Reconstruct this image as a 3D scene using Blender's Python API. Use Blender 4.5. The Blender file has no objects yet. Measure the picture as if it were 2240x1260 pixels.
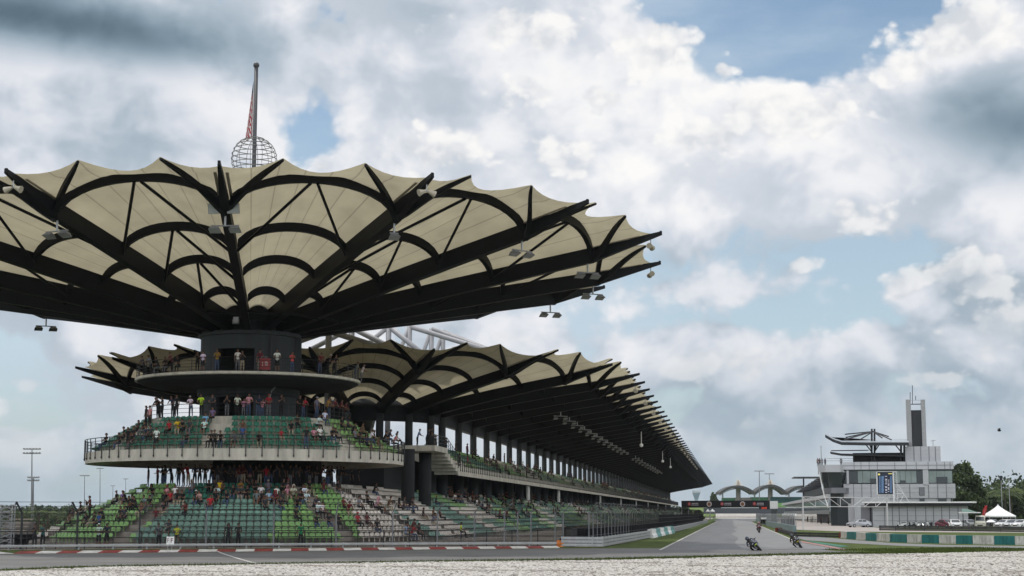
import bpy, bmesh, math, random
import numpy as np
from mathutils import Vector, Matrix
random.seed(7); RNG = np.random.default_rng(7)
PI = math.pi; R = math.radians
S = bpy.context.scene; C = S.collection
W = {}                                   # world origin of every Empty / part
# ------------------------------------------------------------------ camera geometry
F, CX, CY, HOR, EYE = 3380.36, 1120.0, 655.94, 1123.77, 2.4
PIT = math.atan((HOR - CY) / F)
def ray(px, py):
    a, b = (px - CX) / F, (py - CY) / F
    return Vector((a, math.cos(PIT) + b * math.sin(PIT), math.sin(PIT) - b * math.cos(PIT)))
def gnd(px, py, z=0.0):
    r = ray(px, py); k = (z - EYE) / r.z
    return Vector((r.x * k, r.y * k, z))
def at(px, py, d):
    r = ray(px, py); k = d / math.hypot(r.x, r.y)
    return Vector((r.x * k, r.y * k, EYE + r.z * k))
YAW = math.atan(482 / 3412.4)
U = Vector((math.sin(YAW), math.cos(YAW), 0)); N = Vector((U.y, -U.x, 0))
def ST(s, t, z=0.0):
    return -s * N + t * U + Vector((0, 0, z))
def px_of(v):
    x, y, z = v.x, v.y, v.z - EYE
    fw = y * math.cos(PIT) + z * math.sin(PIT); up = -y * math.sin(PIT) + z * math.cos(PIT)
    return CX + F * x / fw, CY - F * up / fw
AZ = -0.16899
AXH = Vector((math.sin(AZ), math.cos(AZ), 0)); AXR = Vector((AXH.y, -AXH.x, 0))
AX = AXH * 131.0                                     # axis of the round grandstand
SC, TC = 39.9, 124.8                                 # the same axis in stand coordinates
# ------------------------------------------------------------------ materials
MATS = {}
def mat(name, col, rough=0.7, metal=0.0, noise=0.0, scale=4.0, bump=0.0, spec=0.35, objcol=False, emit=0.0, stretch=None):
    if name in MATS: return MATS[name]
    m = bpy.data.materials.new(name); m.use_nodes = True
    nt = m.node_tree; b = nt.nodes['Principled BSDF']
    b.inputs['Roughness'].default_value = rough; b.inputs['Metallic'].default_value = metal
    b.inputs['Specular IOR Level'].default_value = spec
    b.inputs['Base Color'].default_value = (*col, 1)
    src = None
    if objcol:
        oi = nt.nodes.new('ShaderNodeObjectInfo'); src = oi.outputs['Color']
    if noise > 0:
        tc = nt.nodes.new('ShaderNodeTexCoord'); n = nt.nodes.new('ShaderNodeTexNoise')
        n.inputs['Scale'].default_value = scale; n.inputs['Detail'].default_value = 6; n.inputs['Roughness'].default_value = .65
        if stretch:
            mp = nt.nodes.new('ShaderNodeMapping'); mp.inputs['Scale'].default_value = stretch
            nt.links.new(tc.outputs['Object'], mp.inputs[0]); nt.links.new(mp.outputs[0], n.inputs['Vector'])
        else: nt.links.new(tc.outputs['Object'], n.inputs['Vector'])
        mr = nt.nodes.new('ShaderNodeMapRange'); mr.inputs[1].default_value = .3; mr.inputs[2].default_value = .7
        mr.inputs[3].default_value = 1 - noise; mr.inputs[4].default_value = 1 + noise
        nt.links.new(n.outputs['Fac'], mr.inputs[0])
        mx = nt.nodes.new('ShaderNodeMix'); mx.data_type = 'RGBA'; mx.blend_type = 'MULTIPLY'; mx.inputs[0].default_value = 1
        if src is not None: nt.links.new(src, mx.inputs[6])
        else: mx.inputs[6].default_value = (*col, 1)
        nt.links.new(mr.outputs[0], mx.inputs[7]); src = mx.outputs[2]
        if bump > 0:
            bp = nt.nodes.new('ShaderNodeBump'); bp.inputs['Strength'].default_value = bump; bp.inputs['Distance'].default_value = .05
            nt.links.new(n.outputs['Fac'], bp.inputs['Height']); nt.links.new(bp.outputs[0], b.inputs['Normal'])
    if src is not None: nt.links.new(src, b.inputs['Base Color'])
    if emit > 0:
        b.inputs['Emission Color'].default_value = (*col, 1); b.inputs['Emission Strength'].default_value = emit
    MATS[name] = m
    return m
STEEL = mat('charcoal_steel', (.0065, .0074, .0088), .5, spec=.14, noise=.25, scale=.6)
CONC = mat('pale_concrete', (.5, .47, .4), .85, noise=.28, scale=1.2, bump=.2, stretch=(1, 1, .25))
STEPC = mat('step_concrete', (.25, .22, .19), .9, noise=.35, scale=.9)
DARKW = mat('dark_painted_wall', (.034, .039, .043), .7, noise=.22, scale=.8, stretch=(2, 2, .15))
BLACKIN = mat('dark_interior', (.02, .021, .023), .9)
RAILM = mat('black_rail_paint', (.02, .021, .023), .45)
GALV = mat('galvanised_steel', (.36, .37, .38), .45, .5, noise=.15, scale=3)
GREYP = mat('grey_pipe_paint', (.26, .26, .27), .5, noise=.2, scale=.5)
WHITEP = mat('white_paint', (.75, .75, .73), .5, noise=.08, scale=2)
ASPH = mat('asphalt', (.1, .1, .103), .85, noise=.22, scale=.35, bump=.1, spec=.2)
LAMPG = mat('lamp_glass', (.36, .375, .38), .15, spec=.6)
LAMPB = mat('lamp_housing', (.2, .205, .21), .45, .3)
CREAMP = mat('cream_plastic', (.4, .36, .28), .5)
RUBBER = mat('tyre_rubber', (.015, .015, .015), .8)
GLASSD = mat('dark_glass', (.035, .042, .046), .08, spec=.8)
REDP = mat('kerb_red', (.24, .02, .02), .6, noise=.3, scale=2)
# ------------------------------------------------------------------ objects
def setp(o, label=None, cat=None, group=None, kind=None):
    if label: o['label'] = label
    if cat: o['category'] = cat
    if group: o['group'] = group
    if kind: o['kind'] = kind
    return o
def thing(name, label, cat, loc=(0, 0, 0), group=None, parent=None):
    o = bpy.data.objects.new(name, None); C.objects.link(o); o.location = loc
    o.empty_display_size = .3
    W[o.name] = Vector(loc)
    return setp(o, label, cat, group)
class MB:
    def __init__(s): s.v = []; s.f = []; s.m = []; s.uv = None
    def add(s, vs, fs, mi=0):
        n = len(s.v); s.v += [tuple(v) for v in vs]; s.f += [tuple(i + n for i in f) for f in fs]; s.m += [mi] * len(fs)
    def box(s, c, size, M=None, mi=0):
        hx, hy, hz = [a / 2 for a in size]; vs = []
        for x, y, z in ((-1,-1,-1),(1,-1,-1),(1,1,-1),(-1,1,-1),(-1,-1,1),(1,-1,1),(1,1,1),(-1,1,1)):
            p = Vector((x * hx, y * hy, z * hz))
            if M is not None: p = M @ p
            vs.append(p + Vector(c))
        s.add(vs, [(0,3,2,1),(4,5,6,7),(0,1,5,4),(1,2,6,5),(2,3,7,6),(3,0,4,7)], mi)
    def tube(s, pts, r, n=6, mi=0, cap=True, r2=None):
        pts = [Vector(p) for p in pts]; rings = []; k = len(pts)
        for i, p in enumerate(pts):
            d = (pts[min(i + 1, k - 1)] - pts[max(i - 1, 0)])
            d = d.normalized() if d.length > 1e-9 else Vector((0, 0, 1))
            a = d.cross(Vector((0, 0, 1)) if abs(d.z) < .95 else Vector((1, 0, 0))).normalized(); b = d.cross(a)
            rr = r if r2 is None else r + (r2 - r) * i / max(k - 1, 1)
            rings.append([p + rr * (math.cos(2*PI*j/n) * a + math.sin(2*PI*j/n) * b) for j in range(n)])
        vs = [q for g in rings for q in g]; fs = []
        for i in range(k - 1):
            for j in range(n):
                fs.append((i*n+j, i*n+(j+1) % n, (i+1)*n+(j+1) % n, (i+1)*n+j))
        if cap: fs += [tuple(range(n))[::-1], tuple(range((k-1)*n, k*n))]
        s.add(vs, fs, mi)
    def sweep(s, pts, side, w, h, mi=0, up=None):
        """box section along pts; side = unit vector(s) across; h below the path"""
        vs = []; k = len(pts)
        for i, p in enumerate(pts):
            p = Vector(p); sd = side[i] if isinstance(side, list) else side
            ww = w[i] if isinstance(w, list) else w; hh = h[i] if isinstance(h, list) else h
            u = up[i] if isinstance(up, list) else (up or Vector((0, 0, 1)))
            vs += [p - sd * ww/2, p + sd * ww/2, p + sd * ww/2 - u * hh, p - sd * ww/2 - u * hh]
        fs = [(0, 1, 2, 3), ((k-1)*4+3, (k-1)*4+2, (k-1)*4+1, (k-1)*4)]
        for i in range(k - 1):
            for j in range(4):
                fs.append((i*4+j, (i+1)*4+j, (i+1)*4+(j+1) % 4, i*4+(j+1) % 4))
        s.add(vs, fs, mi)
    def lathe(s, prof, c=(0, 0), a0=0, a1=2*PI, n=48, mi=0, A=None):
        """closed profile loop of (r, z); A maps angle -> unit direction"""
        A = A or (lambda a: Vector((math.cos(a), math.sin(a), 0))); full = abs(a1 - a0 - 2*PI) < 1e-6
        m = len(prof); vs = []; cnt = n if full else n + 1
        for i in range(cnt):
            d = A(a0 + (a1 - a0) * i / n)
            for r, z in prof: vs.append(Vector((c[0] + d.x * r, c[1] + d.y * r, z)))
        fs = []
        for i in range(n):
            for j in range(m):
                a, b = i * m, ((i + 1) % cnt) * m
                fs.append((a+j, b+j, b+(j+1) % m, a+(j+1) % m))
        if not full: fs += [tuple(range(m))[::-1], tuple(range((cnt-1)*m, cnt*m))]
        s.add(vs, fs, mi)
    def sphere(s, c, r, n=10, m=7, sc=(1, 1, 1), mi=0):
        vs = [Vector((0, 0, 1))]; fs = []
        for i in range(1, m):
            for j in range(n):
                t, p = PI*i/m, 2*PI*j/n
                vs.append(Vector((math.sin(t)*math.cos(p), math.sin(t)*math.sin(p), math.cos(t))))
        vs.append(Vector((0, 0, -1))); L = len(vs) - 1
        for j in range(n):
            fs.append((0, 1+j, 1+(j+1) % n)); fs.append((L, 1+(m-2)*n+(j+1) % n, 1+(m-2)*n+j))
            for i in range(m - 2):
                a, b = 1+i*n+j, 1+i*n+(j+1) % n
                fs.append((a, a+n, b+n, b))
        s.add([Vector((v.x*r*sc[0], v.y*r*sc[1], v.z*r*sc[2])) + Vector(c) for v in vs], fs, mi)
    def quad(s, a, b, c, d, mi=0): s.add([a, b, c, d], [(0, 1, 2, 3)], mi)
    def build(s, name, mats, parent=None, smooth=False, fix=True):
        o0 = W[parent.name] if parent is not None else Vector((0, 0, 0))
        me = bpy.data.meshes.new(name)
        me.from_pydata([(v[0]-o0.x, v[1]-o0.y, v[2]-o0.z) for v in s.v], [], s.f)
        mats = mats if isinstance(mats, (list, tuple)) else [mats]
        for m in mats: me.materials.append(m)
        if len(mats) > 1: me.polygons.foreach_set('material_index', s.m)
        if fix and len(s.f) < 60000:
            bm = bmesh.new(); bm.from_mesh(me); bmesh.ops.recalc_face_normals(bm, faces=bm.faces); bm.to_mesh(me); bm.free()
        if smooth: me.polygons.foreach_set('use_smooth', [True] * len(me.polygons))
        o = bpy.data.objects.new(name, me); C.objects.link(o)
        if parent is not None: o.parent = parent; W[o.name] = o0.copy()
        else: W[o.name] = Vector((0, 0, 0))
        return o
def single(mb, name, mats, label, cat, base, group=None, smooth=False, kind=None):
    """a thing that is one mesh, with its origin at its base"""
    base = Vector(base); mb.v = [(v[0]-base.x, v[1]-base.y, v[2]-base.z) for v in mb.v]
    o = mb.build(name, mats, None, smooth); o.location = base
    return setp(o, label, cat, group, kind)
def dup(root, loc=None, rotz=None, label=None, name=None):
    r = root.copy(); C.objects.link(r)
    if loc is not None: r.location = loc
    if rotz is not None: r.rotation_euler = (0, 0, rotz)
    if label: r['label'] = label
    for ch in list(root.children):
        c = ch.copy(); C.objects.link(c); c.parent = r
        for g in list(ch.children):
            d = g.copy(); C.objects.link(d); d.parent = c
    return r
def npmesh(name, V, Fq, mi, mats, parent=None):
    o0 = W[parent.name] if parent is not None else Vector((0, 0, 0))
    V = np.asarray(V, dtype=np.float32) - np.array(o0, dtype=np.float32)
    me = bpy.data.meshes.new(name); n = len(V); k = len(Fq); q = Fq.shape[1]
    me.vertices.add(n); me.vertices.foreach_set('co', V.ravel())
    me.loops.add(k * q); me.loops.foreach_set('vertex_index', Fq.astype(np.int32).ravel())
    me.polygons.add(k); me.polygons.foreach_set('loop_start', np.arange(0, k * q, q, dtype=np.int32))
    me.polygons.foreach_set('loop_total', np.full(k, q, dtype=np.int32))
    for m in mats: me.materials.append(m)
    me.polygons.foreach_set('material_index', np.asarray(mi, dtype=np.int32))
    me.update(calc_edges=True)
    o = bpy.data.objects.new(name, me); C.objects.link(o)
    if parent is not None: o.parent = parent; W[o.name] = o0.copy()
    return o
def sheet(name, pts, z, m, kind='structure', label=None):
    bm = bmesh.new(); vs = [bm.verts.new((p.x, p.y, z)) for p in pts]; f = bm.faces.new(vs)
    if f.normal.z < 0: bmesh.ops.reverse_faces(bm, faces=[f])
    bm.normal_update()
    bmesh.ops.triangulate(bm, faces=bm.faces[:])
    for f in bm.faces:
        f.normal_update()
        if f.normal.z < 0: f.normal_flip()
    me = bpy.data.meshes.new(name); bm.to_mesh(me); bm.free(); me.materials.append(m)
    o = bpy.data.objects.new(name, me); C.objects.link(o); o['kind'] = kind
    if label: o['label'] = label
    return o
def text(body, size, name, m, parent, loc, rot, extrude=.004):
    cu = bpy.data.curves.new(name, 'FONT'); cu.body = body; cu.size = size; cu.align_x = 'CENTER'; cu.align_y = 'CENTER'; cu.extrude = extrude
    t = bpy.data.objects.new(name, cu); C.objects.link(t)
    dg = bpy.context.evaluated_depsgraph_get()
    me = bpy.data.meshes.new_from_object(t.evaluated_get(dg)); bpy.data.objects.remove(t)
    me.materials.clear(); me.materials.append(m)
    o = bpy.data.objects.new(name, me); C.objects.link(o); o.parent = parent; o.location = Vector(loc) - W[parent.name]; o.rotation_euler = rot
    return o
# ------------------------------------------------------------------ camera, light, sky
cam = bpy.data.cameras.new('camera'); cam.sensor_width = 36; cam.lens = 36 * F / 2240
cam.shift_y = (CY - 630) / 2240; cam.clip_end = 30000; cam.clip_start = .1
co = bpy.data.objects.new('camera', cam); C.objects.link(co); co.location = (0, 0, EYE); co.rotation_euler = (PI/2 + PIT, 0, 0)
S.camera = co
SUN_EL, SUN_AZ = R(62), R(-35)          # azimuth from +Y (view direction), positive to the right
sd = Vector((math.sin(SUN_AZ) * math.cos(SUN_EL), math.cos(SUN_AZ) * math.cos(SUN_EL), math.sin(SUN_EL)))
sl = bpy.data.lights.new('sun', 'SUN'); sl.energy = 2.2; sl.angle = R(1.5); sl.color = (1, .95, .87)
so = bpy.data.objects.new('sun', sl); C.objects.link(so); so.location = (0, 0, 60); so.rotation_euler = sd.to_track_quat('Z', 'Y').to_euler()
S.view_settings.view_transform = 'Standard'; S.view_settings.look = 'None'; S.view_settings.gamma = 1; S.view_settings.exposure = 0.0
S.view_settings.use_curve_mapping = False
# ------------------------------------------------------------------ sky: Nishita air with procedural cumulus clouds laid out by direction
def build_sky():
    w = bpy.data.worlds.new('World'); S.world = w; w.use_nodes = True
    nt = w.node_tree; nt.nodes.clear(); L = nt.links.new
    def nd(t, **k):
        n = nt.nodes.new(t)
        if t == 'ShaderNodeTexNoise': n.noise_dimensions = '2D'
        if t == 'ShaderNodeTexVoronoi': n.voronoi_dimensions = '2D'
        for a, b in k.items(): setattr(n, a, b)
        return n
    def math_(op, a, b=None, c=None, clamp=False):
        n = nd('ShaderNodeMath', operation=op, use_clamp=clamp)
        for i, x in enumerate((a, b, c)):
            if x is None: continue
            if isinstance(x, (int, float)): n.inputs[i].default_value = x
            else: L(x, n.inputs[i])
        return n.outputs[0]
    out = nd('ShaderNodeOutputWorld'); bg = nd('ShaderNodeBackground'); L(bg.outputs[0], out.inputs[0])
    sky = nd('ShaderNodeTexSky', sky_type='NISHITA'); sky.sun_disc = False; sky.sun_elevation = SUN_EL; sky.sun_rotation = SUN_AZ
    sky.air_density = 1.0; sky.dust_density = .6; sky.ozone_density = 1.5
    tc = nd('ShaderNodeTexCoord'); sep = nd('ShaderNodeSeparateXYZ'); L(tc.outputs['Generated'], sep.inputs[0])
    az = math_('ARCTAN2', sep.outputs[0], sep.outputs[1])
    el = math_('ARCSINE', sep.outputs[2])
    comb = nd('ShaderNodeCombineXYZ'); L(az, comb.inputs[0]); L(math_('MULTIPLY', el, 1.25), comb.inputs[1])
    P = comb.outputs[0]
    def smooth(x, lo, hi, a=0., b=1.):
        n = nd('ShaderNodeMapRange', interpolation_type='SMOOTHSTEP')
        L(x, n.inputs[0])
        for i, v in zip((1, 2, 3, 4), (lo, hi, a, b)): n.inputs[i].default_value = v
        return n.outputs[0]
    def off(dx, dy):
        n = nd('ShaderNodeVectorMath', operation='ADD'); L(P, n.inputs[0]); n.inputs[1].default_value = (dx, dy, 0); return n.outputs[0]
    # one shared warp so that edges curl
    wn = nd('ShaderNodeTexNoise'); wn.inputs['Scale'].default_value = 9; wn.inputs['Detail'].default_value = 3; L(P, wn.inputs['Vector'])
    def azel(px, py):
        r = ray(px, py); return math.atan2(r.x, r.y), 1.25 * math.asin(r.z / r.length)
    BL = BLOBS
    def layout(vec):
        """sum of soft blobs (clouds +, gaps -) at compass directions"""
        s2 = nd('ShaderNodeSeparateXYZ'); L(vec, s2.inputs[0]); acc = None
        for px, py, rx, ry, amp in BL:
            a0, e0 = azel(px, py)
            dx = math_('MULTIPLY', math_('SUBTRACT', s2.outputs[0], a0), F / rx)
            dy = math_('MULTIPLY', math_('SUBTRACT', s2.outputs[1], e0), F / ry / 1.25)
            d2 = math_('MULTIPLY_ADD', dx, dx, math_('MULTIPLY', dy, dy))
            g = math_('MULTIPLY', math_('POWER', 2.718, math_('MULTIPLY', d2, -1.0)), amp)
            acc = g if acc is None else math_('ADD', acc, g)
        return acc
    def dens(vec, det=9):
        n = nd('ShaderNodeTexNoise'); n.inputs['Scale'].default_value = 6.5; n.inputs['Detail'].default_value = det; n.inputs['Roughness'].default_value = .56; n.inputs['Distortion'].default_value = .25
        L(vec, n.inputs['Vector'])
        v = nd('ShaderNodeTexVoronoi', feature='SMOOTH_F1'); v.inputs['Scale'].default_value = 17; v.inputs['Detail'].default_value = 3.5; v.inputs['Roughness'].default_value = .55; v.inputs['Smoothness'].default_value = .35
        wv = nd('ShaderNodeVectorMath', operation='MULTIPLY_ADD'); L(wn.outputs['Color'], wv.inputs[0]); wv.inputs[1].default_value = (.035, .035, 0); L(vec, wv.inputs[2])
        L(wv.outputs[0], v.inputs['Vector'])
        puff = math_('SUBTRACT', .62, v.outputs['Distance'])
        d = math_('ADD', math_('MULTIPLY', math_('SUBTRACT', n.outputs['Fac'], .5), 1.9), math_('MULTIPLY', puff, .55))
        return d
    lay = layout(P)
    d0 = math_('ADD', math_('ADD', dens(P), lay), COVER)
    d1 = math_('ADD', math_('ADD', dens(off(.014, .030), 2.5), lay), COVER)       # towards the light
    alpha = smooth(d0, -.05, .28)
    dl = math_('ADD', math_('ADD', dens(P, 2.5), lay), COVER)
    thick = smooth(dl, .2, 1.6)
    fine = math_('MULTIPLY', math_('SUBTRACT', d0, dl), .16)
    lit = smooth(math_('SUBTRACT', dl, d1), -.42, .5)
    # cloud brightness: lit rims white, thick bodies and bases grey-blue
    lum = math_('ADD', math_('ADD', math_('MULTIPLY', lit, .34), fine), math_('SUBTRACT', .64, math_('MULTIPLY', thick, .12)))
    bright = None
    s4 = nd('ShaderNodeSeparateXYZ'); L(P, s4.inputs[0])
    for px, py, rx, ry, amp in BRIGHTS:
        a0, e0 = azel(px, py)
        dx = math_('MULTIPLY', math_('SUBTRACT', s4.outputs[0], a0), F / rx); dy = math_('MULTIPLY', math_('SUBTRACT', s4.outputs[1], e0), F / ry / 1.25)
        g = math_('MULTIPLY', math_('POWER', 2.718, math_('MULTIPLY', math_('MULTIPLY_ADD', dx, dx, math_('MULTIPLY', dy, dy)), -1.0)), amp)
        bright = g if bright is None else math_('ADD', bright, g)
    lum = math_('ADD', lum, bright)
    # two heavy dark clouds
    dk = None
    s3 = nd('ShaderNodeSeparateXYZ'); L(P, s3.inputs[0])
    nz = nd('ShaderNodeTexNoise'); nz.inputs['Scale'].default_value = 5; nz.inputs['Detail'].default_value = 4; L(P, nz.inputs['Vector'])
    for px, py, rx, ry, amp in DARKS:
        a0, e0 = azel(px, py)
        dx = math_('MULTIPLY', math_('SUBTRACT', s3.outputs[0], a0), F / rx); dy = math_('MULTIPLY', math_('SUBTRACT', s3.outputs[1], e0), F / ry / 1.25)
        g = math_('MULTIPLY', math_('POWER', 2.718, math_('MULTIPLY', math_('MULTIPLY_ADD', dx, dx, math_('MULTIPLY', dy, dy)), -1.0)), amp)
        dk = g if dk is None else math_('ADD', dk, g)
    dk = math_('MULTIPLY', dk, math_('MULTIPLY_ADD', nz.outputs['Fac'], .9, .55), clamp=True)
    lum = math_('MULTIPLY', lum, math_('SUBTRACT', 1.0, dk))
    ramp = nd('ShaderNodeValToRGB'); cr = ramp.color_ramp
    cr.elements[0].position = .08; cr.elements[0].color = (.045, .085, .115, 1)
    cr.elements[1].position = 1.0; cr.elements[1].color = (.98, .97, .96, 1)
    for p_, c_ in ((.30, (.22, .30, .37, 1)), (.52, (.44, .52, .60, 1)), (.70, (.66, .70, .77, 1)), (.86, (.86, .87, .9, 1))):
        e = cr.elements.new(p_); e.color = c_
    L(lum, ramp.inputs[0])
    # sky to the same scale as the clouds, hazy pale at the horizon
    sk = nd('ShaderNodeMix', data_type='RGBA', blend_type='MULTIPLY'); sk.inputs[0].default_value = 1
    L(sky.outputs[0], sk.inputs[6]); sk.inputs[7].default_value = SKYTINT
    veil = nd('ShaderNodeTexNoise'); veil.inputs['Scale'].default_value = 3.2; veil.inputs['Detail'].default_value = 7; veil.inputs['Roughness'].default_value = .6
    mpv = nd('ShaderNodeMapping'); mpv.inputs['Scale'].default_value = (1, 2.6, 1); mpv.inputs['Rotation'].default_value = (0, 0, .25); L(P, mpv.inputs[0]); L(mpv.outputs[0], veil.inputs['Vector'])
    va = math_('ADD', smooth(veil.outputs['Fac'], .36, .76, .02, .62), smooth(el, .30, .13, 0, .42), clamp=True)
    m0 = nd('ShaderNodeMix', data_type='RGBA'); L(va, m0.inputs[0]); L(sk.outputs[2], m0.inputs[6]); m0.inputs[7].default_value = (5.6, 6.7, 7.7, 1)
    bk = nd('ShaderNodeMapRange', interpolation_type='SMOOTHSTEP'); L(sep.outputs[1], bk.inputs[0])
    for i, v in zip((1, 2, 3, 4), (-.5, .5, BACK_FILL, 10)): bk.inputs[i].default_value = v
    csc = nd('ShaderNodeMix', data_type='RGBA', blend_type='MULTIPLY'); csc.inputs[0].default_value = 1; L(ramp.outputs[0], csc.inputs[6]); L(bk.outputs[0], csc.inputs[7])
    m1 = nd('ShaderNodeMix', data_type='RGBA'); L(alpha, m1.inputs[0]); L(m0.outputs[2], m1.inputs[6]); L(csc.outputs[2], m1.inputs[7])
    # nearer, crisper cumulus heads over the grey layer
    lay2 = None
    s5 = nd('ShaderNodeSeparateXYZ'); L(P, s5.inputs[0])
    for px, py, rx, ry, amp in CUMULUS:
        a0, e0 = azel(px, py)
        dx = math_('MULTIPLY', math_('SUBTRACT', s5.outputs[0], a0), F / rx); dy = math_('MULTIPLY', math_('SUBTRACT', s5.outputs[1], e0), F / ry / 1.25)
        g = math_('MULTIPLY', math_('POWER', 2.718, math_('MULTIPLY', math_('MULTIPLY_ADD', dx, dx, math_('MULTIPLY', dy, dy)), -1.0)), amp)
        lay2 = g if lay2 is None else math_('MAXIMUM', lay2, g)
    def dens2(vec, det):
        n = nd('ShaderNodeTexNoise'); n.inputs['Scale'].default_value = 15; n.inputs['Detail'].default_value = det; n.inputs['Roughness'].default_value = .58; L(vec, n.inputs['Vector'])
        v = nd('ShaderNodeTexVoronoi', feature='SMOOTH_F1'); v.inputs['Scale'].default_value = 42; v.inputs['Detail'].default_value = 2.5; v.inputs['Smoothness'].default_value = .3
        wv = nd('ShaderNodeVectorMath', operation='MULTIPLY_ADD'); L(wn.outputs['Color'], wv.inputs[0]); wv.inputs[1].default_value = (.02, .02, 0); L(vec, wv.inputs[2]); L(wv.outputs[0], v.inputs['Vector'])
        return math_('ADD', math_('MULTIPLY', math_('SUBTRACT', n.outputs['Fac'], .5), 1.15), math_('MULTIPLY', math_('SUBTRACT', .5, v.outputs['Distance']), .5))
    e0_ = math_('SUBTRACT', math_('ADD', dens2(P, 8), lay2), .4)
    e1_ = math_('SUBTRACT', math_('ADD', dens2(off(.008, .016), 4), lay2), .4)
    al2 = smooth(e0_, -.03, .26)
    li2 = smooth(math_('SUBTRACT', e0_, e1_), -.34, .36)
    fad = smooth(el, .02, .26, .62, 1.0)
    lum2 = math_('MULTIPLY', math_('ADD', math_('MULTIPLY', li2, .26), .72), math_('MULTIPLY_ADD', fad, .5, .5))
    al2 = math_('MULTIPLY', math_('MULTIPLY', al2, fad), smooth(s5.outputs[1], -.1, .05, .9, .9))
    r2 = nd('ShaderNodeValToRGB')
    r2.color_ramp.elements[0].position = .3; r2.color_ramp.elements[0].color = (.24, .31, .37, 1); r2.color_ramp.elements[1].position = 1; r2.color_ramp.elements[1].color = (1.0, .985, .965, 1)
    for p_, c_ in ((.62, (.55, .60, .66, 1)), (.8, (.80, .81, .83, 1))):
        e = r2.color_ramp.elements.new(p_); e.color = c_
    L(lum2, r2.inputs[0])
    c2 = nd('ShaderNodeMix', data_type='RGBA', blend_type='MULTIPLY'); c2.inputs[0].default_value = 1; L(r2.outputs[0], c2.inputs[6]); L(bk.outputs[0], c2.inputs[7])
    m1b = nd('ShaderNodeMix', data_type='RGBA'); L(al2, m1b.inputs[0]); L(m1.outputs[2], m1b.inputs[6]); L(c2.outputs[2], m1b.inputs[7]); m1 = m1b
    hz = smooth(el, -.01, .12, .80, 0)
    m2 = nd('ShaderNodeMix', data_type='RGBA'); L(hz, m2.inputs[0]); L(m1.outputs[2], m2.inputs[6]); m2.inputs[7].default_value = (3.6, 4.55, 5.25, 1)
    L(m2.outputs[2], bg.inputs[0]); bg.inputs[1].default_value = .1
    w.cycles.sampling_method = 'MANUAL'; w.cycles.sample_map_resolution = 512
# (px, py, rx, ry, amount): where the photograph has cloud (+) or open blue (-)
BLOBS = [(1800, 50, 330, 120, -1.0), (1640, 70, 110, 150, -.5), (1830, 300, 50, 50, -.75), (660, 290, 200, 70, -.36), (690, 330, 90, 50, -.2), (1500, 15, 90, 50, -.4),
         (1450, 140, 120, 100, .75), (1140, 120, 260, 220, .55), (1690, 300, 220, 110, .8), (1300, 420, 420, 160, .5), (2150, 180, 200, 190, .9), (2120, 600, 150, 70, .45),
         (200, 250, 400, 190, .5), (250, 60, 400, 110, .5), (1930, 560, 330, 50, -.42), (1800, 700, 500, 60, -.4), (2180, 470, 130, 60, -.3), (1560, 770, 130, 50, .5), (2100, 740, 180, 60, .5),
         (1830, 910, 60, 26, .45), (1640, 940, 90, 22, .4), (900, 300, 130, 90, .5), (715, 372, 30, 22, .6), (1150, 745, 120, 30, .4)]
DARKS = [(40, 30, 430, 75, .7), (420, 110, 330, 55, .3), (2270, 285, 230, 115, .58), (2020, 260, 220, 60, .2), (1850, 560, 420, 40, .14), (980, 20, 160, 40, .2), (1600, 20, 100, 30, .1)]
CUMULUS = [(1560, 785, 150, 55, .95), (1840, 905, 70, 26, .8), (1650, 945, 90, 26, .85), (2120, 600, 130, 75, .95), (1970, 620, 80, 50, .8), (2160, 730, 140, 70, .9), (1780, 580, 80, 32, .75), (1450, 100, 130, 90, 1.0), (1585, 155, 44, 22, .9),
           (1720, 245, 170, 70, 1.0), (1540, 300, 140, 60, .9), (1250, 340, 160, 80, .75), (2090, 70, 200, 85, 1.0), (1990, 140, 110, 70, .85), (930, 330, 150, 80, .85), (1120, 60, 190, 60, .85), (1170, 200, 110, 60, .85), (1300, 220, 80, 50, .8), (702, 362, 40, 18, 1.0), (1140, 742, 80, 26, .8),
           (760, 755, 110, 28, .7), (60, 840, 110, 40, .75), (30, 950, 60, 20, .75), (390, 750, 70, 26, .7), (1900, 470, 160, 60, .7), (2050, 830, 90, 26, .7)]
COVER = .5
BACK_FILL = 21      # cloud brightness behind the camera, out of view, raised as added fill light
BRIGHTS = [(1480, 120, 150, 110, .14), (1640, 290, 300, 120, .15), (1200, 420, 380, 110, .07), (2080, 100, 200, 90, .1), (1150, 70, 240, 110, .05), (130, 300, 420, 140, -.1), (450, 320, 300, 120, -.07), (300, 700, 600, 120, -.1), (1900, 660, 600, 110, -.17), (1900, 870, 700, 120, -.2), (1300, 600, 300, 100, -.08), (900, 640, 500, 120, -.07)]
SKYTINT = (1.02, 1.04, .98, 1)
build_sky()
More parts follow.
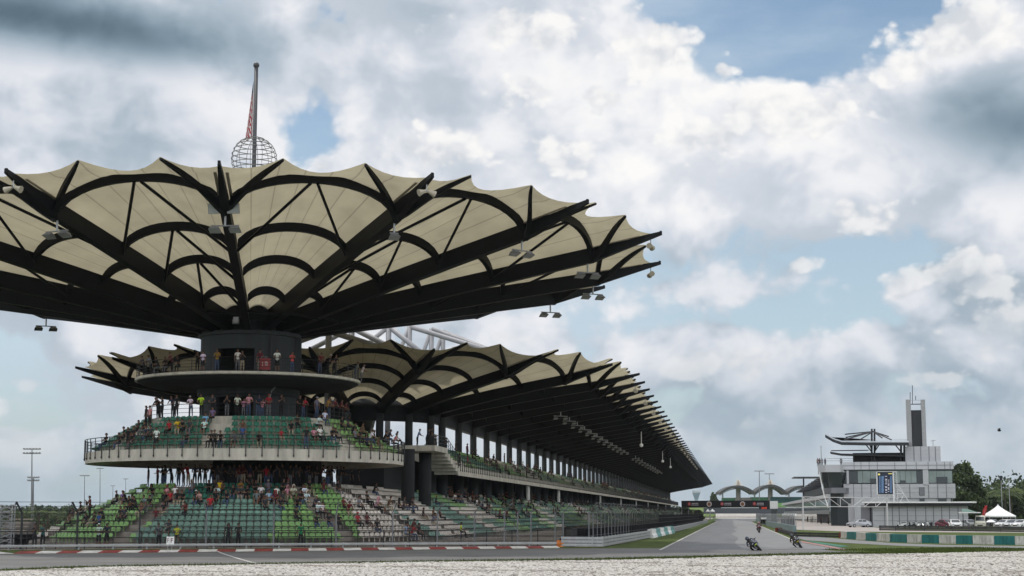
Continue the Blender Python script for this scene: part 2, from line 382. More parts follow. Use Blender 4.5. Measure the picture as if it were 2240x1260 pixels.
# ------------------------------------------------------------------ ground, track, gravel
def ground_mats():
    g = mat('grass', (.062, .084, .022), .95, noise=.5, scale=.9, bump=.3, spec=.1)
    m = bpy.data.materials.new('gravel_stone'); m.use_nodes = True; nt = m.node_tree; b = nt.nodes['Principled BSDF']
    b.inputs['Roughness'].default_value = .9; b.inputs['Specular IOR Level'].default_value = .15
    oi = nt.nodes.new('ShaderNodeObjectInfo'); cr = nt.nodes.new('ShaderNodeValToRGB')
    cr.color_ramp.elements[0].color = (.1, .085, .075, 1); cr.color_ramp.elements[1].color = (.47, .445, .41, 1); cr.color_ramp.elements[1].position = .5
    e = cr.color_ramp.elements.new(.14); e.color = (.29, .27, .24, 1)
    nt.links.new(oi.outputs['Random'], cr.inputs[0]); nt.links.new(cr.outputs[0], b.inputs['Base Color']); MATS['gravel_stone'] = m
    m2 = bpy.data.materials.new('gravel_bed'); m2.use_nodes = True; nt = m2.node_tree; b = nt.nodes['Principled BSDF']
    b.inputs['Roughness'].default_value = .95; b.inputs['Specular IOR Level'].default_value = .1
    tc = nt.nodes.new('ShaderNodeTexCoord'); v = nt.nodes.new('ShaderNodeTexVoronoi'); v.inputs['Scale'].default_value = 9
    nt.links.new(tc.outputs['Object'], v.inputs['Vector'])
    cr = nt.nodes.new('ShaderNodeValToRGB'); cr.color_ramp.elements[0].color = (.32, .3, .27, 1); cr.color_ramp.elements[1].color = (.1, .085, .07, 1)
    cr.color_ramp.elements[0].position = .25; cr.color_ramp.elements[1].position = .75
    nt.links.new(v.outputs['Distance'], cr.inputs[0]); nt.links.new(cr.outputs[0], b.inputs['Base Color']); MATS['gravel_bed'] = m2
    # asphalt with tyre-polished streaks along the driving line
    for nm, base, rot in (('asphalt_straight', (.075, .075, .078), -YAW), ('asphalt_corner', (.115, .113, .111), PI/2 - .06)):
        m3 = bpy.data.materials.new(nm); m3.use_nodes = True; nt = m3.node_tree; b = nt.nodes['Principled BSDF']; b.inputs['Roughness'].default_value = .55 if nm == 'asphalt_straight' else .7
        b.inputs['Specular IOR Level'].default_value = .5 if nm == 'asphalt_straight' else .3
        tc = nt.nodes.new('ShaderNodeTexCoord'); mp = nt.nodes.new('ShaderNodeMapping'); mp.vector_type = 'TEXTURE'; mp.inputs['Rotation'].default_value = (0, 0, rot)
        mp.inputs['Scale'].default_value = (1.3, 26, 1); nt.links.new(tc.outputs['Object'], mp.inputs[0])
        n1 = nt.nodes.new('ShaderNodeTexNoise'); n1.inputs['Scale'].default_value = 1; n1.inputs['Detail'].default_value = 5; nt.links.new(mp.outputs[0], n1.inputs['Vector'])
        n2 = nt.nodes.new('ShaderNodeTexNoise'); n2.inputs['Scale'].default_value = .22; n2.inputs['Detail'].default_value = 9; n2.inputs['Roughness'].default_value = .7; nt.links.new(tc.outputs['Object'], n2.inputs['Vector'])
        ad = nt.nodes.new('ShaderNodeMath'); ad.operation = 'MULTIPLY_ADD'; nt.links.new(n1.outputs['Fac'], ad.inputs[0]); ad.inputs[1].default_value = 1.0
        nt.links.new(n2.outputs['Fac'], ad.inputs[2])
        mr = nt.nodes.new('ShaderNodeMapRange'); mr.inputs[1].default_value = .65; mr.inputs[2].default_value = 1.35; mr.inputs[3].default_value = .55; mr.inputs[4].default_value = 1.35
        nt.links.new(ad.outputs[0], mr.inputs[0])
        mx = nt.nodes.new('ShaderNodeMix'); mx.data_type = 'RGBA'; mx.blend_type = 'MULTIPLY'; mx.inputs[0].default_value = 1; mx.inputs[6].default_value = (*base, 1)
        nt.links.new(mr.outputs[0], mx.inputs[7]); nt.links.new(mx.outputs[2], b.inputs['Base Color']); MATS[nm] = m3
    return g
GRASS = ground_mats()
def rubber_mat():
    m = bpy.data.materials.new('rubber_marks'); m.use_nodes = True; nt = m.node_tree; nt.nodes.clear(); L = nt.links.new
    o = nt.nodes.new('ShaderNodeOutputMaterial'); mix = nt.nodes.new('ShaderNodeMixShader'); t = nt.nodes.new('ShaderNodeBsdfTransparent'); d = nt.nodes.new('ShaderNodeBsdfDiffuse'); d.inputs[0].default_value = (.03, .03, .032, 1)
    tc = nt.nodes.new('ShaderNodeTexCoord'); mp = nt.nodes.new('ShaderNodeMapping'); mp.inputs['Rotation'].default_value = (0, 0, -.5); mp.inputs['Scale'].default_value = (.25, 2.2, 1); L(tc.outputs['Object'], mp.inputs[0])
    n = nt.nodes.new('ShaderNodeTexNoise'); n.inputs['Scale'].default_value = 1; n.inputs['Detail'].default_value = 8; n.inputs['Roughness'].default_value = .7; L(mp.outputs[0], n.inputs['Vector'])
    g = nt.nodes.new('ShaderNodeTexGradient'); g.gradient_type = 'QUADRATIC_SPHERE'; m2 = nt.nodes.new('ShaderNodeMapping'); m2.inputs['Location'].default_value = (-1, -1, 0); m2.inputs['Scale'].default_value = (2, 2, 2); L(tc.outputs['Generated'], m2.inputs[0]); L(m2.outputs[0], g.inputs[0])
    r = nt.nodes.new('ShaderNodeMapRange'); r.inputs[1].default_value = .42; r.inputs[2].default_value = .62; L(n.outputs['Fac'], r.inputs[0])
    r2 = nt.nodes.new('ShaderNodeMapRange'); r2.inputs[1].default_value = 0; r2.inputs[2].default_value = .3; L(g.outputs['Fac'], r2.inputs[0])
    mu = nt.nodes.new('ShaderNodeMath'); mu.operation = 'MULTIPLY'; L(r.outputs[0], mu.inputs[0]); L(r2.outputs[0], mu.inputs[1])
    L(mu.outputs[0], mix.inputs[0]); L(t.outputs[0], mix.inputs[1]); L(d.outputs[0], mix.inputs[2]); L(mix.outputs[0], o.inputs[0]); return m
Rr = 9000
sheet('ground', [Vector((Rr*math.cos(a), Rr*math.sin(a), 0)) for a in [2*PI*i/64 for i in range(64)]], 0, GRASS)
G = lambda L: [gnd(*p) for p in L]
LE, RE = 4.88, -5.5                                   # edges of the straight (stand coordinates)
# the concrete walkway and apron below the stand
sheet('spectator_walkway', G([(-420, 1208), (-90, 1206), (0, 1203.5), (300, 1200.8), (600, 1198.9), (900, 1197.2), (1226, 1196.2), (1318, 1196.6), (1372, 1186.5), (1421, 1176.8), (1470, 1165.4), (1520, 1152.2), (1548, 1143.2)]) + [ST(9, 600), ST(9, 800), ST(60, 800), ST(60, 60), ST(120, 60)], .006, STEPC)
sheet('track_corner', G([(-300, 1222), (0, 1212.5), (300, 1209.5), (600, 1206.5), (900, 1203), (1230, 1200), (1445, 1199.5), (1640, 1196), (1760, 1199), (1832, 1206),
      (1900, 1208.5), (1800, 1211.5), (1700, 1214.5), (1500, 1218.8), (1300, 1223.6), (1000, 1229), (640, 1235), (300, 1240.5), (0, 1250), (-300, 1262)]), .012, MATS['asphalt_corner'])
sheet('main_straight', [ST(LE, 104), ST(LE, 500), ST(9, 640), ST(9, 840), ST(-60, 900), ST(-60, 760), ST(-14, 640), ST(RE, 480), ST(RE, 150), ST(-7.4, 118), ST(-7.8, 108)], .018, MATS['asphalt_straight'])
LIGHTA = mat('worn_asphalt', (.14, .137, .133), .55, noise=.25, scale=.3, bump=.1, spec=.5)
def wob(t): return -.35 + .28 * math.sin(t * .11) + .2 * math.sin(t * .037 + 1)
sheet('resurfaced_lane', [ST(wob(t), t) for t in range(108, 420, 8)] + [ST(wob(420), 620), ST(RE + .25, 470), ST(RE + .25, 150), ST(-7.2, 118), ST(-7.5, 109)], .024, LIGHTA)
sheet('run_off_apron', [ST(30, 790), ST(30, 905), ST(-40, 905), ST(-40, 790)], .03, mat('bleached_apron', (.4, .38, .35), .9, noise=.15, scale=.1))
def strip(name, pts, w, z, m):
    a = []; b = []
    for i, p in enumerate(pts):
        d = (pts[min(i+1, len(pts)-1)] - pts[max(i-1, 0)]).normalized(); n = Vector((d.y, -d.x, 0)); a.append(p + n*w/2); b.append(p - n*w/2)
    return sheet(name, a + b[::-1], z, m)
LINEP = mat('line_paint', (.42, .41, .39), .7, noise=.35, scale=1.5)
strip('painted_edge_line', [ST(LE - .1, t) for t in (104, 200, 300, 500)], .2, .032, LINEP)
strip('painted_edge_line', [ST(RE + .1, t) for t in (140, 200, 300, 480)], .2, .032, LINEP)
strip('painted_edge_line', G([(468, 1204), (490, 1213), (515, 1221), (545, 1230), (575, 1237)]), .16, .03, LINEP)
# pit exit road, grass islands, painted run-off
sheet('pit_exit_road', G([(1690, 1159), (1760, 1182), (1850, 1188), (1950, 1193.5), (2040, 1196.5), (2300, 1200), (2300, 1196), (2050, 1192), (1950, 1188), (1850, 1180), (1745, 1171), (1712, 1160)]), .014, LIGHTA)
sheet('pit_lane', G([(1690, 1138.5), (1700, 1157), (1850, 1163), (2300, 1166), (2300, 1161), (1960, 1157.5), (1850, 1149), (1745, 1137.5)]), .01, mat('pit_lane_concrete', (.3, .27, .25), .9, noise=.15, scale=.3))
sheet('green_run_off', G([(1757, 1182.5), (1792, 1190), (1838, 1196.5), (1860, 1196), (1800, 1187.5)]), .026, mat('green_paint', (.02, .14, .09), .7, noise=.3, scale=1))
sheet('inner_kerb', G([(1722, 1180.5), (1752, 1187), (1795, 1195), (1838, 1204), (1850, 1203.6), (1805, 1194), (1762, 1186)]), .05, mat('faded_kerb_red', (.3, .16, .14), .8, noise=.4, scale=1.5))
sheet('tyre_rubber_marks', G([(1690, 1202), (1750, 1195), (1800, 1195), (1826, 1204), (1800, 1208), (1720, 1207)]), .036, rubber_mat())
sheet('dry_grass_patch', G([(1560, 1133.4), (1524, 1150), (1500, 1158), (1512, 1158.5), (1540, 1149), (1572, 1134)]), .034, mat('bright_grass', (.1, .15, .03), .95, noise=.4, scale=.2))
# kerb: raised red and white blocks, each one a thing
kp = [(-40, 1213), (0, 1211.5), (300, 1208.8), (600, 1205.6), (900, 1202.2), (1225, 1198.8)]
kw = [gnd(*p) for p in kp]; kl = [0]
for i in range(1, len(kw)): kl.append(kl[-1] + (kw[i] - kw[i-1]).length)
def along(P, Ls, s):
    for i in range(len(P) - 1):
        if s <= Ls[i+1] or i == len(P) - 2:
            d = (P[i+1] - P[i]).normalized(); return P[i] + d * (s - Ls[i]), d
kerbt = thing('corner_kerb', 'long low red and white striped kerb along the outside of the corner', 'kerb', kw[2])
kred = mat('kerb_paint_red', (.2, .028, .026), .7, noise=.6, scale=1.6); kwh = mat('kerb_paint_white', (.52, .5, .47), .7, noise=.4, scale=1.6)
nseg = int(kl[-1] / 1.22); sl_ = kl[-1] / nseg
for i in range(nseg):
    p0, d = along(kw, kl, i * sl_); p1, _ = along(kw, kl, (i + 1) * sl_); n = Vector((-d.y, d.x, 0))
    sk = d * .55
    mb = MB(); a0, a1 = p0, p1; b0, b1 = p0 + n * 1.7 + sk, p1 + n * 1.7 + sk; z = Vector((0, 0, .12))
    vs = [a0 + Vector((0,0,.02)), a1 + Vector((0,0,.02)), b1 + z, b0 + z, a0 - z*.2, a1 - z*.2, b1 - z*.2, b0 - z*.2]
    mb.add(vs, [(0,1,2,3), (4,7,6,5), (0,4,5,1), (1,5,6,2), (2,6,7,3), (3,7,4,0)])
    mb.build('kerb_block', kwh if i % 2 else kred, kerbt)
# gravel bed: a lumpy sheet carrying scattered stones
def gravel():
    far = G([(-350, 1266), (0, 1255), (219, 1245.5), (469, 1241.5), (640, 1238.5), (900, 1234), (1300, 1230), (1500, 1225.5), (1700, 1219.6), (1840, 1217), (2000, 1214.5), (2240, 1209.5), (2600, 1204), (3600, 1190)])
    bm = bmesh.new(); rows = 46; rnd = random.Random(3)
    cols = 260; grid = []
    fl = [0]
    for i in range(1, len(far)): fl.append(fl[-1] + (far[i] - far[i-1]).length)
    for i in range(cols + 1):
        f, _ = along(far, fl, fl[-1] * i / cols); near = Vector((f.x * .12, 6, 0)); col = []
        for j in range(rows + 1):
            w = (j / rows) ** 2.2
            p = f.lerp(near, w)
            if j == 0: p.y += rnd.uniform(-.25, .25)
            z = 0.0 if j == 0 else .06 + .04 * rnd.random() + .05 * math.sin(p.x * .35 + p.y * 1.1) * math.sin(p.y * .6 + 1)
            col.append(bm.verts.new((p.x, p.y, z)))
        grid.append(col)
    for i in range(cols):
        for j in range(rows): bm.faces.new((grid[i][j], grid[i][j+1], grid[i+1][j+1], grid[i+1][j]))
    bmesh.ops.recalc_face_normals(bm, faces=bm.faces)
    me = bpy.data.meshes.new('gravel_bed'); bm.to_mesh(me); bm.free(); me.materials.append(MATS['gravel_bed'])
    if me.polygons[0].normal.z < 0: me.flip_normals()
    o = bpy.data.objects.new('gravel_bed', me); C.objects.link(o); o['kind'] = 'structure'
    # stones
    stones = []
    for k in range(4):
        b2 = bmesh.new(); bmesh.ops.create_icosphere(b2, subdivisions=1, radius=1)
        for v in b2.verts: v.co = Vector((v.co.x * 1.15, v.co.y * .9, v.co.z * .68)) * rnd.uniform(.78, 1.15)
        ms = bpy.data.meshes.new('pebble'); b2.to_mesh(ms); b2.free(); ms.materials.append(MATS['gravel_stone']); stones.append(ms)
    rng = np.random.default_rng(5); pts = []
    f0 = [(p.x, p.y) for p in far]; fx = np.array([a for a, b in f0]); fy = np.array([b for a, b in f0])
    nst = 150000
    X = rng.uniform(-36, 42, nst); top = np.interp(X, fx, fy); D = top - np.abs(rng.beta(1.0, 1.6, nst)) * (top - 48)
    keep = (D > 50) & (np.abs(X) < D * .345 + 1.5)
    X, D = X[keep], D[keep]
    V = np.stack([X, D, np.full(len(X), .06)], 1).astype(np.float32)
    me2 = bpy.data.meshes.new('gravel'); me2.vertices.add(len(V)); me2.vertices.foreach_set('co', V.ravel()); me2.update()
    go = bpy.data.objects.new('gravel', me2); C.objects.link(go); go['kind'] = 'stuff'; go['label'] = 'pale loose gravel of the run-off trap'
    ng = bpy.data.node_groups.new('scatter_stones', 'GeometryNodeTree'); ng.interface.new_socket('Geometry', in_out='INPUT', socket_type='NodeSocketGeometry'); ng.interface.new_socket('Geometry', in_out='OUTPUT', socket_type='NodeSocketGeometry')
    nn = ng.nodes; gi = nn.new('NodeGroupInput'); gq = nn.new('NodeGroupOutput'); iop = nn.new('GeometryNodeInstanceOnPoints'); jn = nn.new('GeometryNodeJoinGeometry'); m2p = nn.new('GeometryNodeMeshToPoints')
    coll = bpy.data.collections.new('pebbles')
    for ms in stones:
        so_ = bpy.data.objects.new('pebble', ms); coll.objects.link(so_)
    ci = nn.new('GeometryNodeCollectionInfo'); ci.inputs['Collection'].default_value = coll; ci.inputs['Separate Children'].default_value = True; ci.inputs['Reset Children'].default_value = True
    rv = nn.new('FunctionNodeRandomValue'); rv.data_type = 'FLOAT'; rv.inputs[2].default_value = .035; rv.inputs[3].default_value = .1
    rr = nn.new('FunctionNodeRandomValue'); rr.data_type = 'FLOAT_VECTOR'; rr.inputs[0].default_value = (-.5, -.5, 0); rr.inputs[1].default_value = (.5, .5, 6.28)
    l = ng.links.new
    l(gi.outputs[0], m2p.inputs['Mesh']); l(m2p.outputs[0], iop.inputs['Points']); l(ci.outputs[0], iop.inputs['Instance']); iop.inputs['Pick Instance'].default_value = True
    l(rv.outputs[1], iop.inputs['Scale']); l(rr.outputs[0], iop.inputs['Rotation']); l(iop.outputs[0], gq.inputs[0])
    md = go.modifiers.new('scatter', 'NODES'); md.node_group = ng
gravel()
# grass blades along the edges: verge strip as a tufted ribbon
def tufts(name, pts, w, dens_, hgt, label):
    Ls = [0]
    for i in range(1, len(pts)): Ls.append(Ls[-1] + (pts[i] - pts[i-1]).length)
    n = int(Ls[-1] * w * dens_); V = np.zeros((n * 3, 3), np.float32); Fq = np.arange(n * 3).reshape(n, 3)
    for k in range(n):
        p, d = along(pts, Ls, random.random() * Ls[-1]); q = p + Vector((-d.y, d.x, 0)) * random.uniform(-w/2, w/2); a = random.uniform(0, PI); h = hgt * random.uniform(.5, 1.2)
        e = Vector((math.cos(a), math.sin(a), 0)) * .035
        V[3*k] = q - e; V[3*k+1] = q + e; V[3*k+2] = q + Vector((random.uniform(-.05, .05), random.uniform(-.05, .05), h))
    o = npmesh(name, V, Fq, np.zeros(n), [GRASS]); o['kind'] = 'stuff'; o['label'] = label
tufts('grass', G([(-100, 1257), (0, 1253), (219, 1244), (640, 1237.3), (1000, 1231.5), (1300, 1227), (1500, 1222), (1700, 1217), (1850, 1213), (2000, 1210)]), 2.2, 120, .16, 'thin grass verge between asphalt and gravel')
tufts('grass', G([(1900, 1206), (2240, 1201)]), 9, 40, .12, 'mown grass beside the gravel trap')
# ------------------------------------------------------------------ round stand: rows, seats
TILT = (.01375, .01268)
def TW(r, th, z, tilt=0.0):
    d = -AXH * math.cos(th) + AXR * math.sin(th)
    return Vector((AX.x + d.x * r, AX.y + d.y * r, z + tilt * (TILT[0] * r * math.cos(th) + TILT[1] * r * math.sin(th))))
TH90 = math.atan2(N.dot(AXR), N.dot(-AXH))            # angle at which the circle becomes the straight stand (towards +N)
ROUND = thing('round_grandstand', 'round tiered grandstand under a huge petal shaped canopy with a flagpole on top', 'grandstand', (AX.x, AX.y, 0))
MAIN = thing('long_grandstand', 'long double tier grandstand with scalloped fabric roof receding along the straight', 'grandstand', ST(SC, 160))
LROWS = [(16.6 - .86 * i, .3 + .42 * i) for i in range(10)]          # (radius, floor) of the lower tier
RROWS = [(12.35 - .85 * i, 7.25 + .51 * i) for i in range(5)]        # of the upper ring
dirT = lambda a: (-AXH * math.cos(a) + AXR * math.sin(a))
# stepped concrete of the lower tier: circle part to the round stand, straight part to the long stand
prof = [(17.1, 0)]
for r, z in LROWS: prof += [(r + .45, z), (r - .41, z)]
prof += [(8.45, 4.5), (6.2, 4.5), (6.2, 0)]
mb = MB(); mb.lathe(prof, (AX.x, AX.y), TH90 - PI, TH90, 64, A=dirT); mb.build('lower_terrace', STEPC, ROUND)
def extrude(prof, t0, t1, mb, mi=0, side=1):
    vs = [ST(SC - side * r, t, z) for t in (t0, t1) for r, z in prof]; m = len(prof)
    mb.add(vs, [(j, (j+1) % m, m + (j+1) % m, m + j) for j in range(m)] + [tuple(range(m))[::-1], tuple(range(m, 2*m))], mi)
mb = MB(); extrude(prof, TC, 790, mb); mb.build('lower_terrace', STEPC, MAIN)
# upper ring: fascia slab with rows
prof = [(13, 6.38), (13, 7.25)]
for r, z in RROWS: prof += [(r + (.40 if z > 7.3 else .62), z), (r - .45, z)]
prof += [(8.5, 9.95), (4.0, 9.95), (4.0, 8.9), (11.8, 6.75)]
mb = MB(); mb.lathe(prof, (AX.x, AX.y), 0, 2*PI, 96, A=dirT); mb.build('upper_terrace', CONC, ROUND)
prof = [(13, 6.17), (13, 7.1), (12.8, 7.1)]
for i in range(4): prof += [(12.75 - .85*i, 7.1 + .51*i), (11.9 - .85*i, 7.1 + .51*i)]
prof += [(9.35, 9.15), (6.0, 9.15), (6.0, 8.6), (11.8, 6.5)]
mb = MB(); extrude(prof, 152, 790, mb); mb.build('balcony_terrace', CONC, MAIN)
# balcony back and undercroft
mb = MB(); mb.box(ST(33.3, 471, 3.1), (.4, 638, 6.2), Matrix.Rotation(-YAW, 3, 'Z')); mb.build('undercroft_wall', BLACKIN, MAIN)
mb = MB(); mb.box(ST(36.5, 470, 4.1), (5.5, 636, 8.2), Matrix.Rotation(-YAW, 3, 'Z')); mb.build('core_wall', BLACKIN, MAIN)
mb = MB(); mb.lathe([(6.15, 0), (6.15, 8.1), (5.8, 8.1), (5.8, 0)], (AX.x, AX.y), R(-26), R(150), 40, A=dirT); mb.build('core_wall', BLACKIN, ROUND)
# seats
SEATC = [mat('seat_light_green', (.24, .44, .15), .45, noise=.18, scale=.7), mat('seat_grey_green', (.17, .3, .24), .5, noise=.2, scale=.5), mat('seat_dark_green', (.045, .18, .125), .45, noise=.2, scale=.6),
         mat('seat_cream', (.66, .6, .53), .5, noise=.12, scale=.7)]
def seat_geo(lod):
    w = .22
    if lod == 0:
        v = [(-w,-.2,.40),(w,-.2,.40),(w,.0,.43),(-w,.0,.43),(-w,.2,.42),(w,.2,.42),(-w*1.02,.25,.54),(w*1.02,.25,.54),(-w*.92,.28,.65),(w*.92,.28,.65),(-w*.6,.29,.695),(w*.6,.29,.695),
             (-w,-.2,.34),(w,-.2,.34),(-w,.2,.36),(w,.2,.36),(-w*1.02,.29,.54),(w*1.02,.29,.54),(-w*.6,.33,.695),(w*.6,.33,.695),(-.05,-.02,0),(.05,-.02,0),(.05,-.02,.4),(-.05,-.02,.4)]
        f = [(0,1,2,3),(3,2,5,4),(4,5,7,6),(6,7,9,8),(8,9,11,10),(12,13,1,0),(14,15,13,12),(12,0,4,14),(1,13,15,5),(14,16,17,15),(16,18,19,17),(18,10,11,19),(4,6,16,14),(7,5,15,17),(6,8,10,16),(7,17,11,9),(20,21,22,23)]
    else:
        v = [(-w,-.2,.40),(w,-.2,.40),(w,.2,.42),(-w,.2,.42),(-w*.9,.28,.68),(w*.9,.28,.68),(-w,-.2,.3),(w,-.2,.3)]
        f = [(0,1,2,3),(3,2,5,4),(6,7,1,0)]
    return np.array(v, np.float32), np.array(f)
seatbm = {}
def seat_mesh(ci):
    if ci not in seatbm:
        v, f = seat_geo(0); me = bpy.data.meshes.new('seat'); me.from_pydata([tuple(a) for a in v], [], [tuple(a) for a in f]); me.materials.append(SEATC[ci]); seatbm[ci] = me
    return seatbm[ci]
def face_ang(d): return math.atan2(d.x, -d.y)          # rotation that turns local -Y towards d
def seat_block(parent, places, name):
    """places: (Vector, angle, colour, lod)"""
    Vs, Fs, Ms = [], [], []; off = 0
    for lod in (0, 1):
        v, f = seat_geo(lod)
        P = [p for p in places if p[3] == lod]
        if not P: continue
        pos = np.array([tuple(p[0]) for p in P], np.float32); an = np.array([p[1] for p in P], np.float32); c, s = np.cos(an), np.sin(an)
        X = v[None, :, 0] * c[:, None] - v[None, :, 1] * s[:, None] + pos[:, 0:1]; Y = v[None, :, 0] * s[:, None] + v[None, :, 1] * c[:, None] + pos[:, 1:2]
        Z = v[None, :, 2] + pos[:, 2:3]
        Vs.append(np.stack([X, Y, Z], 2).reshape(-1, 3)); n = len(v)
        Fs.append((f[None] + (np.arange(len(P)) * n)[:, None, None] + off).reshape(-1, 4)); off += len(P) * n
        Ms.append(np.repeat([p[2] for p in P], len(f)))
    o = npmesh(name, np.concatenate(Vs), np.concatenate(Fs), np.concatenate(Ms), SEATC, parent); o['kind'] = 'stuff'; return o
def single_seat(parent, p, a, ci):
    o = bpy.data.objects.new('seat', seat_mesh(ci)); C.objects.link(o); o.parent = parent; o.location = p - W[parent.name]; o.rotation_euler = (0, 0, a); return o
rs = random.Random(11)
def col_straight(i, t):
    if t < 139 + i * .6: return 3 if t > 124 else 0
    if t < 153: return 1 if rs.random() < .97 else 2
    k = int((t + i * 2.2) // 9.5)
    return [1, 0, 3, 1, 2, 0, 3, 1, 0, 2, 3, 1, 0][(k * 5 + (i // 3) * 3) % 13] if rs.random() < .93 else rs.choice([0, 1, 3])
lower, front = [], []
for i, (r, z) in enumerate(LROWS):
    pit = .52 / r; th = TH90 - PI + .05
    while th < TH90 - .01:
        deg = math.degrees(th)
        aisle = any(abs(th - R(a)) * r < .75 for a in (-63, -33, 27, 58)) and not (i < 1 and False)
        if not aisle:
            c = 0 if deg < -29 + rs.uniform(-1, 1) else 1 if deg < 6 + i * 1.5 else 0 if deg < 30 + i * 2.2 else 3 if deg < 56 + i * 2.5 else 1
            if c == 1 and (i >= 7): c = 2
            if i < 2 and deg < -66: c = 3
            if c == 0 and i < 3 and 6 < deg < 20: c = 0
            p = TW(r, th, z); a = face_ang(dirT(th))
            (front if (i < 3 and -30 < deg < 26 and len(front) < 100) else lower).append((p, a, c, 0))
        th += pit
for i, (r, z) in enumerate(LROWS):
    t = TC + .3
    while t < 788:
        if (t - 130) % 22 > 1.4: lower.append((ST(SC - r, t, z), face_ang(N), col_straight(i, t), 0 if t < 230 else 1))
        t += .52 if t < 300 else .6
for p, a, c, l in front: single_seat(ROUND, p, a, c)
ssp = [p for p in lower if (p[0] - ST(SC, 0)).dot(U) > TC]
seat_block(ROUND, [p for p in lower if (p[0] - ST(SC, 0)).dot(U) <= TC], 'seats')
ring = []
for i, (r, z) in enumerate(RROWS):
    th = R(-150)
    while th < R(150):
        if not any(abs(th - R(a)) * r < .7 for a in (-57, -13, 40, 88)):
            d = math.degrees(th); ring.append((TW(r, th, z), face_ang(dirT(th)), 2 if d < 36 else 0, 0))
        th += .56 / r
seat_block(ROUND, ring, 'upper_seats')
for i in range(4):
    t = 153
    while t < 788:
        if (t - 160) % 30 > 1.6:
            k = int((t + i * 6) // 7)
            ssp.append((ST(SC - (12.3 - .85*i), t, 7.1 + .51*i), face_ang(N), [0, 2, 0, 3, 0, 2, 1, 3, 0][k * 4 % 9], 0 if t < 210 else 1))
        t += .55 if t < 300 else .65
near = sorted([p for p in ssp if p[3] == 0], key=lambda p: p[0].length)[:60]; ids = set(id(p) for p in near)
for p, a, c, l in near: single_seat(MAIN, p, a, c)
seat_block(MAIN, [p for p in ssp if id(p) not in ids], 'seats')
# aisle steps are the bare terraces; front parapet lines
def railing(parent, name, path, h, rails, post_every, r=.03, drop=0.0, m=RAILM, close=False):
    """top rail, mid rails and posts along a path of floor points: one railing part"""
    mb = MB()
    for k in rails: mb.tube([p + Vector((0, 0, h * k)) for p in path], r if k == 1 else r * .6, 5)
    Ls = [0]
    for i in range(1, len(path)): Ls.append(Ls[-1] + (path[i] - path[i-1]).length)
    n = max(1, int(Ls[-1] / post_every))
    for k in range(n + 1):
        p, d = along(path, Ls, Ls[-1] * k / n); mb.tube([p - Vector((0, 0, drop)), p + Vector((0, 0, h))], r * 1.15, 5)
        if drop > 0: mb.box(p - Vector((0, 0, drop * .8)), (.1, .1, .1))
    return mb.build(name, m, parent)
railing(ROUND, 'ring_railing', [TW(13.07, R(a), 7.25) for a in range(-170, 171, 3)], 1.02, (1, .75, .5, .25), 1.2, .032, drop=.62)
railing(ROUND, 'walkway_railing', [TW(8.35, R(a), 9.95) for a in range(-100, 101, 4)], 1.0, (1, .66, .33), 1.6)
railing(ROUND, 'platform_railing', [TW(9.15, R(a), 13.42) for a in range(-175, 176, 4)], 1.1, (1, .78, .56, .34, .12), 1.75)
railing(MAIN, 'balcony_railing', [ST(SC - 13.05, t, 7.1) for t in range(152, 790, 6)], 1.02, (1, .6, .2), 1.25, .03, drop=.5)
# platform, columns, collars of the round stand
def lth(name, prof, m, a0=0, a1=2*PI, n=72, mbp=None):
    mb = MB(); mb.lathe(prof, (AX.x, AX.y), a0, a1, n, A=dirT); return mb.build(name, m, ROUND)
lth('platform', [(9.3, 13.42), (9.3, 13.22), (8.6, 13.0), (6.5, 12.75), (4.1, 12.75), (4.1, 13.42)], CONC)
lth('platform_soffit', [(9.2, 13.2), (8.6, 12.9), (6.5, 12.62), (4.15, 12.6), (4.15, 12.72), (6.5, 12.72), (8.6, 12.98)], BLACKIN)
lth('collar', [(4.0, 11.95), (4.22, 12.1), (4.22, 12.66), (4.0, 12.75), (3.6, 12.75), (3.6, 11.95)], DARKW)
lth('collar', [(4.0, 16.9), (4.25, 16.95), (4.28, 17.25), (4.0, 17.3), (3.5, 17.3), (3.5, 16.9)], DARKW)
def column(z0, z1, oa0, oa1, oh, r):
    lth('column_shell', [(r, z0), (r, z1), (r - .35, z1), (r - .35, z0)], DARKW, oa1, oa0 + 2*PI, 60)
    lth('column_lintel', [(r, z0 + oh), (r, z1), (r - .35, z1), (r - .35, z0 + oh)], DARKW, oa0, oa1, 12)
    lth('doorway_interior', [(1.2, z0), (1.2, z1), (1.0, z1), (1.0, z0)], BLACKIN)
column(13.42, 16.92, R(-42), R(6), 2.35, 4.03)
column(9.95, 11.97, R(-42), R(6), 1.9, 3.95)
lth('hub', [(3.4, 17.3), (3.4, 18.4), (3.0, 18.4), (3.0, 17.3)], DARKW)
lth('hub_cap', [(4.75, 18.0), (4.75, 19.7), (.25, 20.0), (.25, 19.8), (4.55, 19.5), (4.55, 18.0)], STEEL)
mb = MB(); mb.box(TW(4.12, .42, 15.6), (.16, .16, 2.6)); mb.build('service_duct', DARKW, ROUND)
mb = MB(); mb.box(TW(4.22, 1.25, 15.4), (.5, .45, 2.9)); mb.build('service_duct', DARKW, ROUND)
mb = MB(); mb.tube([TW(4.1, .42, 11.5), TW(4.2, .45, 12.3), TW(4.7, .5, 12.75), TW(5.6, .62, 13.0)], .06, 6); mb.build('drain_pipe', GALV, ROUND)
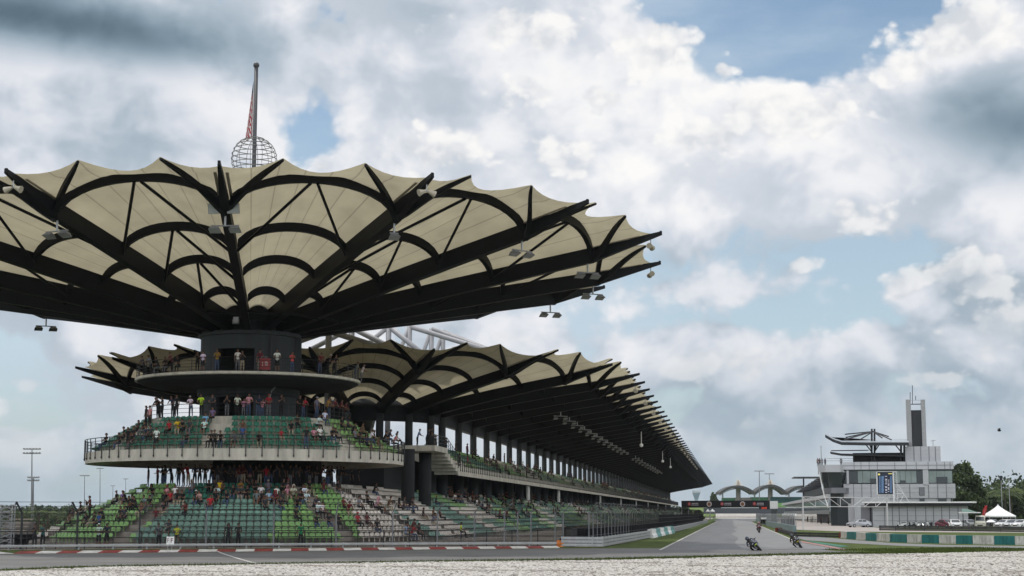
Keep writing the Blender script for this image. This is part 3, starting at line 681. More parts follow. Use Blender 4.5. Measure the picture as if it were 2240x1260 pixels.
# ------------------------------------------------------------------ petal canopies
def membrane_mat():
    m = bpy.data.materials.new('canopy_fabric'); m.use_nodes = True; nt = m.node_tree; nt.nodes.clear(); L = nt.links.new
    o = nt.nodes.new('ShaderNodeOutputMaterial'); mix = nt.nodes.new('ShaderNodeMixShader'); d = nt.nodes.new('ShaderNodeBsdfDiffuse'); t = nt.nodes.new('ShaderNodeBsdfTranslucent')
    uv = nt.nodes.new('ShaderNodeUVMap'); uv.uv_map = 'panel'; sp = nt.nodes.new('ShaderNodeSeparateXYZ'); L(uv.outputs[0], sp.inputs[0])
    w = nt.nodes.new('ShaderNodeMath'); w.operation = 'MULTIPLY'; L(sp.outputs[0], w.inputs[0]); w.inputs[1].default_value = 7.0
    fr = nt.nodes.new('ShaderNodeMath'); fr.operation = 'PINGPONG'; L(w.outputs[0], fr.inputs[0]); fr.inputs[1].default_value = .5
    sm = nt.nodes.new('ShaderNodeMapRange'); sm.interpolation_type = 'SMOOTHSTEP'; L(fr.outputs[0], sm.inputs[0]); sm.inputs[1].default_value = .012; sm.inputs[2].default_value = .045; sm.inputs[3].default_value = .68; sm.inputs[4].default_value = 1
    tc = nt.nodes.new('ShaderNodeTexCoord'); n = nt.nodes.new('ShaderNodeTexNoise'); n.inputs['Scale'].default_value = .35; n.inputs['Detail'].default_value = 6; L(tc.outputs['Object'], n.inputs['Vector'])
    mr = nt.nodes.new('ShaderNodeMapRange'); L(n.outputs['Fac'], mr.inputs[0]); mr.inputs[1].default_value = .3; mr.inputs[2].default_value = .7; mr.inputs[3].default_value = .86; mr.inputs[4].default_value = 1.08
    mp = nt.nodes.new('ShaderNodeMapping'); mp.inputs['Scale'].default_value = (9, 3.0, 1); L(uv.outputs[0], mp.inputs[0]); n2 = nt.nodes.new('ShaderNodeTexNoise'); n2.inputs['Scale'].default_value = 1; n2.inputs['Detail'].default_value = 7; L(mp.outputs[0], n2.inputs['Vector'])
    oi = nt.nodes.new('ShaderNodeObjectInfo'); av = nt.nodes.new('ShaderNodeVectorMath'); av.operation = 'ADD'; cb = nt.nodes.new('ShaderNodeCombineXYZ'); L(oi.outputs['Random'], cb.inputs[2]); sc9 = nt.nodes.new('ShaderNodeVectorMath'); sc9.operation = 'SCALE'; sc9.inputs['Scale'].default_value = 40; L(cb.outputs[0], sc9.inputs[0]); L(mp.outputs[0], av.inputs[0]); L(sc9.outputs[0], av.inputs[1]); L(av.outputs[0], n2.inputs['Vector'])
    m2 = nt.nodes.new('ShaderNodeMapRange'); L(n2.outputs['Fac'], m2.inputs[0]); m2.inputs[1].default_value = .35; m2.inputs[2].default_value = .68; m2.inputs[3].default_value = .92; m2.inputs[4].default_value = 1.03
    m3 = nt.nodes.new('ShaderNodeMapRange'); L(oi.outputs['Random'], m3.inputs[0]); m3.inputs[3].default_value = .9; m3.inputs[4].default_value = 1.06
    mu0 = nt.nodes.new('ShaderNodeMath'); mu0.operation = 'MULTIPLY'; L(m2.outputs[0], mu0.inputs[0]); L(m3.outputs[0], mu0.inputs[1]); mu1 = nt.nodes.new('ShaderNodeMath'); mu1.operation = 'MULTIPLY'; L(mu0.outputs[0], mu1.inputs[0]); L(mr.outputs[0], mu1.inputs[1])
    mu = nt.nodes.new('ShaderNodeMath'); mu.operation = 'MULTIPLY'; L(sm.outputs[0], mu.inputs[0]); L(mu1.outputs[0], mu.inputs[1])
    mx = nt.nodes.new('ShaderNodeMix'); mx.data_type = 'RGBA'; mx.blend_type = 'MULTIPLY'; mx.inputs[0].default_value = 1; mx.inputs[6].default_value = (.455, .41, .29, 1); L(mu.outputs[0], mx.inputs[7])
    L(mx.outputs[2], d.inputs[0]); L(mx.outputs[2], t.inputs[0]); mix.inputs[0].default_value = TRANSL; L(d.outputs[0], mix.inputs[1]); L(t.outputs[0], mix.inputs[2]); L(mix.outputs[0], o.inputs[0])
    return m
TRANSL = .44
FABRIC = membrane_mat()
def lerp(a, b, t): return a + (b - a) * t
def bay(parent, P, g, al, stations, braces, name_m='canopy_membrane', detail=1):
    """P(u, r, z): world point of bay coordinate u (0..1 across), radius r, height z; g: geometry numbers"""
    r0, rn, rt, rp = g['r0'], g['rn'], g['rt'], g['rp']
    def ztop(r): return g['zb'](r) + g['dp'](r)
    crest = lambda r: ztop(r) + g['rise'] * (r / rn) * (1 if r <= rn else 1)
    def bump(u): return 1 - abs(2*u - 1) ** 1.9
    up = al
    def inner(u, r, st=None):
        sag = 0
        return P(u, r, ztop(r) - .05 + g['rise'] * (.12 + .88 * r / rn) * bump(u))
    zt, zp = g['zt'], g['zp']
    def edge(u):
        def seg(a, b, x, dr, dz):
            k = 4*x*(1-x); return lerp(a[0], b[0], x) - dr*k, lerp(a[1], b[1], x) - dz*k
        A = (rt - .9, zt - .1); B = (rp, zp)
        if u < up: return seg(A, B, u/up, .5, .25)
        if u > 1 - up: return seg(B, A, (u-1+up)/up, .5, .25)
        return seg(B, B, (u-up)/(1-2*up), g['scal'], .35)
    def outer(u, w):
        re, ze = edge(u)
        za = ztop(rn) - .05 + g['rise'] * bump(u)
        us = up * w; rid = math.exp(-((min(u, 1-u) - us) / .07) ** 2) * .28 * math.sin(PI * w)
        sad = -.22 * math.sin(PI*w) * (1 if up < u < 1-up else .6)
        return P(u, lerp(rn, re, w), lerp(za, ze, w) + rid + sad)
    nu, ni, no = (20, 18, 8) if detail else (8, 5, 4)
    mb = MB(); rows = []; uvs = []
    us = [i / nu for i in range(nu + 1)]
    # put edge peaks on grid lines
    us[min(range(nu+1), key=lambda i: abs(us[i]-up))] = up; us[min(range(nu+1), key=lambda i: abs(us[i]-1+up))] = 1-up
    for j in range(ni):
        r = lerp(r0, rn, j / ni); rows.append([inner(u, r) for u in us]); uvs.append(j / ni)
    for j in range(no + 1): rows.append([outer(u, j / no) for u in us]); uvs.append(1 + j / no)
    mb.v = [tuple(p) for r_ in rows for p in r_]; n = nu + 1
    mb.f = [(j*n+i, j*n+i+1, (j+1)*n+i+1, (j+1)*n+i) for j in range(len(rows)-1) for i in range(nu)]; mb.m = [0]*len(mb.f)
    o = mb.build(name_m, FABRIC, parent, smooth=True, fix=False)
    lay = o.data.uv_layers.new(name='panel')
    for lp in o.data.loops: lay.data[lp.index].uv = (us[lp.vertex_index % n], uvs[lp.vertex_index // n])
    # arches
    feet = {}
    side = lambda u, r: (P(u, r + .1, 0) - P(u, r, 0)).normalized()
    for k, r in enumerate(stations):
        fz = g['zb'](r) + g['dp'](r) * .25; az_ = ztop(r) + g['rise'] * (.12 + .88*r/rn) - .12
        ue = g['hw'] / (P(0, r, 0) - P(1, r, 0)).length
        pts, sd = [], []
        for i in range(15):
            u = lerp(ue, 1 - ue, i / 14); x = abs(2*u - 1); pts.append(P(u, r, fz + (az_ - fz) * math.sqrt(max(0, 1 - x ** 2.1)))); sd.append(side(u, r))
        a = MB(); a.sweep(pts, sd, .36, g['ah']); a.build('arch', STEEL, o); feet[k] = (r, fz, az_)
    # struts to the peaks
    for sgn in (0, 1):
        pts, sd = [], []
        for i in range(8):
            w = i / 7; u = up * w; u = u if sgn == 0 else 1 - u
            p = outer(u, w); zf = g['zb'](rn) + .2
            lift = (1 - w) ** 2 * (p.z - (P(0, rn, zf).z)) if i < 7 else 0
            pts.append(p - Vector((0, 0, .06 + lift * .75))); 
        for i in range(8):
            d = pts[min(i+1, 7)] - pts[max(i-1, 0)]; sd.append(Vector((d.y, -d.x, 0)).normalized())
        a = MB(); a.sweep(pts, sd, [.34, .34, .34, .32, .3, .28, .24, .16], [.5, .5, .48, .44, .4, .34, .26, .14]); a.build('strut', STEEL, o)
    for k in braces:
        r1, f1, a1 = feet[k]; r2, f2, a2 = feet[k-1]
        for uu in (0, 1):
            ue = g['hw'] / (P(0, r2, 0) - P(1, r2, 0)).length
            a = MB(); a.tube([P(.5 + (-.02 if uu == 0 else .02), r1, a1 - g['ah'] - .02), P(ue if uu == 0 else 1 - ue, r2, f2)], .11, 6); a.build('brace', STEEL, o)
    return o
def rib(parent, P0, g, name='rib'):
    """P0(r, z) in the rib's own vertical plane"""
    rs_ = [g['rr'], lerp(g['rr'], g['rn'], .12), lerp(g['rr'], g['rn'], .3), lerp(g['rr'], g['rn'], .55), lerp(g['rr'], g['rn'], .8), g['rn'], lerp(g['rn'], g['rt'], .35), lerp(g['rn'], g['rt'], .7), g['rt']]
    d = (P0(10, 0) - P0(5, 0)).normalized(); sd = Vector((d.y, -d.x, 0)); mb = MB()
    top = [P0(r, g['zb'](r) + g['dp'](r)) for r in rs_]; hs = [g['dp'](r) for r in rs_]
    mb.sweep(top, sd, [.42]*6 + [.36, .28, .18], hs)
    fl = [P0(r, g['zb'](r) + .0) for r in rs_]
    mb.sweep(fl, sd, [.62]*6 + [.5, .36, .2], .09)
    if g['rt'] > 33: mb.box(P0(g['rt'] - .1, g['zt'] - .06), (.16, .16, .22))
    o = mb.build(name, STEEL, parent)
    for s2 in (-1, 1):                                 # clamp plates that hold the fabric edge beside the outer rib
        c = MB(); c.sweep([P0(r, g['zb'](r) + g['dp'](r) - .02) + sd * s2 * .38 for r in rs_[5:8]], sd, .2, .06); c.build('clamp_strip', mat('clamp_tan', (.4, .35, .27), .6), o)
    return o
gT = dict(rr=3.3, r0=4.3, rn=29.55, rt=35.2, rp=33.35, zt=23.7, zp=24.44, rise=1.75, scal=2.1, hw=.3, ah=.62)
gT['zb'] = lambda r: 17.1 + 4.55 * max(0, (r - 4) / 25.5) ** .92 if r <= 29.55 else 21.66 + 1.86 * (r - 29.55) / 5.65
gT['dp'] = lambda r: lerp(1.45, 1.1, min(1, max(0, (r - 4) / 25.5))) if r <= 29.55 else lerp(1.1, .2, (r - 29.55) / 5.65)
TH0, DT = -.06114, PI / 8
for k in range(16):
    rib(ROUND, lambda r, z, k=k: TW(r, TH0 + k*DT, z, 1), gT)
    bay(ROUND, lambda u, r, z, k=k: TW(r, TH0 + (k+u)*DT, z, 1), gT, .116 / DT, (8.9, 15.2, 21.3, 29.55), (3,) if k % 2 == 0 else (3, 2, 1))
# hub bracing
for k in (-1, 0, 1, 2):
    mb = MB(); mb.tube([TW(8.2, TH0 + k*DT, 18.3), TW(8.2, TH0 + (k+1)*DT, 18.0)], .1, 6); mb.build('hub_brace', STEEL, ROUND)
# mast, globe and flag
MZ = at(553, 140, 131).z
mb = MB(); mb.tube([(AX.x, AX.y, 18), (AX.x, AX.y, MZ - .2)], .2, 12, r2=.17); mb.sphere((AX.x, AX.y, MZ - .1), .27, 12, 8); mb.build('flagpole', mat('pole_grey', (.06, .062, .067), .5), ROUND, smooth=True)
gz = at(549, 348, 131).z; gr = 1.93
mb = MB()
for k in range(-3, 7):
    a = k * R(13); rr = gr * math.cos(a); zz = gz + gr * math.sin(a) * 1.0
    mb.tube([(AX.x + rr*math.cos(t), AX.y + rr*math.sin(t), zz) for t in [2*PI*i/32 for i in range(33)]], .035, 5)
for k in range(12):
    t = 2*PI*k/12; mb.tube([(AX.x + gr*math.cos(a)*math.cos(t), AX.y + gr*math.cos(a)*math.sin(t), gz + gr*math.sin(a)) for a in [R(-40 + 12*i) for i in range(11)]], .022, 5)
mb.build('globe_cage', mat('cage_grey', (.16, .16, .155), .5, .3), ROUND)
def flag():
    z0, z1 = at(549, 178, 131).z, at(540, 303, 131).z; mb = MB(); nu, nv = 10, 40; left = -AXR
    for j in range(nv + 1):
        v = j / nv; wd = .05 + .52 * v ** 1.1
        for i in range(nu + 1):
            u = i / nu; fold = .13 * math.sin(u * 9 + v * 2) * (1 - .2*v)
            p = AX + left * (.2 + wd * u) + AXH * fold; mb.v.append((p.x, p.y, lerp(z0, z1, v) - .25 * u * (1 - v) + .12 * math.sin(u * 7)))
    n = nu + 1
    for j in range(nv):
        for i in range(nu):
            c = 2 if j < nv * .2 else (0 if int((j * .42 + i * .55)) % 2 == 0 else 1)
            mb.f.append((j*n+i, j*n+i+1, (j+1)*n+i+1, (j+1)*n+i)); mb.m.append(c)
    fm = [mat('flag_red', (.4, .02, .03), .8), mat('flag_white', (.7, .7, .7), .8), mat('flag_blue', (.02, .03, .12), .8)]
    single(mb, 'flag', fm, 'limp red and white striped flag with dark blue corner hanging beside the mast', 'flag', (AX.x, AX.y, z1), smooth=True)
flag()
# ------------------------------------------------------------------ long stand roof
FT, DM = 164.7, .372
def MF(r, th, z): return ST(SC - r * math.sin(th), FT - r * math.cos(th), z)
gM = dict(rr=7.6, r0=8.0, rn=25.05, rt=30.4, rp=28.9, zt=17.35, zp=18.2, rise=1.55, scal=1.7, hw=.25, ah=.5)
gM['zb'] = lambda r: 11.9 + 3.6 * max(0, (r - 6) / 19.05) ** .8 if 6 < r <= 25.05 else 11.9 if r <= 6 else 15.5 + 1.65 * (r - 25.05) / 5.35
gM['dp'] = lambda r: lerp(1.25, .85, min(1, max(0, (r - 6) / 19))) if r <= 25.05 else lerp(.85, .14, (r - 25.05) / 5.35)
for k in range(10):
    th = PI/2 - k * DM
    rib(MAIN, lambda r, z, th=th: MF(r, th, z), gM)
    if k < 9: bay(MAIN, lambda u, r, z, th=th: MF(r, th - u*DM, z), gM, .126 / DM, (10.5, 15, 20, 25.05), ())
BAY = 10.28; NB = 60
def dupbay(o, parent, dt):
    c = o.copy(); C.objects.link(c); c.parent = parent; c.location = o.location + U * dt
    for ch in list(o.children):
        d = ch.copy(); C.objects.link(d); d.parent = c
    return c
rb = rib(MAIN, lambda r, z: ST(SC - r, FT + BAY, z), gM)
b1 = bay(MAIN, lambda u, r, z: ST(SC - r, FT + u*BAY, z), gM, .33, (10.5, 15, 20, 25.05), ())
for k in range(1, NB):
    dupbay(rb, MAIN, k * BAY)
    if k < 14: dupbay(b1, MAIN, k * BAY)
b2 = bay(MAIN, lambda u, r, z: ST(SC - r, FT + (14+u)*BAY, z), gM, .33, (20, 25.05), (), detail=0)
arch2 = [c for c in b2.children if c.name.startswith(('arch', 'strut'))]
av, af, nn_ = [], [], 0
for c in arch2:
    v = np.array([tuple(x.co) for x in c.data.vertices]); f = np.array([tuple(p.vertices) for p in c.data.polygons])
    for k in range(0, NB - 14): av.append(v + np.array(U) * BAY * k + np.array(W[MAIN.name])); af.append(f + nn_); nn_ += len(v)
for c in arch2: bpy.data.objects.remove(c)
npmesh('arch', np.concatenate(av), np.concatenate(af), np.zeros(sum(len(f) for f in af)), [STEEL], MAIN)['kind'] = 'stuff'
for k in range(1, NB - 14): dupbay(b2, MAIN, k * BAY)
# eaves beam over the columns and the funnel at the centre of the fan
mb = MB(); mb.sweep([MF(8.6, PI/2 - k*DM/3, 13.45) for k in range(28)], [(MF(9, PI/2 - k*DM/3, 0) - MF(8, PI/2 - k*DM/3, 0)).normalized() for k in range(28)], .7, 1.5); mb.build('eaves_beam', STEEL, MAIN)
mb = MB(); mb.box(ST(SC - 8.6, (FT + 790)/2, 12.7), (.7, 790 - FT, 1.5), Matrix.Rotation(-YAW, 3, 'Z')); mb.build('eaves_beam', STEEL, MAIN)
mb = MB(); q_ = ST(SC, FT); mb.lathe([(.1, 14.6), (.9, 14.4), (1.6, 13.8), (1.75, 13.2), (1.4, 11.6), (.8, 10), (.6, 0), (.1, 0)], (q_.x, q_.y), n=16); mb.build('funnel', GLASSD, MAIN, smooth=True)
mb = MB(); mb.lathe([(8.6, 13.3), (8.6, 13.5), (4, 15.4), (.2, 15.8), (.2, 15.6), (4, 15.2)], (q_.x, q_.y), n=32); mb.build('inner_dome', STEEL, MAIN, smooth=True)
# rear half of the roof behind the columns and columns
mb = MB(); mb.tube([ST(SC - 9, 0, 9.1), ST(SC - 9, 0, 12.7)], .4, 12); mb.tube([ST(SC - 9, 0, 0), ST(SC - 9, 0, 9.1)], .62, 12)
colp = mb.build('column', DARKW, MAIN, smooth=True)
base = W[MAIN.name]
cols = [MF(9, PI/2 - k*DM, 0) for k in range(8)] + [ST(SC - 9, FT + BAY * k, 0) for k in range(1, 61)]
for i, p in enumerate(cols):
    c = colp if i == 0 else colp.copy()
    if i: C.objects.link(c); c.parent = MAIN
    c.location = p - ST(SC - 9, 0, 0)
mb = MB()
for i, (px, py) in enumerate([(690, 722), (745, 714), (830, 711), (880, 711), (930, 716), (957, 722)]):
    t = (150.5, 160, 178, 190, 204.5, 213)[i]; top = ST(SC, t, EYE + (HOR - py) * (ST(SC, t).y) / 3445 + .2); fr = ST(SC - 24, t, 18.2) if i > 2 else ST(SC - 8, t, 18.0)
    m1 = MB(); m1.tube([ST(SC, t, 10), top], .32, 8); m1.build('truss_post', GREYP, MAIN, smooth=True)
    m1 = MB(); m1.tube([top, fr], .3, 8); m1.build('truss_stay', GREYP, MAIN, smooth=True)
    m1 = MB(); m1.tube([top, ST(SC + 3.4, t, 17.5) if i > 2 else ST(SC + 8, t, 18.0)], .28, 8); m1.build('truss_stay', GREYP, MAIN, smooth=True)
# grey service stairs and panels seen between the columns
for (s0, t0, s1, t1, z0, z1) in ((44, 176, 40, 196, 8.5, 12.2), (47, 190, 42, 212, 7.5, 11.0), (45, 205, 41, 236, 8.0, 11.5), (46, 168, 43, 184, 2, 6.5)):
    m1 = MB(); m1.sweep([ST(s0, t0, z1), ST((s0+s1)/2, (t0+t1)/2, (z0+z1)/2), ST(s1, t1, z0)], N, 2.4, .5)
    for k in range(10): m1.box(ST(lerp(s0, s1, k/9), lerp(t0, t1, k/9), lerp(z1, z0, k/9) + .5), (.08, 1.6, 1.0))
    m1.build('service_stair', GREYP, MAIN)
# stair and landing between ring and balcony
lt = ST(SC - 11.6, 145.5, 8.65)
mb = MB(); M_ = Matrix.Rotation(-YAW, 3, 'Z')
for k in range(6):
    w = k / 5; mb.box(ST(SC - lerp(11.7, 12.0, w), lerp(146.3, 151.6, w), lerp(8.3, 6.75, w) - .2), (2.4, 1.06 + .002*k, .62), M_)
mb.build('balcony_stair', CONC, MAIN)
mb = MB(); mb.box(ST(SC - 11, 142.6, 8.35), (4.2, 6.6, .5), M_); mb.build('landing', CONC, MAIN)
for t in (135.6, 143.4):
    mb = MB(); mb.tube([ST(SC - 11.4, t, 0), ST(SC - 11.4, t, 8.1)], .6, 14); mb.build('landing_column', BLACKIN, MAIN, smooth=True)
mb = MB(); mb.box(ST(SC - 8, 142.4, 4.5), (1.2, 8, 8), M_); mb.build('landing_core', BLACKIN, MAIN)
railing(MAIN, 'landing_railing', [ST(SC - 13, 139.6, 8.6), ST(SC - 13, 145.8, 8.6)], 1.0, (1, .66, .33), 1.2)
railing(MAIN, 'stair_railing', [ST(SC - 13, 146, 8.6), ST(SC - 13.1, 152.1, 7.1)], 1.0, (1, .66, .33), .8)
# hanging white screens at the balcony edge
for t in (212, 250, 330, 392, 455, 520, 590, 660):
    mb = MB(); mb.box(ST(SC - 12.2, t, 5.2), (.2, 2.2, 1.9), M_); mb.build('hanging_panel', mat('panel_grey', (.5, .49, .47), .6, noise=.4, scale=1.5), MAIN)
# ------------------------------------------------------------------ barriers, debris fence, front railing
AP = [gnd(*p) for p in [(-90, 1207), (0, 1204), (300, 1201.3), (600, 1199.3), (900, 1197.6), (1110, 1196.6), (1226, 1196.6), (1318, 1197.2), (1372, 1187), (1421, 1177.2), (1470, 1165.8), (1520, 1152.5), (1548, 1143.5)]]
AL = [0]
for i in range(1, len(AP)): AL.append(AL[-1] + (AP[i] - AP[i-1]).length)
def off_path(P, o):
    out = []
    for i, p in enumerate(P):
        d = (P[min(i+1, len(P)-1)] - P[max(i-1, 0)]).normalized(); out.append(p + Vector((-d.y, d.x, 0)) * o)
    return out
FENCE = off_path(AP, 1.1); FRONT = off_path(AP, 2.3)
def plen(P):
    L = [0]
    for i in range(1, len(P)): L.append(L[-1] + (P[i] - P[i-1]).length)
    return L
# low grey rail in front of the round stand
def rails(name, label, P, hs, hh, th, m, post, cat='crash barrier', pm=GALV, group=None):
    t = thing(name, label, cat, P[0], group)
    z1 = max(hs) + hh
    for h in hs:
        mb = MB(); pts = [p + Vector((0, 0, h + hh)) for p in P]
        sd = []
        for i in range(len(P)):
            d = (P[min(i+1, len(P)-1)] - P[max(i-1, 0)]).normalized(); sd.append(Vector((d.y, -d.x, 0)))
        mb.sweep(pts, sd, th, hh); mb.sweep([p + s_ * (th*.5 + .012) - Vector((0, 0, hh*.28)) for p, s_ in zip(pts, sd)], sd, .03, hh*.44)
        mb.build('rail', m, t)
    L = plen(P); n = max(1, min(95, int(L[-1] / post)))
    for k in range(n + 1):
        p, d = along(P, L, L[-1] * k / n); q = p + Vector((-d.y, d.x, 0)) * (th*.5 + .08)
        mb = MB(); mb.box(q + Vector((0, 0, z1/2)), (.1, .1, z1 + .04)); mb.build('post', pm, t)
    return t
RAILG = mat('guard_rail_grey', (.36, .36, .36), .45, .3, noise=.18, scale=1.5)
rails('guard_rail', 'low pale grey guard rail in front of the round grandstand behind the striped kerb', AP[:7], (.2,), .15, .12, RAILG, 2.2)
rails('guard_rail', 'triple pale grey guard rail curving from the orange end piece to the white blocks', [AP[6] + (AP[7]-AP[6]) * .02] + AP[7:10], (.06, .30, .54), .2, .12, RAILG, 2.2)
rails('guard_rail', 'far grey guard rail between the green verge and the long dark fence', AP[10:], (.06, .30, .54), .2, .12, RAILG, 4)
mb = MB(); mb.box(AP[6] + Vector((0, 0, .24)), (.55, .16, .48)); mb.box(AP[6] + Vector((0, -.1, .24)), (.52, .05, .12))
single(mb, 'rail_end_marker', mat('orange_paint', (.5, .14, .02), .6, noise=.3), 'orange end piece where the low guard rail meets the triple rail', 'barrier marker', AP[6])
# white and teal water filled blocks beside the verge
P_ = [AP[9].lerp(AP[10], k / 6) for k in range(7)]
blw = mat('block_white', (.6, .6, .57), .7, noise=.3, scale=1.5); blt = mat('block_teal', (.1, .24, .22), .7, noise=.35, scale=1.2)
def block(p0, p1, h, w, m, name, label, grp):
    d = (p1 - p0); l = d.length; d.normalize(); ang = math.atan2(d.y, d.x); mb = MB()
    M = Matrix.Rotation(ang, 3, 'Z'); prof_ = [(-w/2, 0), (w/2, 0), (w*.44, h*.3), (w*.3, h*.5), (w*.26, h), (-w*.26, h), (-w*.3, h*.5), (-w*.44, h*.3)]
    vs = [M @ Vector((sx * (l/2 - .03), y, z)) + (p0 + p1) / 2 for sx in (-1, 1) for y, z in prof_]; k = len(prof_)
    mb.add(vs, [(j, (j+1) % k, k + (j+1) % k, k + j) for j in range(k)] + [tuple(range(k))[::-1], tuple(range(k, 2*k))])
    mb.box((p0 + p1) / 2 + Vector((0, 0, h + .03)), (min(.5, l*.4), w*.3, .06), M)
    return single(mb, name, m, label, 'barrier block', (p0 + p1) / 2, grp)
for k in range(6):
    block(P_[k], P_[k+1], .85, .8, blw if k % 2 == 0 else blt, 'barrier_block', ('white' if k % 2 == 0 else 'teal') + ' barrier block on the verge, ' + ['nearest', 'second', 'third', 'fourth', 'fifth', 'farthest'][k] + ' of the short row before the far rail', 'white and teal blocks on the left verge')
# debris fence
def mesh_mat(name, cov, sc, col):
    m = bpy.data.materials.new(name); m.use_nodes = True; nt = m.node_tree; nt.nodes.clear(); L = nt.links.new
    o = nt.nodes.new('ShaderNodeOutputMaterial'); mix = nt.nodes.new('ShaderNodeMixShader'); tr = nt.nodes.new('ShaderNodeBsdfTransparent'); d = nt.nodes.new('ShaderNodeBsdfDiffuse'); d.inputs[0].default_value = (*col, 1)
    uv = nt.nodes.new('ShaderNodeUVMap'); uv.uv_map = 'wire'; sp = nt.nodes.new('ShaderNodeSeparateXYZ'); L(uv.outputs[0], sp.inputs[0]); fs = []
    for s in (1, -1):
        a = nt.nodes.new('ShaderNodeMath'); a.operation = 'MULTIPLY_ADD'; L(sp.outputs[1], a.inputs[0]); a.inputs[1].default_value = s; L(sp.outputs[0], a.inputs[2])
        p = nt.nodes.new('ShaderNodeMath'); p.operation = 'PINGPONG'; L(a.outputs[0], p.inputs[0]); p.inputs[1].default_value = sc
        g = nt.nodes.new('ShaderNodeMath'); g.operation = 'LESS_THAN'; L(p.outputs[0], g.inputs[0]); g.inputs[1].default_value = sc * cov; fs.append(g)
    mx = nt.nodes.new('ShaderNodeMath'); mx.operation = 'MAXIMUM'; L(fs[0].outputs[0], mx.inputs[0]); L(fs[1].outputs[0], mx.inputs[1])
    L(mx.outputs[0], mix.inputs[0]); L(tr.outputs[0], mix.inputs[1]); L(d.outputs[0], mix.inputs[2]); L(mix.outputs[0], o.inputs[0]); return m
WIRE = mesh_mat('chain_link', .17, .05, (.03, .032, .035)); WIRED = mesh_mat('dense_mesh', .4, .05, (.008, .009, .01)); WIREB = mesh_mat('screen_mesh', .78, .05, (.012, .011, .011))
def panel(name, P, z0, z1, m, parent, lean=None):
    mb = MB(); L = plen(P); vs = []; fs = []
    for p in P: vs += [p + Vector((0, 0, z0)), p + Vector((0, 0, z1))]
    fs = [(2*i, 2*i+2, 2*i+3, 2*i+1) for i in range(len(P)-1)]; mb.add(vs, fs); o = mb.build(name, m, parent, fix=False)
    lay = o.data.uv_layers.new(name='wire')
    for lp in o.data.loops: lay.data[lp.index].uv = (L[lp.vertex_index // 2], z0 if lp.vertex_index % 2 == 0 else z1)
    return o
fence = thing('debris_fence', 'tall wire debris fence with bent post tops between spectators and the corner', 'fence', FENCE[0])
FL = plen(FENCE)
def lean_at(px): k = min(1, max(0, (px - 300) / 800)); return Vector((lerp(-.36, .62, k), lerp(-.25, -.1, k), .75))
post_px = [44, 169, 305, 450, 597, 735, 858, 956, 1039, 1104, 1132, 1162, 1214, 1233]
s_posts = []
for px in post_px:
    s_ = 0; best = 1e9
    for k in range(4000):
        s = FL[-1] * k / 4000; p, d = along(FENCE, FL, s); e = abs(px_of(p)[0] - px)
        if e < best: best, s_ = e, s
    s_posts.append(s_)
s = s_posts[-1] + 3
while s < FL[-1] and len(s_posts) < 90: s_posts.append(s); s += 2.6 if s < 160 else 4.5
tops = []
GALVF = mat('fence_post_grey', (.16, .165, .17), .5, .3, noise=.2, scale=2)
for k, s in enumerate(s_posts):
    p, d = along(FENCE, FL, s); px = px_of(p)[0]; ln = lean_at(px); r = .075 if px < 200 else .06 if k < 14 else .05
    mb = MB(); mb.tube([p, p + Vector((0, 0, 2.45)), p + Vector((0, 0, 2.45)) + ln], r, 6); mb.build('post', RAILM if px < 320 or k > 26 else GALVF, fence); tops.append((p, ln))
    if k < 14: mb = MB(); mb.box(p + Vector((0, 0, .03)), (.3, .3, .06)); mb.build('base_plate', GALVF, fence)
for h in (.25, .8, 1.35, 1.9, 2.4):
    mb = MB(); mb.tube([p + Vector((0, 0, h)) for p in FENCE], .014, 4, cap=False); mb.build('cable', RAILM, fence)
ends = [(FENCE[0], lean_at(0))] + tops[:30]
for k in (.25, .6, .98):
    mb = MB(); mb.tube([p + Vector((0, 0, 2.45)) + ln * k for p, ln in ends], .016, 4, cap=False); mb.build('cable', RAILM, fence)
panel('wire_mesh', FENCE[:7], .05, 2.45, WIRE, fence)
far = [along(FENCE, FL, FL[6] + (FL[-1] - FL[6]) * k / 40)[0] for k in range(41)]
panel('dense_mesh', far[:11], .05, 2.45, WIRED, fence); panel('dense_mesh', far[10:], .05, 2.3, WIREB, fence)
rl = thing('front_railing', 'black steel railing along the walkway in front of the lowest seats', 'railing', FRONT[0])
railing(rl, 'railing_run', FRONT[:7], 1.2, (1, .62, .34, .06), 1.9, .03)
fr2 = off_path(AP, 2.3)[6:]; railing(rl, 'railing_bars', fr2, 1.3, (1, .06), .4, .032)
mb = MB(); mb.tube([p + Vector((0, 0, .55)) for p in off_path(AP, 3.2)[6:]], .09, 4); single(mb, 'advertising_strip', mat('dull_red', (.2, .03, .03), .7), 'long dull red strip behind the dark fence bars beside the straight', 'advertising board', fr2[0])
# lattice mast at the left edge
b0 = at(11, 1190, 116); b0.z = 0; ht = at(11, 1104, 116).z
lm = thing('lattice_mast', 'galvanised square lattice mast at the left edge beside the fence', 'mast', b0)
for dx in (-.5, .5):
    for dy in (-.3, .3): mb = MB(); mb.tube([b0 + Vector((dx, dy, 0)), b0 + Vector((dx, dy, ht))], .05, 5); mb.build('leg', GALV, lm)
mb = MB()
for k in range(9):
    z = ht * (k + .5) / 9; h = ht / 18
    for dy in (-.3, .3): mb.tube([b0 + Vector((-.5, dy, z - h)), b0 + Vector((.5, dy, z + h))], .025, 4); mb.tube([b0 + Vector((.5, dy, z - h)), b0 + Vector((-.5, dy, z + h))], .025, 4)
mb.build('lattice', GALV, lm)
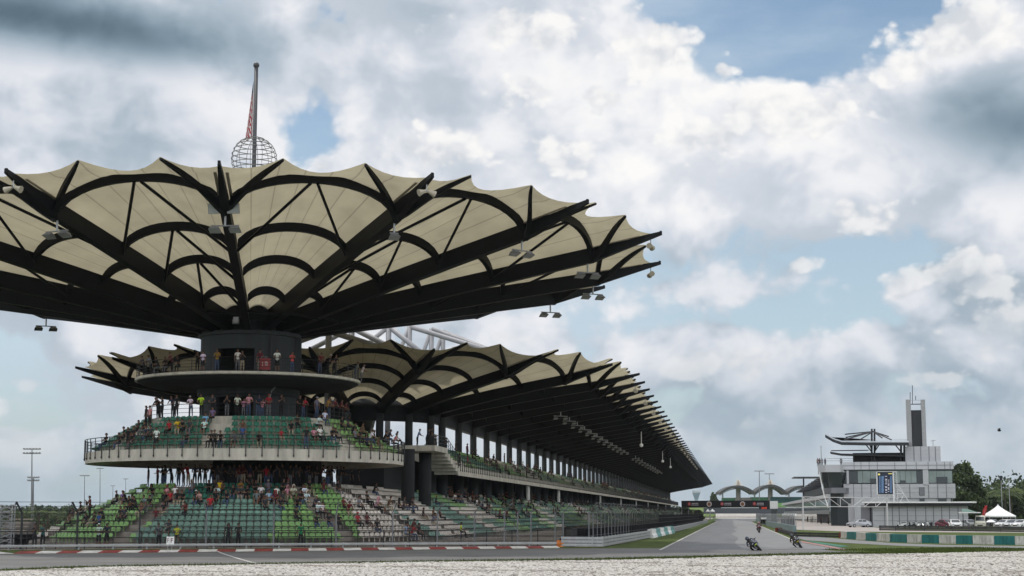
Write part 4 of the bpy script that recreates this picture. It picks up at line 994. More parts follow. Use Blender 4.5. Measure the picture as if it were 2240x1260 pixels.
# FF boards
for k, (x0, x1) in enumerate(((364, 371.5), (371.5, 381))):
    c = at((x0 + x1) / 2, 1182.5, 103.5); w = (x1 - x0) / 3445 * 103.5; h = .5
    t = thing('marshal_board', ['narrow white board with dark red letter F, left of the wider one', 'wide white board with dark red letter F above the guard rail'][k], 'sign board', c, 'letter boards on the guard rail')
    mb = MB(); mb.box(c, (w - .01, .04, h), Matrix.Rotation(.08 if k else -.35, 3, 'Z')); mb.build('board', WHITEP, t)
    text('F', .42, 'letter', mat('dark_red_letter', (.13, .01, .015), .7), t, c + Vector((0, -.032, 0)), (PI/2, 0, .08 if k else -.35)).scale = (.75 if k == 0 else .95, 1, 1)
    mb = MB(); mb.tube([c - Vector((0, -.03, h/2)), Vector((c.x, c.y + .03, 0))], .02, 5); mb.build('stake', GALV, t)
# ------------------------------------------------------------------ floodlights and loudspeakers
def head(mb, c, yaw, tilt, w=.62):
    M = Matrix.Rotation(yaw, 3, 'Z') @ Matrix.Rotation(tilt, 3, 'X'); vs = []
    for x, y, z in ((-.5,-.5,0),(.5,-.5,0),(.5,.5,0),(-.5,.5,0),(-.32,-.3,.5),(.32,-.3,.5),(.32,.3,.5),(-.32,.3,.5)): vs.append(M @ Vector((x*w*1.25, y*w, z*w*.8)) + c)
    mb.add(vs, [(4,5,6,7),(0,1,5,4),(1,2,6,5),(2,3,7,6),(3,0,4,7)]); mb.add([M @ Vector((x*w*1.2, y*w*.95, -.01)) + c for x, y in ((-.5,-.5),(.5,-.5),(.5,.5),(-.5,.5))], [(3,2,1,0)], 1)
def floodlight(c, label, n, group, yaw=0, up=False, drop=.75, w=.62):
    t = thing('floodlight', label, 'floodlight', c, group)
    mb = MB(); mb.tube([c + Vector((0, 0, .3)), c - Vector((0, 0, drop))], .075, 5); X = Vector((math.cos(yaw), math.sin(yaw), 0)); wd = .95 if n > 1 else .3
    mb.tube([c - Vector((0, 0, drop)) - X * wd, c - Vector((0, 0, drop)) + X * wd], .05, 5); mb.build('bracket', GALV, t)
    for k in range(n):
        x = (k - (n-1)/2) * 1.35 if n > 1 else 0; h = MB(); head(h, c - Vector((0, 0, drop + .34)) + X * x, yaw, -.35, w); h.build('lamp_head', [LAMPB, LAMPG], t)
    if up:
        for x in (-.62, .62):
            h = MB(); head(h, c + Vector((0, -.6, .28)) + X * x, yaw, -1.25, .68); h.build('lamp_head', [LAMPB, LAMPG], t)
    return t
for k, lb in ((0, 'four lamp floodlight on the rib node at the middle front of the big canopy'), (-1, 'twin floodlight under the left front rib of the big canopy'), (1, 'floodlight under the rib node right of the middle rib'), (2, 'twin floodlight with long arms under the second rib right of the middle'),
              (3, 'twin floodlight under the third rib right of the middle near the edge'), (4, 'floodlight under the right hand rim of the canopy'), (5, 'dark floodlight hanging below the rear right rim of the canopy'), (-6, 'dark floodlight hanging below the rear left rim of the canopy')):
    p = TW(29.2, TH0 + k*DT, gT['zb'](29.2) - .05, 1); floodlight(p, lb, 1 if k in (1,) else 2, 'floodlights under the big canopy', TH0 + k*DT if abs(k) < 3 else .4, k == 0)
mb = MB(); mb.box(at(516, 698, 126.6), (.55, .3, .8)); mb.box(at(516, 700, 126.4), (.42, .1, .5), mi=1); single(mb, 'wall_lamp', [LAMPB, LAMPG], 'pale boxy floodlight fixed on the dark hub under the canopy', 'wall lamp', at(516, 708, 126.6))
def horn(c, d, mb):
    d = d.normalized(); mb.tube([c - d * .28, c - d * .08, c + d * .1, c + d * .24], .09, 8, r2=.25)
def speaker(c, label, group, dirs):
    t = thing('loudspeaker', label, 'loudspeaker', c, group); mb = MB(); mb.tube([c, c - Vector((0, 0, .7))], .04, 5); mb.build('bracket', GALV, t)
    for d in dirs: h = MB(); horn(c - Vector((0, 0, .75)) + d * .35, d + Vector((0, 0, -.35)), h); h.build('horn', CREAMP, t)
for k, lb in ((-1, 'left front'), (1, 'right front'), (3, 'right'), (4, 'rear right')):
    p = TW(34.3, TH0 + k*DT, 23.35, 1); dv = dirT(TH0 + k*DT); speaker(p, f'cream horn loudspeakers hanging from the {lb} tip of the big canopy', 'horn loudspeakers on the big canopy', [dv.cross(Vector((0,0,1))), -dv.cross(Vector((0,0,1)))])
words_ = 'first second third fourth fifth sixth seventh eighth ninth tenth eleventh twelfth thirteenth fourteenth fifteenth sixteenth seventeenth eighteenth nineteenth twentieth'.split()
def ordn(n):
    if n < 20: return words_[n]
    tens = ['', '', 'twenty', 'thirty', 'forty', 'fifty', 'sixty', 'seventy', 'eighty', 'ninety', 'hundred']
    t, u = divmod(n + 1, 10)
    if u == 0: return {20: 'twentieth', 30: 'thirtieth', 40: 'fortieth', 50: 'fiftieth', 60: 'sixtieth', 70: 'seventieth', 80: 'eightieth', 90: 'ninetieth', 100: 'hundredth'}[n + 1]
    return tens[t] + '-' + words_[u - 1]
for k in range(16):
    p = ST(SC - 29.3, FT + BAY * (2 * k + 1), 17.0); speaker(p, f'cream horn loudspeakers at long stand roof edge, {ordn(k)} pair from near end', 'horn loudspeakers along the long roof edge', [U, -U])
for k in range(22):
    t_ = FT + 22 + BAY * k * (1 if k < 12 else 1.2); p = ST(SC - 19.5, t_, gM['zb'](20.4) + .1)
    floodlight(p, f'twin floodlight hanging under the long stand roof, {ordn(k)} from the near end', 2, 'floodlights under the long roof', YAW + .3, drop=.75, w=.42)
for k, t_ in enumerate((252, 330, 372)):
    mb = MB(); p = ST(SC - 25.5, t_, 15.6); mb.tube([p, p - Vector((0, 0, 2.0))], .06, 5); mb.sphere(p - Vector((0, 0, 2.2)), .3, 8, 6); single(mb, 'pendant_camera', WHITEP, f'small white pendant hanging under the long roof, {ordn(k)} from the near end', 'camera', p - Vector((0, 0, 2.5)), 'pendants under the long roof')
# ------------------------------------------------------------------ people
SKIN = mat('skin', (.2, .105, .07), .6); HAIRM = mat('dark_hair', (.012, .01, .009), .6); SHIRT = mat('shirt_cloth', (.5, .5, .5), .85, objcol=True)
CAPM = mat('headwear_cloth', (.5, .5, .5), .8, objcol=True); SHOE = mat('shoe', (.05, .05, .055), .7)
TROU = {'black': mat('trouser_black', (.014, .014, .016), .85), 'jeans': mat('trouser_denim', (.06, .09, .16), .85), 'khaki': mat('trouser_khaki', (.36, .3, .22), .85), 'grey': mat('trouser_grey', (.15, .15, .16), .85), 'shorts': mat('shorts_black', (.016, .016, .018), .85)}
def skel(pose):
    V, E, B = [], [], []
    def v(p, r): V.append((Vector(p), r)); return len(V) - 1
    def chain(start, pts, part):
        a = start
        for p, r in pts: b = v(p, r); E.append((a, b)); B.append((a, b, part)); a = b
        return a
    sit = pose.startswith('sit'); ride = pose == 'ride'
    lean = {'stand': 0, 'fold': -.03, 'phone': -.02, 'rail': -.22, 'sit': -.05, 'sit_lean': -.28, 'sit_back': .12, 'ride': -.6}[pose]
    hz = .56 if sit else .92; hz = .80 if ride else hz
    pel = v((0, 0, hz), (.15, .11))
    L = lambda k: (0, lean * k, hz + (.55 * k if not ride else .42 * k))
    sp = chain(pel, [(L(.33), (.14, .105)), (L(.68), (.16, .115)), (L(.92), (.13, .09))], 'shirt')
    nk = chain(sp, [((0, lean * 1.03 - .01, L(1)[2] + .03), (.055, .055))], 'skin')
    hd0 = Vector((0, lean * 1.06 - .03, L(1)[2] + .10)) if not ride else Vector((0, lean - .16, L(1)[2] + .06))
    chain(nk, [(hd0, (.07, .075)), (hd0 + Vector((0, -.01, .08)), (.078, .092)), (hd0 + Vector((0, .005, .15)), (.055, .065))], 'skin')
    for s in (-1, 1):
        if sit: leg = [((s*.1, -.02, hz - .02), .1), ((s*.13, -.42, hz - .02), .07), ((s*.14, -.44 - .06*s, .1), .042)]
        elif ride: leg = [((s*.14, .0, hz - .02), .1), ((s*.27, -.36, hz - .12), .075), ((s*.2, .08, .42), .05)]
        else: leg = [((s*.09, 0, hz - .06), .098), ((s*.105, -.02, .49), .066), ((s*.115, .02, .09), .042)]
        k = chain(pel, leg[:2], 'thigh'); k = chain(k, leg[2:], 'shin')
        f = leg[-1][0]; chain(k, [((f[0] + s*.015, f[1] - .15, max(f[2] - .05, .04)), .036)], 'shoe')
        sh = Vector((s*.185, lean * .93, L(.88)[2]))
        if pose == 'stand': arm = [(s*.24, .0, 1.13), (s*.25, -.06, .88)]
        elif pose == 'fold': arm = [(s*.25, -.02, 1.14), (-s*.04, -.22, 1.15)]
        elif pose == 'phone': arm = [(s*.25, -.1, 1.16), (s*.07, -.32, 1.36)]
        elif pose == 'rail': arm = [(s*.27, -.32, 1.14), (s*.12, -.52, 1.08)]
        elif pose == 'sit': arm = [(s*.25, -.05, .84), (s*.14, -.32, .66)]
        elif pose == 'sit_lean': arm = [(s*.24, -.38, .74), (s*.05, -.5, .82)]
        elif pose == 'sit_back': arm = [(s*.27, -.02, .86), (s*.03, -.2, .78)]
        else: arm = [(s*.34, -.62, .98), (s*.3, -.84, .93)]
        e = chain(sp, [(sh, .062)], 'shirt'); e = chain(e, [((sh * .45 + Vector(arm[0]) * .55), .05)], 'shirt'); e = chain(e, [(arm[0], .043), (arm[1], .03)], 'shirt' if ride else 'skin')
        d = (Vector(arm[1]) - Vector(arm[0])).normalized(); pl = Vector(arm[1]) + d * .07; e = chain(e, [(pl, .033)], 'skin')
        sd = d.cross(Vector((0, 0, 1)) if abs(d.z) < .8 else Vector((0, 1, 0))).normalized(); dn = Vector((0, 0, -.25)) if pose != 'phone' else Vector((0, .3, .1))
        for q, ln in ((-1.5, .062), (-.5, .075), (.5, .078), (1.5, .07)): chain(e, [(pl + sd * q * .017 + (d + dn * .4).normalized() * ln * .55, .0095), (pl + sd * q * .018 + (d + dn).normalized() * ln, .008)], 'skin')
        chain(e, [(pl - d * .02 + sd * .045 * -s + dn * .02, .011), (pl + d * .02 + sd * .06 * -s, .009)], 'skin')
    return V, E, B, hd0
POSE = {}
def pose_mesh(pose, trou):
    key = (pose, trou)
    if key in POSE: return POSE[key]
    V, E, B, hd = skel(pose)
    base_key = (pose, None)
    if base_key not in POSE:
        me = bpy.data.meshes.new('person'); me.from_pydata([p for p, r in V], E, []); o = bpy.data.objects.new('tmp', me); C.objects.link(o)
        sk = o.modifiers.new('skin', 'SKIN'); sk.branch_smoothing = .4
        for i, (p, r) in enumerate(V):
            d = me.skin_vertices[0].data[i]; d.radius = r if isinstance(r, tuple) else (r, r); d.use_root = (i == 0)
        sb = o.modifiers.new('sub', 'SUBSURF'); sb.levels = 1; sb.render_levels = 1
        dg = bpy.context.evaluated_depsgraph_get(); dg.update(); me2 = bpy.data.meshes.new_from_object(o.evaluated_get(dg)); bpy.data.objects.remove(o)
        # nose, ears and eyes grow out of the head
        bm = bmesh.new(); bm.from_mesh(me2)
        def bump(c, s3):
            r = bmesh.ops.create_icosphere(bm, subdivisions=1, radius=1)
            for v in r['verts']: v.co = Vector((v.co.x*s3[0], v.co.y*s3[1], v.co.z*s3[2])) + Vector(c)
        hc = hd + Vector((0, -.01, .075))
        bump(hc + Vector((0, -.095, -.012)), (.014, .02, .022)); bump(hc + Vector((.08, .0, 0)), (.012, .02, .03)); bump(hc + Vector((-.08, .0, 0)), (.012, .02, .03))
        n0 = len(bm.faces); bm.faces.ensure_lookup_table()
        for s in (-1, 1): bump(hc + Vector((s*.033, -.083, .018)), (.013, .01, .008))
        bump(hc + Vector((0, -.085, -.05)), (.025, .01, .007))
        bm.to_mesh(me2); bm.free(); POSE[base_key] = (me2, n0)
    me2, n0 = POSE[base_key]; me = me2.copy()
    for m in (SHIRT, TROU[trou], SKIN, SHOE, HAIRM): me.materials.append(m)
    segs = [(V[a][0], V[b][0], part) for a, b, part in B]
    tmap = {'shirt': 0, 'skin': 2, 'thigh': 1, 'shin': 2 if trou == 'shorts' else 1, 'shoe': 3}; mi = []
    for p in me.polygons:
        if p.index >= n0: mi.append(4); continue
        c = p.center; best, bp = 1e9, 0
        for a, b, part in segs:
            ab = b - a; t = min(1, max(0, (c - a).dot(ab) / max(ab.length_squared, 1e-9))); d = (c - a - ab * t).length
            if d < best: best, bp = d, tmap[part]
        mi.append(bp)
    me.polygons.foreach_set('material_index', mi); me.polygons.foreach_set('use_smooth', [True] * len(mi)); POSE[key] = me
    return me
HEADS = {}
def head_mesh(pose, kind):
    key = (pose, kind)
    if key in HEADS: return HEADS[key]
    hd = skel(pose)[3] + Vector((0, 0, .075)); bm = bmesh.new()
    bmesh.ops.create_uvsphere(bm, u_segments=12, v_segments=8, radius=1)
    sc = {'hair': (.098, .112, .112), 'cap': (.1, .115, .1), 'long hair': (.11, .12, .125), 'headscarf': (.118, .125, .14), 'helmet': (.135, .16, .15)}[kind]
    for v in bm.verts: v.co = Vector((v.co.x*sc[0], v.co.y*sc[1], v.co.z*sc[2]))
    if kind != 'helmet':
        cut = {'hair': lambda v: v.z < -.02 + (-v.y * .6 if v.y < 0 else -v.y * .5), 'cap': lambda v: v.z < .02, 'long hair': lambda v: v.y < -.035 and v.z < .06, 'headscarf': lambda v: v.y < -.06 and abs(v.x) < .07 and v.z < .075}[kind]
        bmesh.ops.delete(bm, geom=[f for f in bm.faces if cut(f.calc_center_median())], context='FACES')
    if kind == 'cap':
        vs = [bm.verts.new(p) for p in ((-.07, -.085, .03), (.07, -.085, .03), (.06, -.19, .015), (-.06, -.19, .015), (-.07, -.085, .04), (.07, -.085, .04), (.06, -.19, .022), (-.06, -.19, .022))]
        for f in ((0,1,2,3), (7,6,5,4), (2,6,7,3), (0,3,7,4), (1,5,6,2)): bm.faces.new([vs[i] for i in f])
    if kind in ('long hair', 'headscarf'):
        for v in bm.verts:
            if v.co.z < 0: v.co.z *= 2.1 if kind == 'long hair' else 1.7; v.co.x *= 1.15
    for v in bm.verts: v.co += hd
    me = bpy.data.meshes.new(kind.replace(' ', '_')); bm.to_mesh(me); bm.free(); me.materials.append(CAPM if kind in ('cap', 'headscarf', 'helmet') else HAIRM); me.materials.append(GLASSD)
    if kind == 'helmet':
        for p in me.polygons: q = p.center - hd; p.material_index = 1 if q.y < -.05 and -.06 < q.z < .055 else 0
    me.polygons.foreach_set('use_smooth', [True] * len(me.polygons)); HEADS[key] = me
    return me
COL = {'black': (.012, .012, .014), 'white': (.68, .68, .68), 'grey': (.16, .17, .19), 'red': (.35, .02, .03), 'maroon': (.11, .015, .02), 'coral': (.6, .1, .1), 'mustard': (.33, .18, .02), 'yellow': (.6, .42, .02), 'navy': (.015, .025, .06), 'blue': (.03, .1, .3), 'light blue': (.25, .4, .6),
       'pink': (.55, .25, .28), 'purple': (.2, .13, .3), 'green': (.02, .2, .08), 'neon yellow': (.6, .75, .05), 'brown': (.12, .07, .04), 'cream': (.6, .52, .42), 'dark grey': (.04, .042, .047), 'teal': (.03, .14, .15)}
NOUN = {'stand': 'standing', 'fold': 'standing', 'phone': 'standing', 'rail': 'leaning', 'sit': 'seated', 'sit_lean': 'seated', 'sit_back': 'seated'}
PEOPLE = []
def person(loc, ang, pose, shirt, trou, hk, hcol, tier, row, scale=1.0):
    o = bpy.data.objects.new('person', pose_mesh(pose, trou)); C.objects.link(o); o.location = loc; o.rotation_euler = (0, 0, ang); o.scale = (scale,) * 3
    c = COL[shirt]; o.color = (*[min(1, x * random.uniform(.85, 1.15)) for x in c], 1)
    h = bpy.data.objects.new(hk.replace(' ', '_'), head_mesh(pose, hk)); C.objects.link(h); h.parent = o; h.color = (*COL.get(hcol or 'black', COL['black']), 1)
    PEOPLE.append((o, pose, shirt, tier, row, hk, hcol, trou)); return o
def seat_solve(px, rows, r_shift=0.0):
    """for every row the place seen at picture column px on the front of the stand (circle, then straight)"""
    rr = ray(px, 1100); d = Vector((rr.x, rr.y, 0)).normalized(); out = []
    for i, (r, z) in enumerate(rows):
        r += r_shift; b = d.dot(AX); c2 = AX.length_squared - r*r; disc = b*b - c2; p = None
        if disc > 0:
            k = b - math.sqrt(disc); q = d * k; rel = q - AX; th = math.atan2(rel.dot(AXR), rel.dot(-AXH))
            if th <= TH90: p = (q, dirT(th), z, i)
        if p is None:
            k = -(SC - r) / d.dot(N); q = d * k
            if q.dot(U) > TC and k > 0: p = (q, N.copy(), z, i)
        if p: out.append(p)
    return out
TIER = {'P': ([(8.55, 13.42)], 'on the round platform'), 'W': ([(8.0, 9.95)], 'on the walkway behind the upper seats'), 'R': (RROWS, 'upper ring'), 'L': (LROWS, 'lower tier'), 'T': ([(7.9, 4.5)], 'in the shade under the ring'), 'F': None, 'B': None}
BR = [(12.3 - .85*i, 7.1 + .51*i) for i in range(4)]
def put(tier, px, py, pose=None, shirt='black', trou=None, hk='hair', hcol=None, sc=None):
    sit = tier in 'RLB' and (pose is None or pose.startswith('sit')) or (pose or '').startswith('sit')
    pose = pose or (random.choice(['sit', 'sit', 'sit_lean', 'sit_back']) if sit else random.choice(['stand', 'rail', 'fold', 'phone']))
    trou = trou or random.choice(['black', 'black', 'black', 'jeans', 'grey', 'khaki', 'shorts']); hh = 1.28 if pose.startswith('sit') else 1.68
    if tier == 'F':
        rr = ray(px, 1190); d = Vector((rr.x, rr.y, 0)).normalized(); k = min(range(2000), key=lambda k: abs(px_of(along(F2, F2L, F2L[-1] * k / 2000)[0])[0] - px)); q, dd = along(F2, F2L, F2L[-1] * k / 2000)
        return person(Vector((q.x, q.y, .01)), face_ang(Vector((dd.y, -dd.x, 0))) + random.uniform(-.4, .4), pose, shirt, trou, hk, hcol, 'F', 0, sc or 1)
    rows = BR if tier == 'B' else TIER[tier][0]; best = None
    if tier == 'B':
        rr = ray(px, 1000); d = Vector((rr.x, rr.y, 0)).normalized(); cand = []
        for i, (r, z) in enumerate(rows):
            k = -(SC - r) / d.dot(N); cand.append((d * k, N.copy(), z, i))
    else: cand = seat_solve(px, rows)
    for q, f, z, i in cand:
        y = px_of(Vector((q.x, q.y, z + hh)))[1]
        if best is None or abs(y - py) < best[0]: best = (abs(y - py), q, f, z, i)
    if best is None: return None
    _, q, f, z, i = best; jz = 0 if pose.startswith('sit') else 0
    q = q + f * (.0 if sit else random.uniform(-.15, .25))
    return person(Vector((q.x, q.y, z)), face_ang(f) + random.uniform(-.35, .35), pose, shirt, trou, hk, hcol, tier, i, sc or random.uniform(.94, 1.04))
F2 = off_path(AP, 3.0); F2L = plen(F2)
def Z3(l, tier): 
    for e in l: put(tier, 140 + e[0] / 2.947, 680 + e[1] / 2.947, *e[2:])
def Z4(l, tier):
    for e in l: put(tier, e[0] / 3.2, 940 + e[1] / 3.2, *e[2:])
def Z5(l, tier):
    for e in l: put(tier, 600 + e[0] / 3.2, 940 + e[1] / 3.2, *e[2:])
Z3([(685,270,'rail','maroon','black'), (835,258,'phone','black','black'), (875,255,'stand','white','shorts'), (963,252,'phone','mustard','jeans'), (1098,255,'stand','white','grey'), (1128,258,'phone','black','khaki'), (1243,250,'stand','maroon','khaki','cap','black'), (1352,240,'rail','white','shorts'),
    (1455,250,'phone','coral','jeans'), (1628,255,'rail','maroon','jeans'), (1675,270,'rail','black','black','cap','white'), (1712,292,'rail','black','black'), (1855,298,'rail','grey','jeans'), (1888,318,'rail','white','grey','cap','black'), (505,335,'rail','dark grey','black'), (535,345,'rail','grey','black'),
    (590,370,'sit_lean','black'), (640,365,'sit_lean','black'), (715,372,'sit_lean','black')], 'P')
Z3([(630,570,'phone','black','black'), (690,570,'rail','navy','black'), (720,560,'stand','black','black'), (805,560,'rail','white','jeans','cap','white'), (868,560,'rail','neon yellow','black'), (948,553,'rail','dark grey','black'), (1038,560,'phone','black','grey'), (1100,560,'rail','white','black','headscarf','black'), (1143,585,'rail','pink','grey','hair',None,.8),
    (1175,568,'rail','pink','jeans'), (1237,553,'rail','navy','jeans','headscarf','navy'), (1265,585,'rail','pink','jeans','hair',None,.8), (1305,555,'fold','red','grey','cap','red'), (1383,560,'phone','black','black'), (1505,565,'rail','black','black'), (1535,565,'rail','red','jeans'), (1622,562,'stand','grey','jeans','cap','white'),
    (1668,572,'rail','mustard','black'), (1697,580,'rail','dark grey','jeans'), (1722,580,'rail','maroon','black'), (1747,590,'rail','maroon','black'), (1785,595,'rail','maroon','black'), (590,600,'rail','black','black'), (607,590,'rail','black','black')], 'W')
Z3([(527,620,'stand','black','black'), (545,612,'stand','pink','black'), (578,745,'stand','white','shorts'), (405,755,'stand','black','shorts'), (1550,770,'stand','black','jeans')], 'R')
Z3([(665,690,None,'red'), (725,690,None,'yellow'), (760,690,None,'black'), (795,690,None,'dark grey'), (898,645,None,'light blue'), (945,640,None,'purple'), (890,705,None,'white','shorts'), (250,830,'sit_back','black'), (375,740,None,'black'), (440,755,None,'black'), (455,730,None,'black'), (495,710,None,'black'), (520,735,None,'navy'), (545,742,None,'dark grey'),
    (345,800,None,'black'), (430,780,None,'black'), (775,800,None,'black'), (1000,790,None,'black'), (935,800,None,'black'), (965,795,None,'dark grey'), (1095,800,None,'grey'), (1140,745,None,'blue'), (1140,712,None,'brown'), (1245,800,None,'black'), (1390,730,None,'red',None,'hair',None,.8), (1495,670,None,'black'), (1455,690,None,'black','khaki'), (1620,680,None,'white'),
    (1670,645,None,'white','jeans','cap','black'), (1605,760,None,'pink','shorts','long hair'), (1645,760,None,'white'), (1720,765,None,'black'), (1750,770,None,'black'), (1780,690,None,'black'), (1820,700,None,'dark grey','black','long hair'), (1915,720,None,'brown'), (1900,770,None,'black'), (1875,775,None,'grey'), (1950,800,None,'navy'), (1990,780,None,'black'), (2050,790,None,'black'),
    (2080,765,None,'dark grey','jeans'), (2115,790,None,'pink'), (2140,790,None,'white'), (2020,800,None,'brown'), (1960,770,None,'white'), (1850,740,None,'black')], 'R')
Z4([(637,435,'phone','maroon','black')], 'L')
Z4([(598,520,None,'cream','black','long hair'), (570,525,None,'black'), (515,565,None,'dark grey'), (495,578,None,'brown'), (610,605,None,'black'), (655,605,None,'black'), (700,605,None,'blue'), (730,548,None,'black'), (820,445,None,'black','black','cap','black'), (862,440,None,'purple'), (890,420,None,'black'), (905,480,None,'black'), (850,565,None,'black'), (875,560,None,'dark grey'), (930,480,None,'black'),
    (1025,480,None,'grey'), (1195,430,None,'red'), (1240,430,None,'black'), (1165,395,None,'brown'), (1095,548,None,'maroon'), (1150,510,None,'black'), (1300,520,None,'maroon'), (1375,425,None,'black','jeans','cap','white'), (1472,462,None,'red','jeans'), (1535,345,None,'yellow','black'), (1500,350,None,'black'), (1630,385,None,'black','jeans'), (1720,390,None,'black','shorts'), (1783,340,None,'black','shorts'),
    (1825,385,None,'white','shorts'), (1828,415,None,'black',None,'cap','white'), (1885,420,None,'light blue'), (1920,420,None,'blue'), (1960,460,None,'black'), (1975,440,None,'dark grey'), (2010,390,None,'pink',None,'headscarf','pink'), (2050,410,None,'cream',None,'headscarf','cream'), (2105,415,None,'black'), (2080,455,None,'black'), (2080,548,None,'black'), (2195,460,None,'dark grey',None,'cap','cream'), (1183,640,None,'dark grey','shorts'), (1245,680,None,'neon yellow','shorts'),
    (1050,470,None,'black'), (960,465,None,'black'), (985,520,None,'brown')], 'L')
Z5([(300,490,None,'white','black','cap','white'), (335,490,None,'white','black'), (300,595,None,'black'), (385,585,None,'black'), (455,575,None,'black'), (490,490,None,'maroon'), (515,500,None,'maroon'), (590,575,None,'red','black','cap','red'), (655,570,None,'maroon','shorts'), (720,615,None,'black'), (590,460,None,'grey'), (655,455,None,'black'), (705,480,None,'pink',None,'headscarf','pink'), (740,470,None,'cream',None,'headscarf','cream'),
    (790,465,None,'brown'), (870,480,None,'black',None,'headscarf','black'), (905,470,None,'dark grey','jeans'), (940,475,None,'black','jeans'), (970,480,None,'grey','jeans'), (1130,460,None,'black',None,'cap','yellow'), (1040,540,None,'black','khaki'), (1110,545,None,'brown'), (1165,550,None,'maroon','black','cap','black'), (1100,595,None,'grey','khaki'), (930,625,None,'black'), (960,630,None,'maroon'), (1010,675,None,'black'), (960,690,None,'red','jeans'), (920,700,None,'light blue'),
    (1305,640,None,'neon yellow','black'), (1225,430,None,'brown'), (1245,440,None,'white'), (1268,445,None,'white'), (1290,460,None,'grey'), (1350,450,None,'black'), (1380,455,None,'brown'), (1410,460,None,'dark grey'), (1490,520,None,'black'), (1505,515,None,'black'), (1590,500,None,'black'), (1525,462,None,'maroon'), (1620,500,None,'black'), (1700,480,None,'white'), (1790,490,None,'brown'), (1890,500,None,'black')], 'L')
Z5([(905,325,'stand','blue','jeans'), (980,345,'stand','maroon','grey'), (1105,375,'rail','blue','black'), (370,260,'stand','black','jeans'), (448,260,'stand','black','grey'), (525,310,'stand','black','black'), (580,310,'stand','dark grey','black')], 'T')
Z4([(240,640,'phone','dark grey','black'), (290,645,'phone','teal','black'), (688,655,'fold','white','shorts','cap','white'), (753,650,'fold','navy','shorts'), (1103,640,'rail','grey','black'), (1592,670,'stand','black','black','long hair'), (1670,663,'fold','black','black'), (2110,635,'stand','green','black','cap','green')], 'F')
Z5([(1135,35,'stand','black','black'), (1185,45,'phone','black','black'), (1270,85,'stand','black','black'), (1500,125,'stand','dark grey','black'), (1345,70,'stand','maroon','black')], 'B')
Z5([(1300,155,'stand','black','black','hair',None), (1350,180,'sit','red','grey','cap','black'), (1385,150,None,'black'), (1490,200,None,'dark grey'), (1470,200,None,'black'), (1760,255,'stand','maroon','black'), (1860,265,None,'black'), (1915,280,None,'black'), (1610,150,'stand','black','black'), (2080,310,None,'black')], 'B')
for px, sh in ((944, 'black'), (967, 'light blue'), (905, 'navy')):
    person(ST(SC - 11, 142.5, 8.6) + U * random.uniform(-2, 2) + N * random.uniform(-.5, 1.6), face_ang(N), 'rail', sh, 'black', 'hair', None, 'D', 0)
rs2 = random.Random(23); dk = ['black'] * 9 + ['dark grey'] * 4 + ['navy', 'navy', 'maroon', 'red', 'grey', 'white', 'blue', 'brown', 'brown', 'teal', 'mustard', 'pink', 'white']
for px in range(305, 760, 12): put('T', px + rs2.uniform(-3, 3), 1036, None, rs2.choice(dk[:17]))
taken = [px_of(o.location)[0:2] for o, *_ in PEOPLE]
while len(PEOPLE) < 286:
    px, py = rs2.triangular(290, 860, 560), rs2.gauss(1060, 14)
    if py < 1040 or py > 1105: continue
    if px < 330 and py < 1075 - (px - 270) * .3: continue
    if any(abs(a - px) < 8 and abs(b - py - 28) < 7 for a, b in taken): continue
    o = put('L', px, py, None, rs2.choice(dk), None, rs2.choice(['hair', 'hair', 'hair', 'cap', 'long hair', 'headscarf']), rs2.choice(['black', 'white', 'red', 'cream', 'grey', 'navy']))
    if o: taken.append((px, py + 28))
# labels
byrow = {}
for e in PEOPLE: byrow.setdefault((e[3], e[4]), []).append(e)
for (tier, row), L in byrow.items():
    L.sort(key=lambda e: px_of(e[0].location)[0])
    for k, (o, pose, shirt, t_, r_, hk, hcol, trou) in enumerate(L):
        w = NOUN[pose]; acc = {'cap': f' and {hcol or "dark"} cap', 'headscarf': f' and {hcol} headscarf'}.get(hk, '')
        where = {'P': 'on the round platform', 'W': 'on the walkway behind the upper ring', 'T': 'in shade under the ring', 'F': 'at the fence', 'D': 'on the landing beside the ring'}.get(tier) or f'in {ordn(r_)} row of {"upper ring" if tier == "R" else "lower tier" if tier == "L" else "the balcony"}'
        lb = f'{w} person in {shirt}{acc}, {ordn(k)} from left {where}'
        if len(lb.replace('-', ' ').split()) > 16: lb = f'{w} person in {shirt}, {ordn(k)} from left {where}'
        setp(o, lb, 'person', {'P': 'people on the round platform', 'W': 'people on the upper walkway', 'R': 'spectators in the upper ring', 'L': 'spectators in the lower tier', 'T': 'people standing under the ring', 'F': 'people at the fence', 'B': 'spectators on the balcony', 'D': 'people on the landing'}[tier])
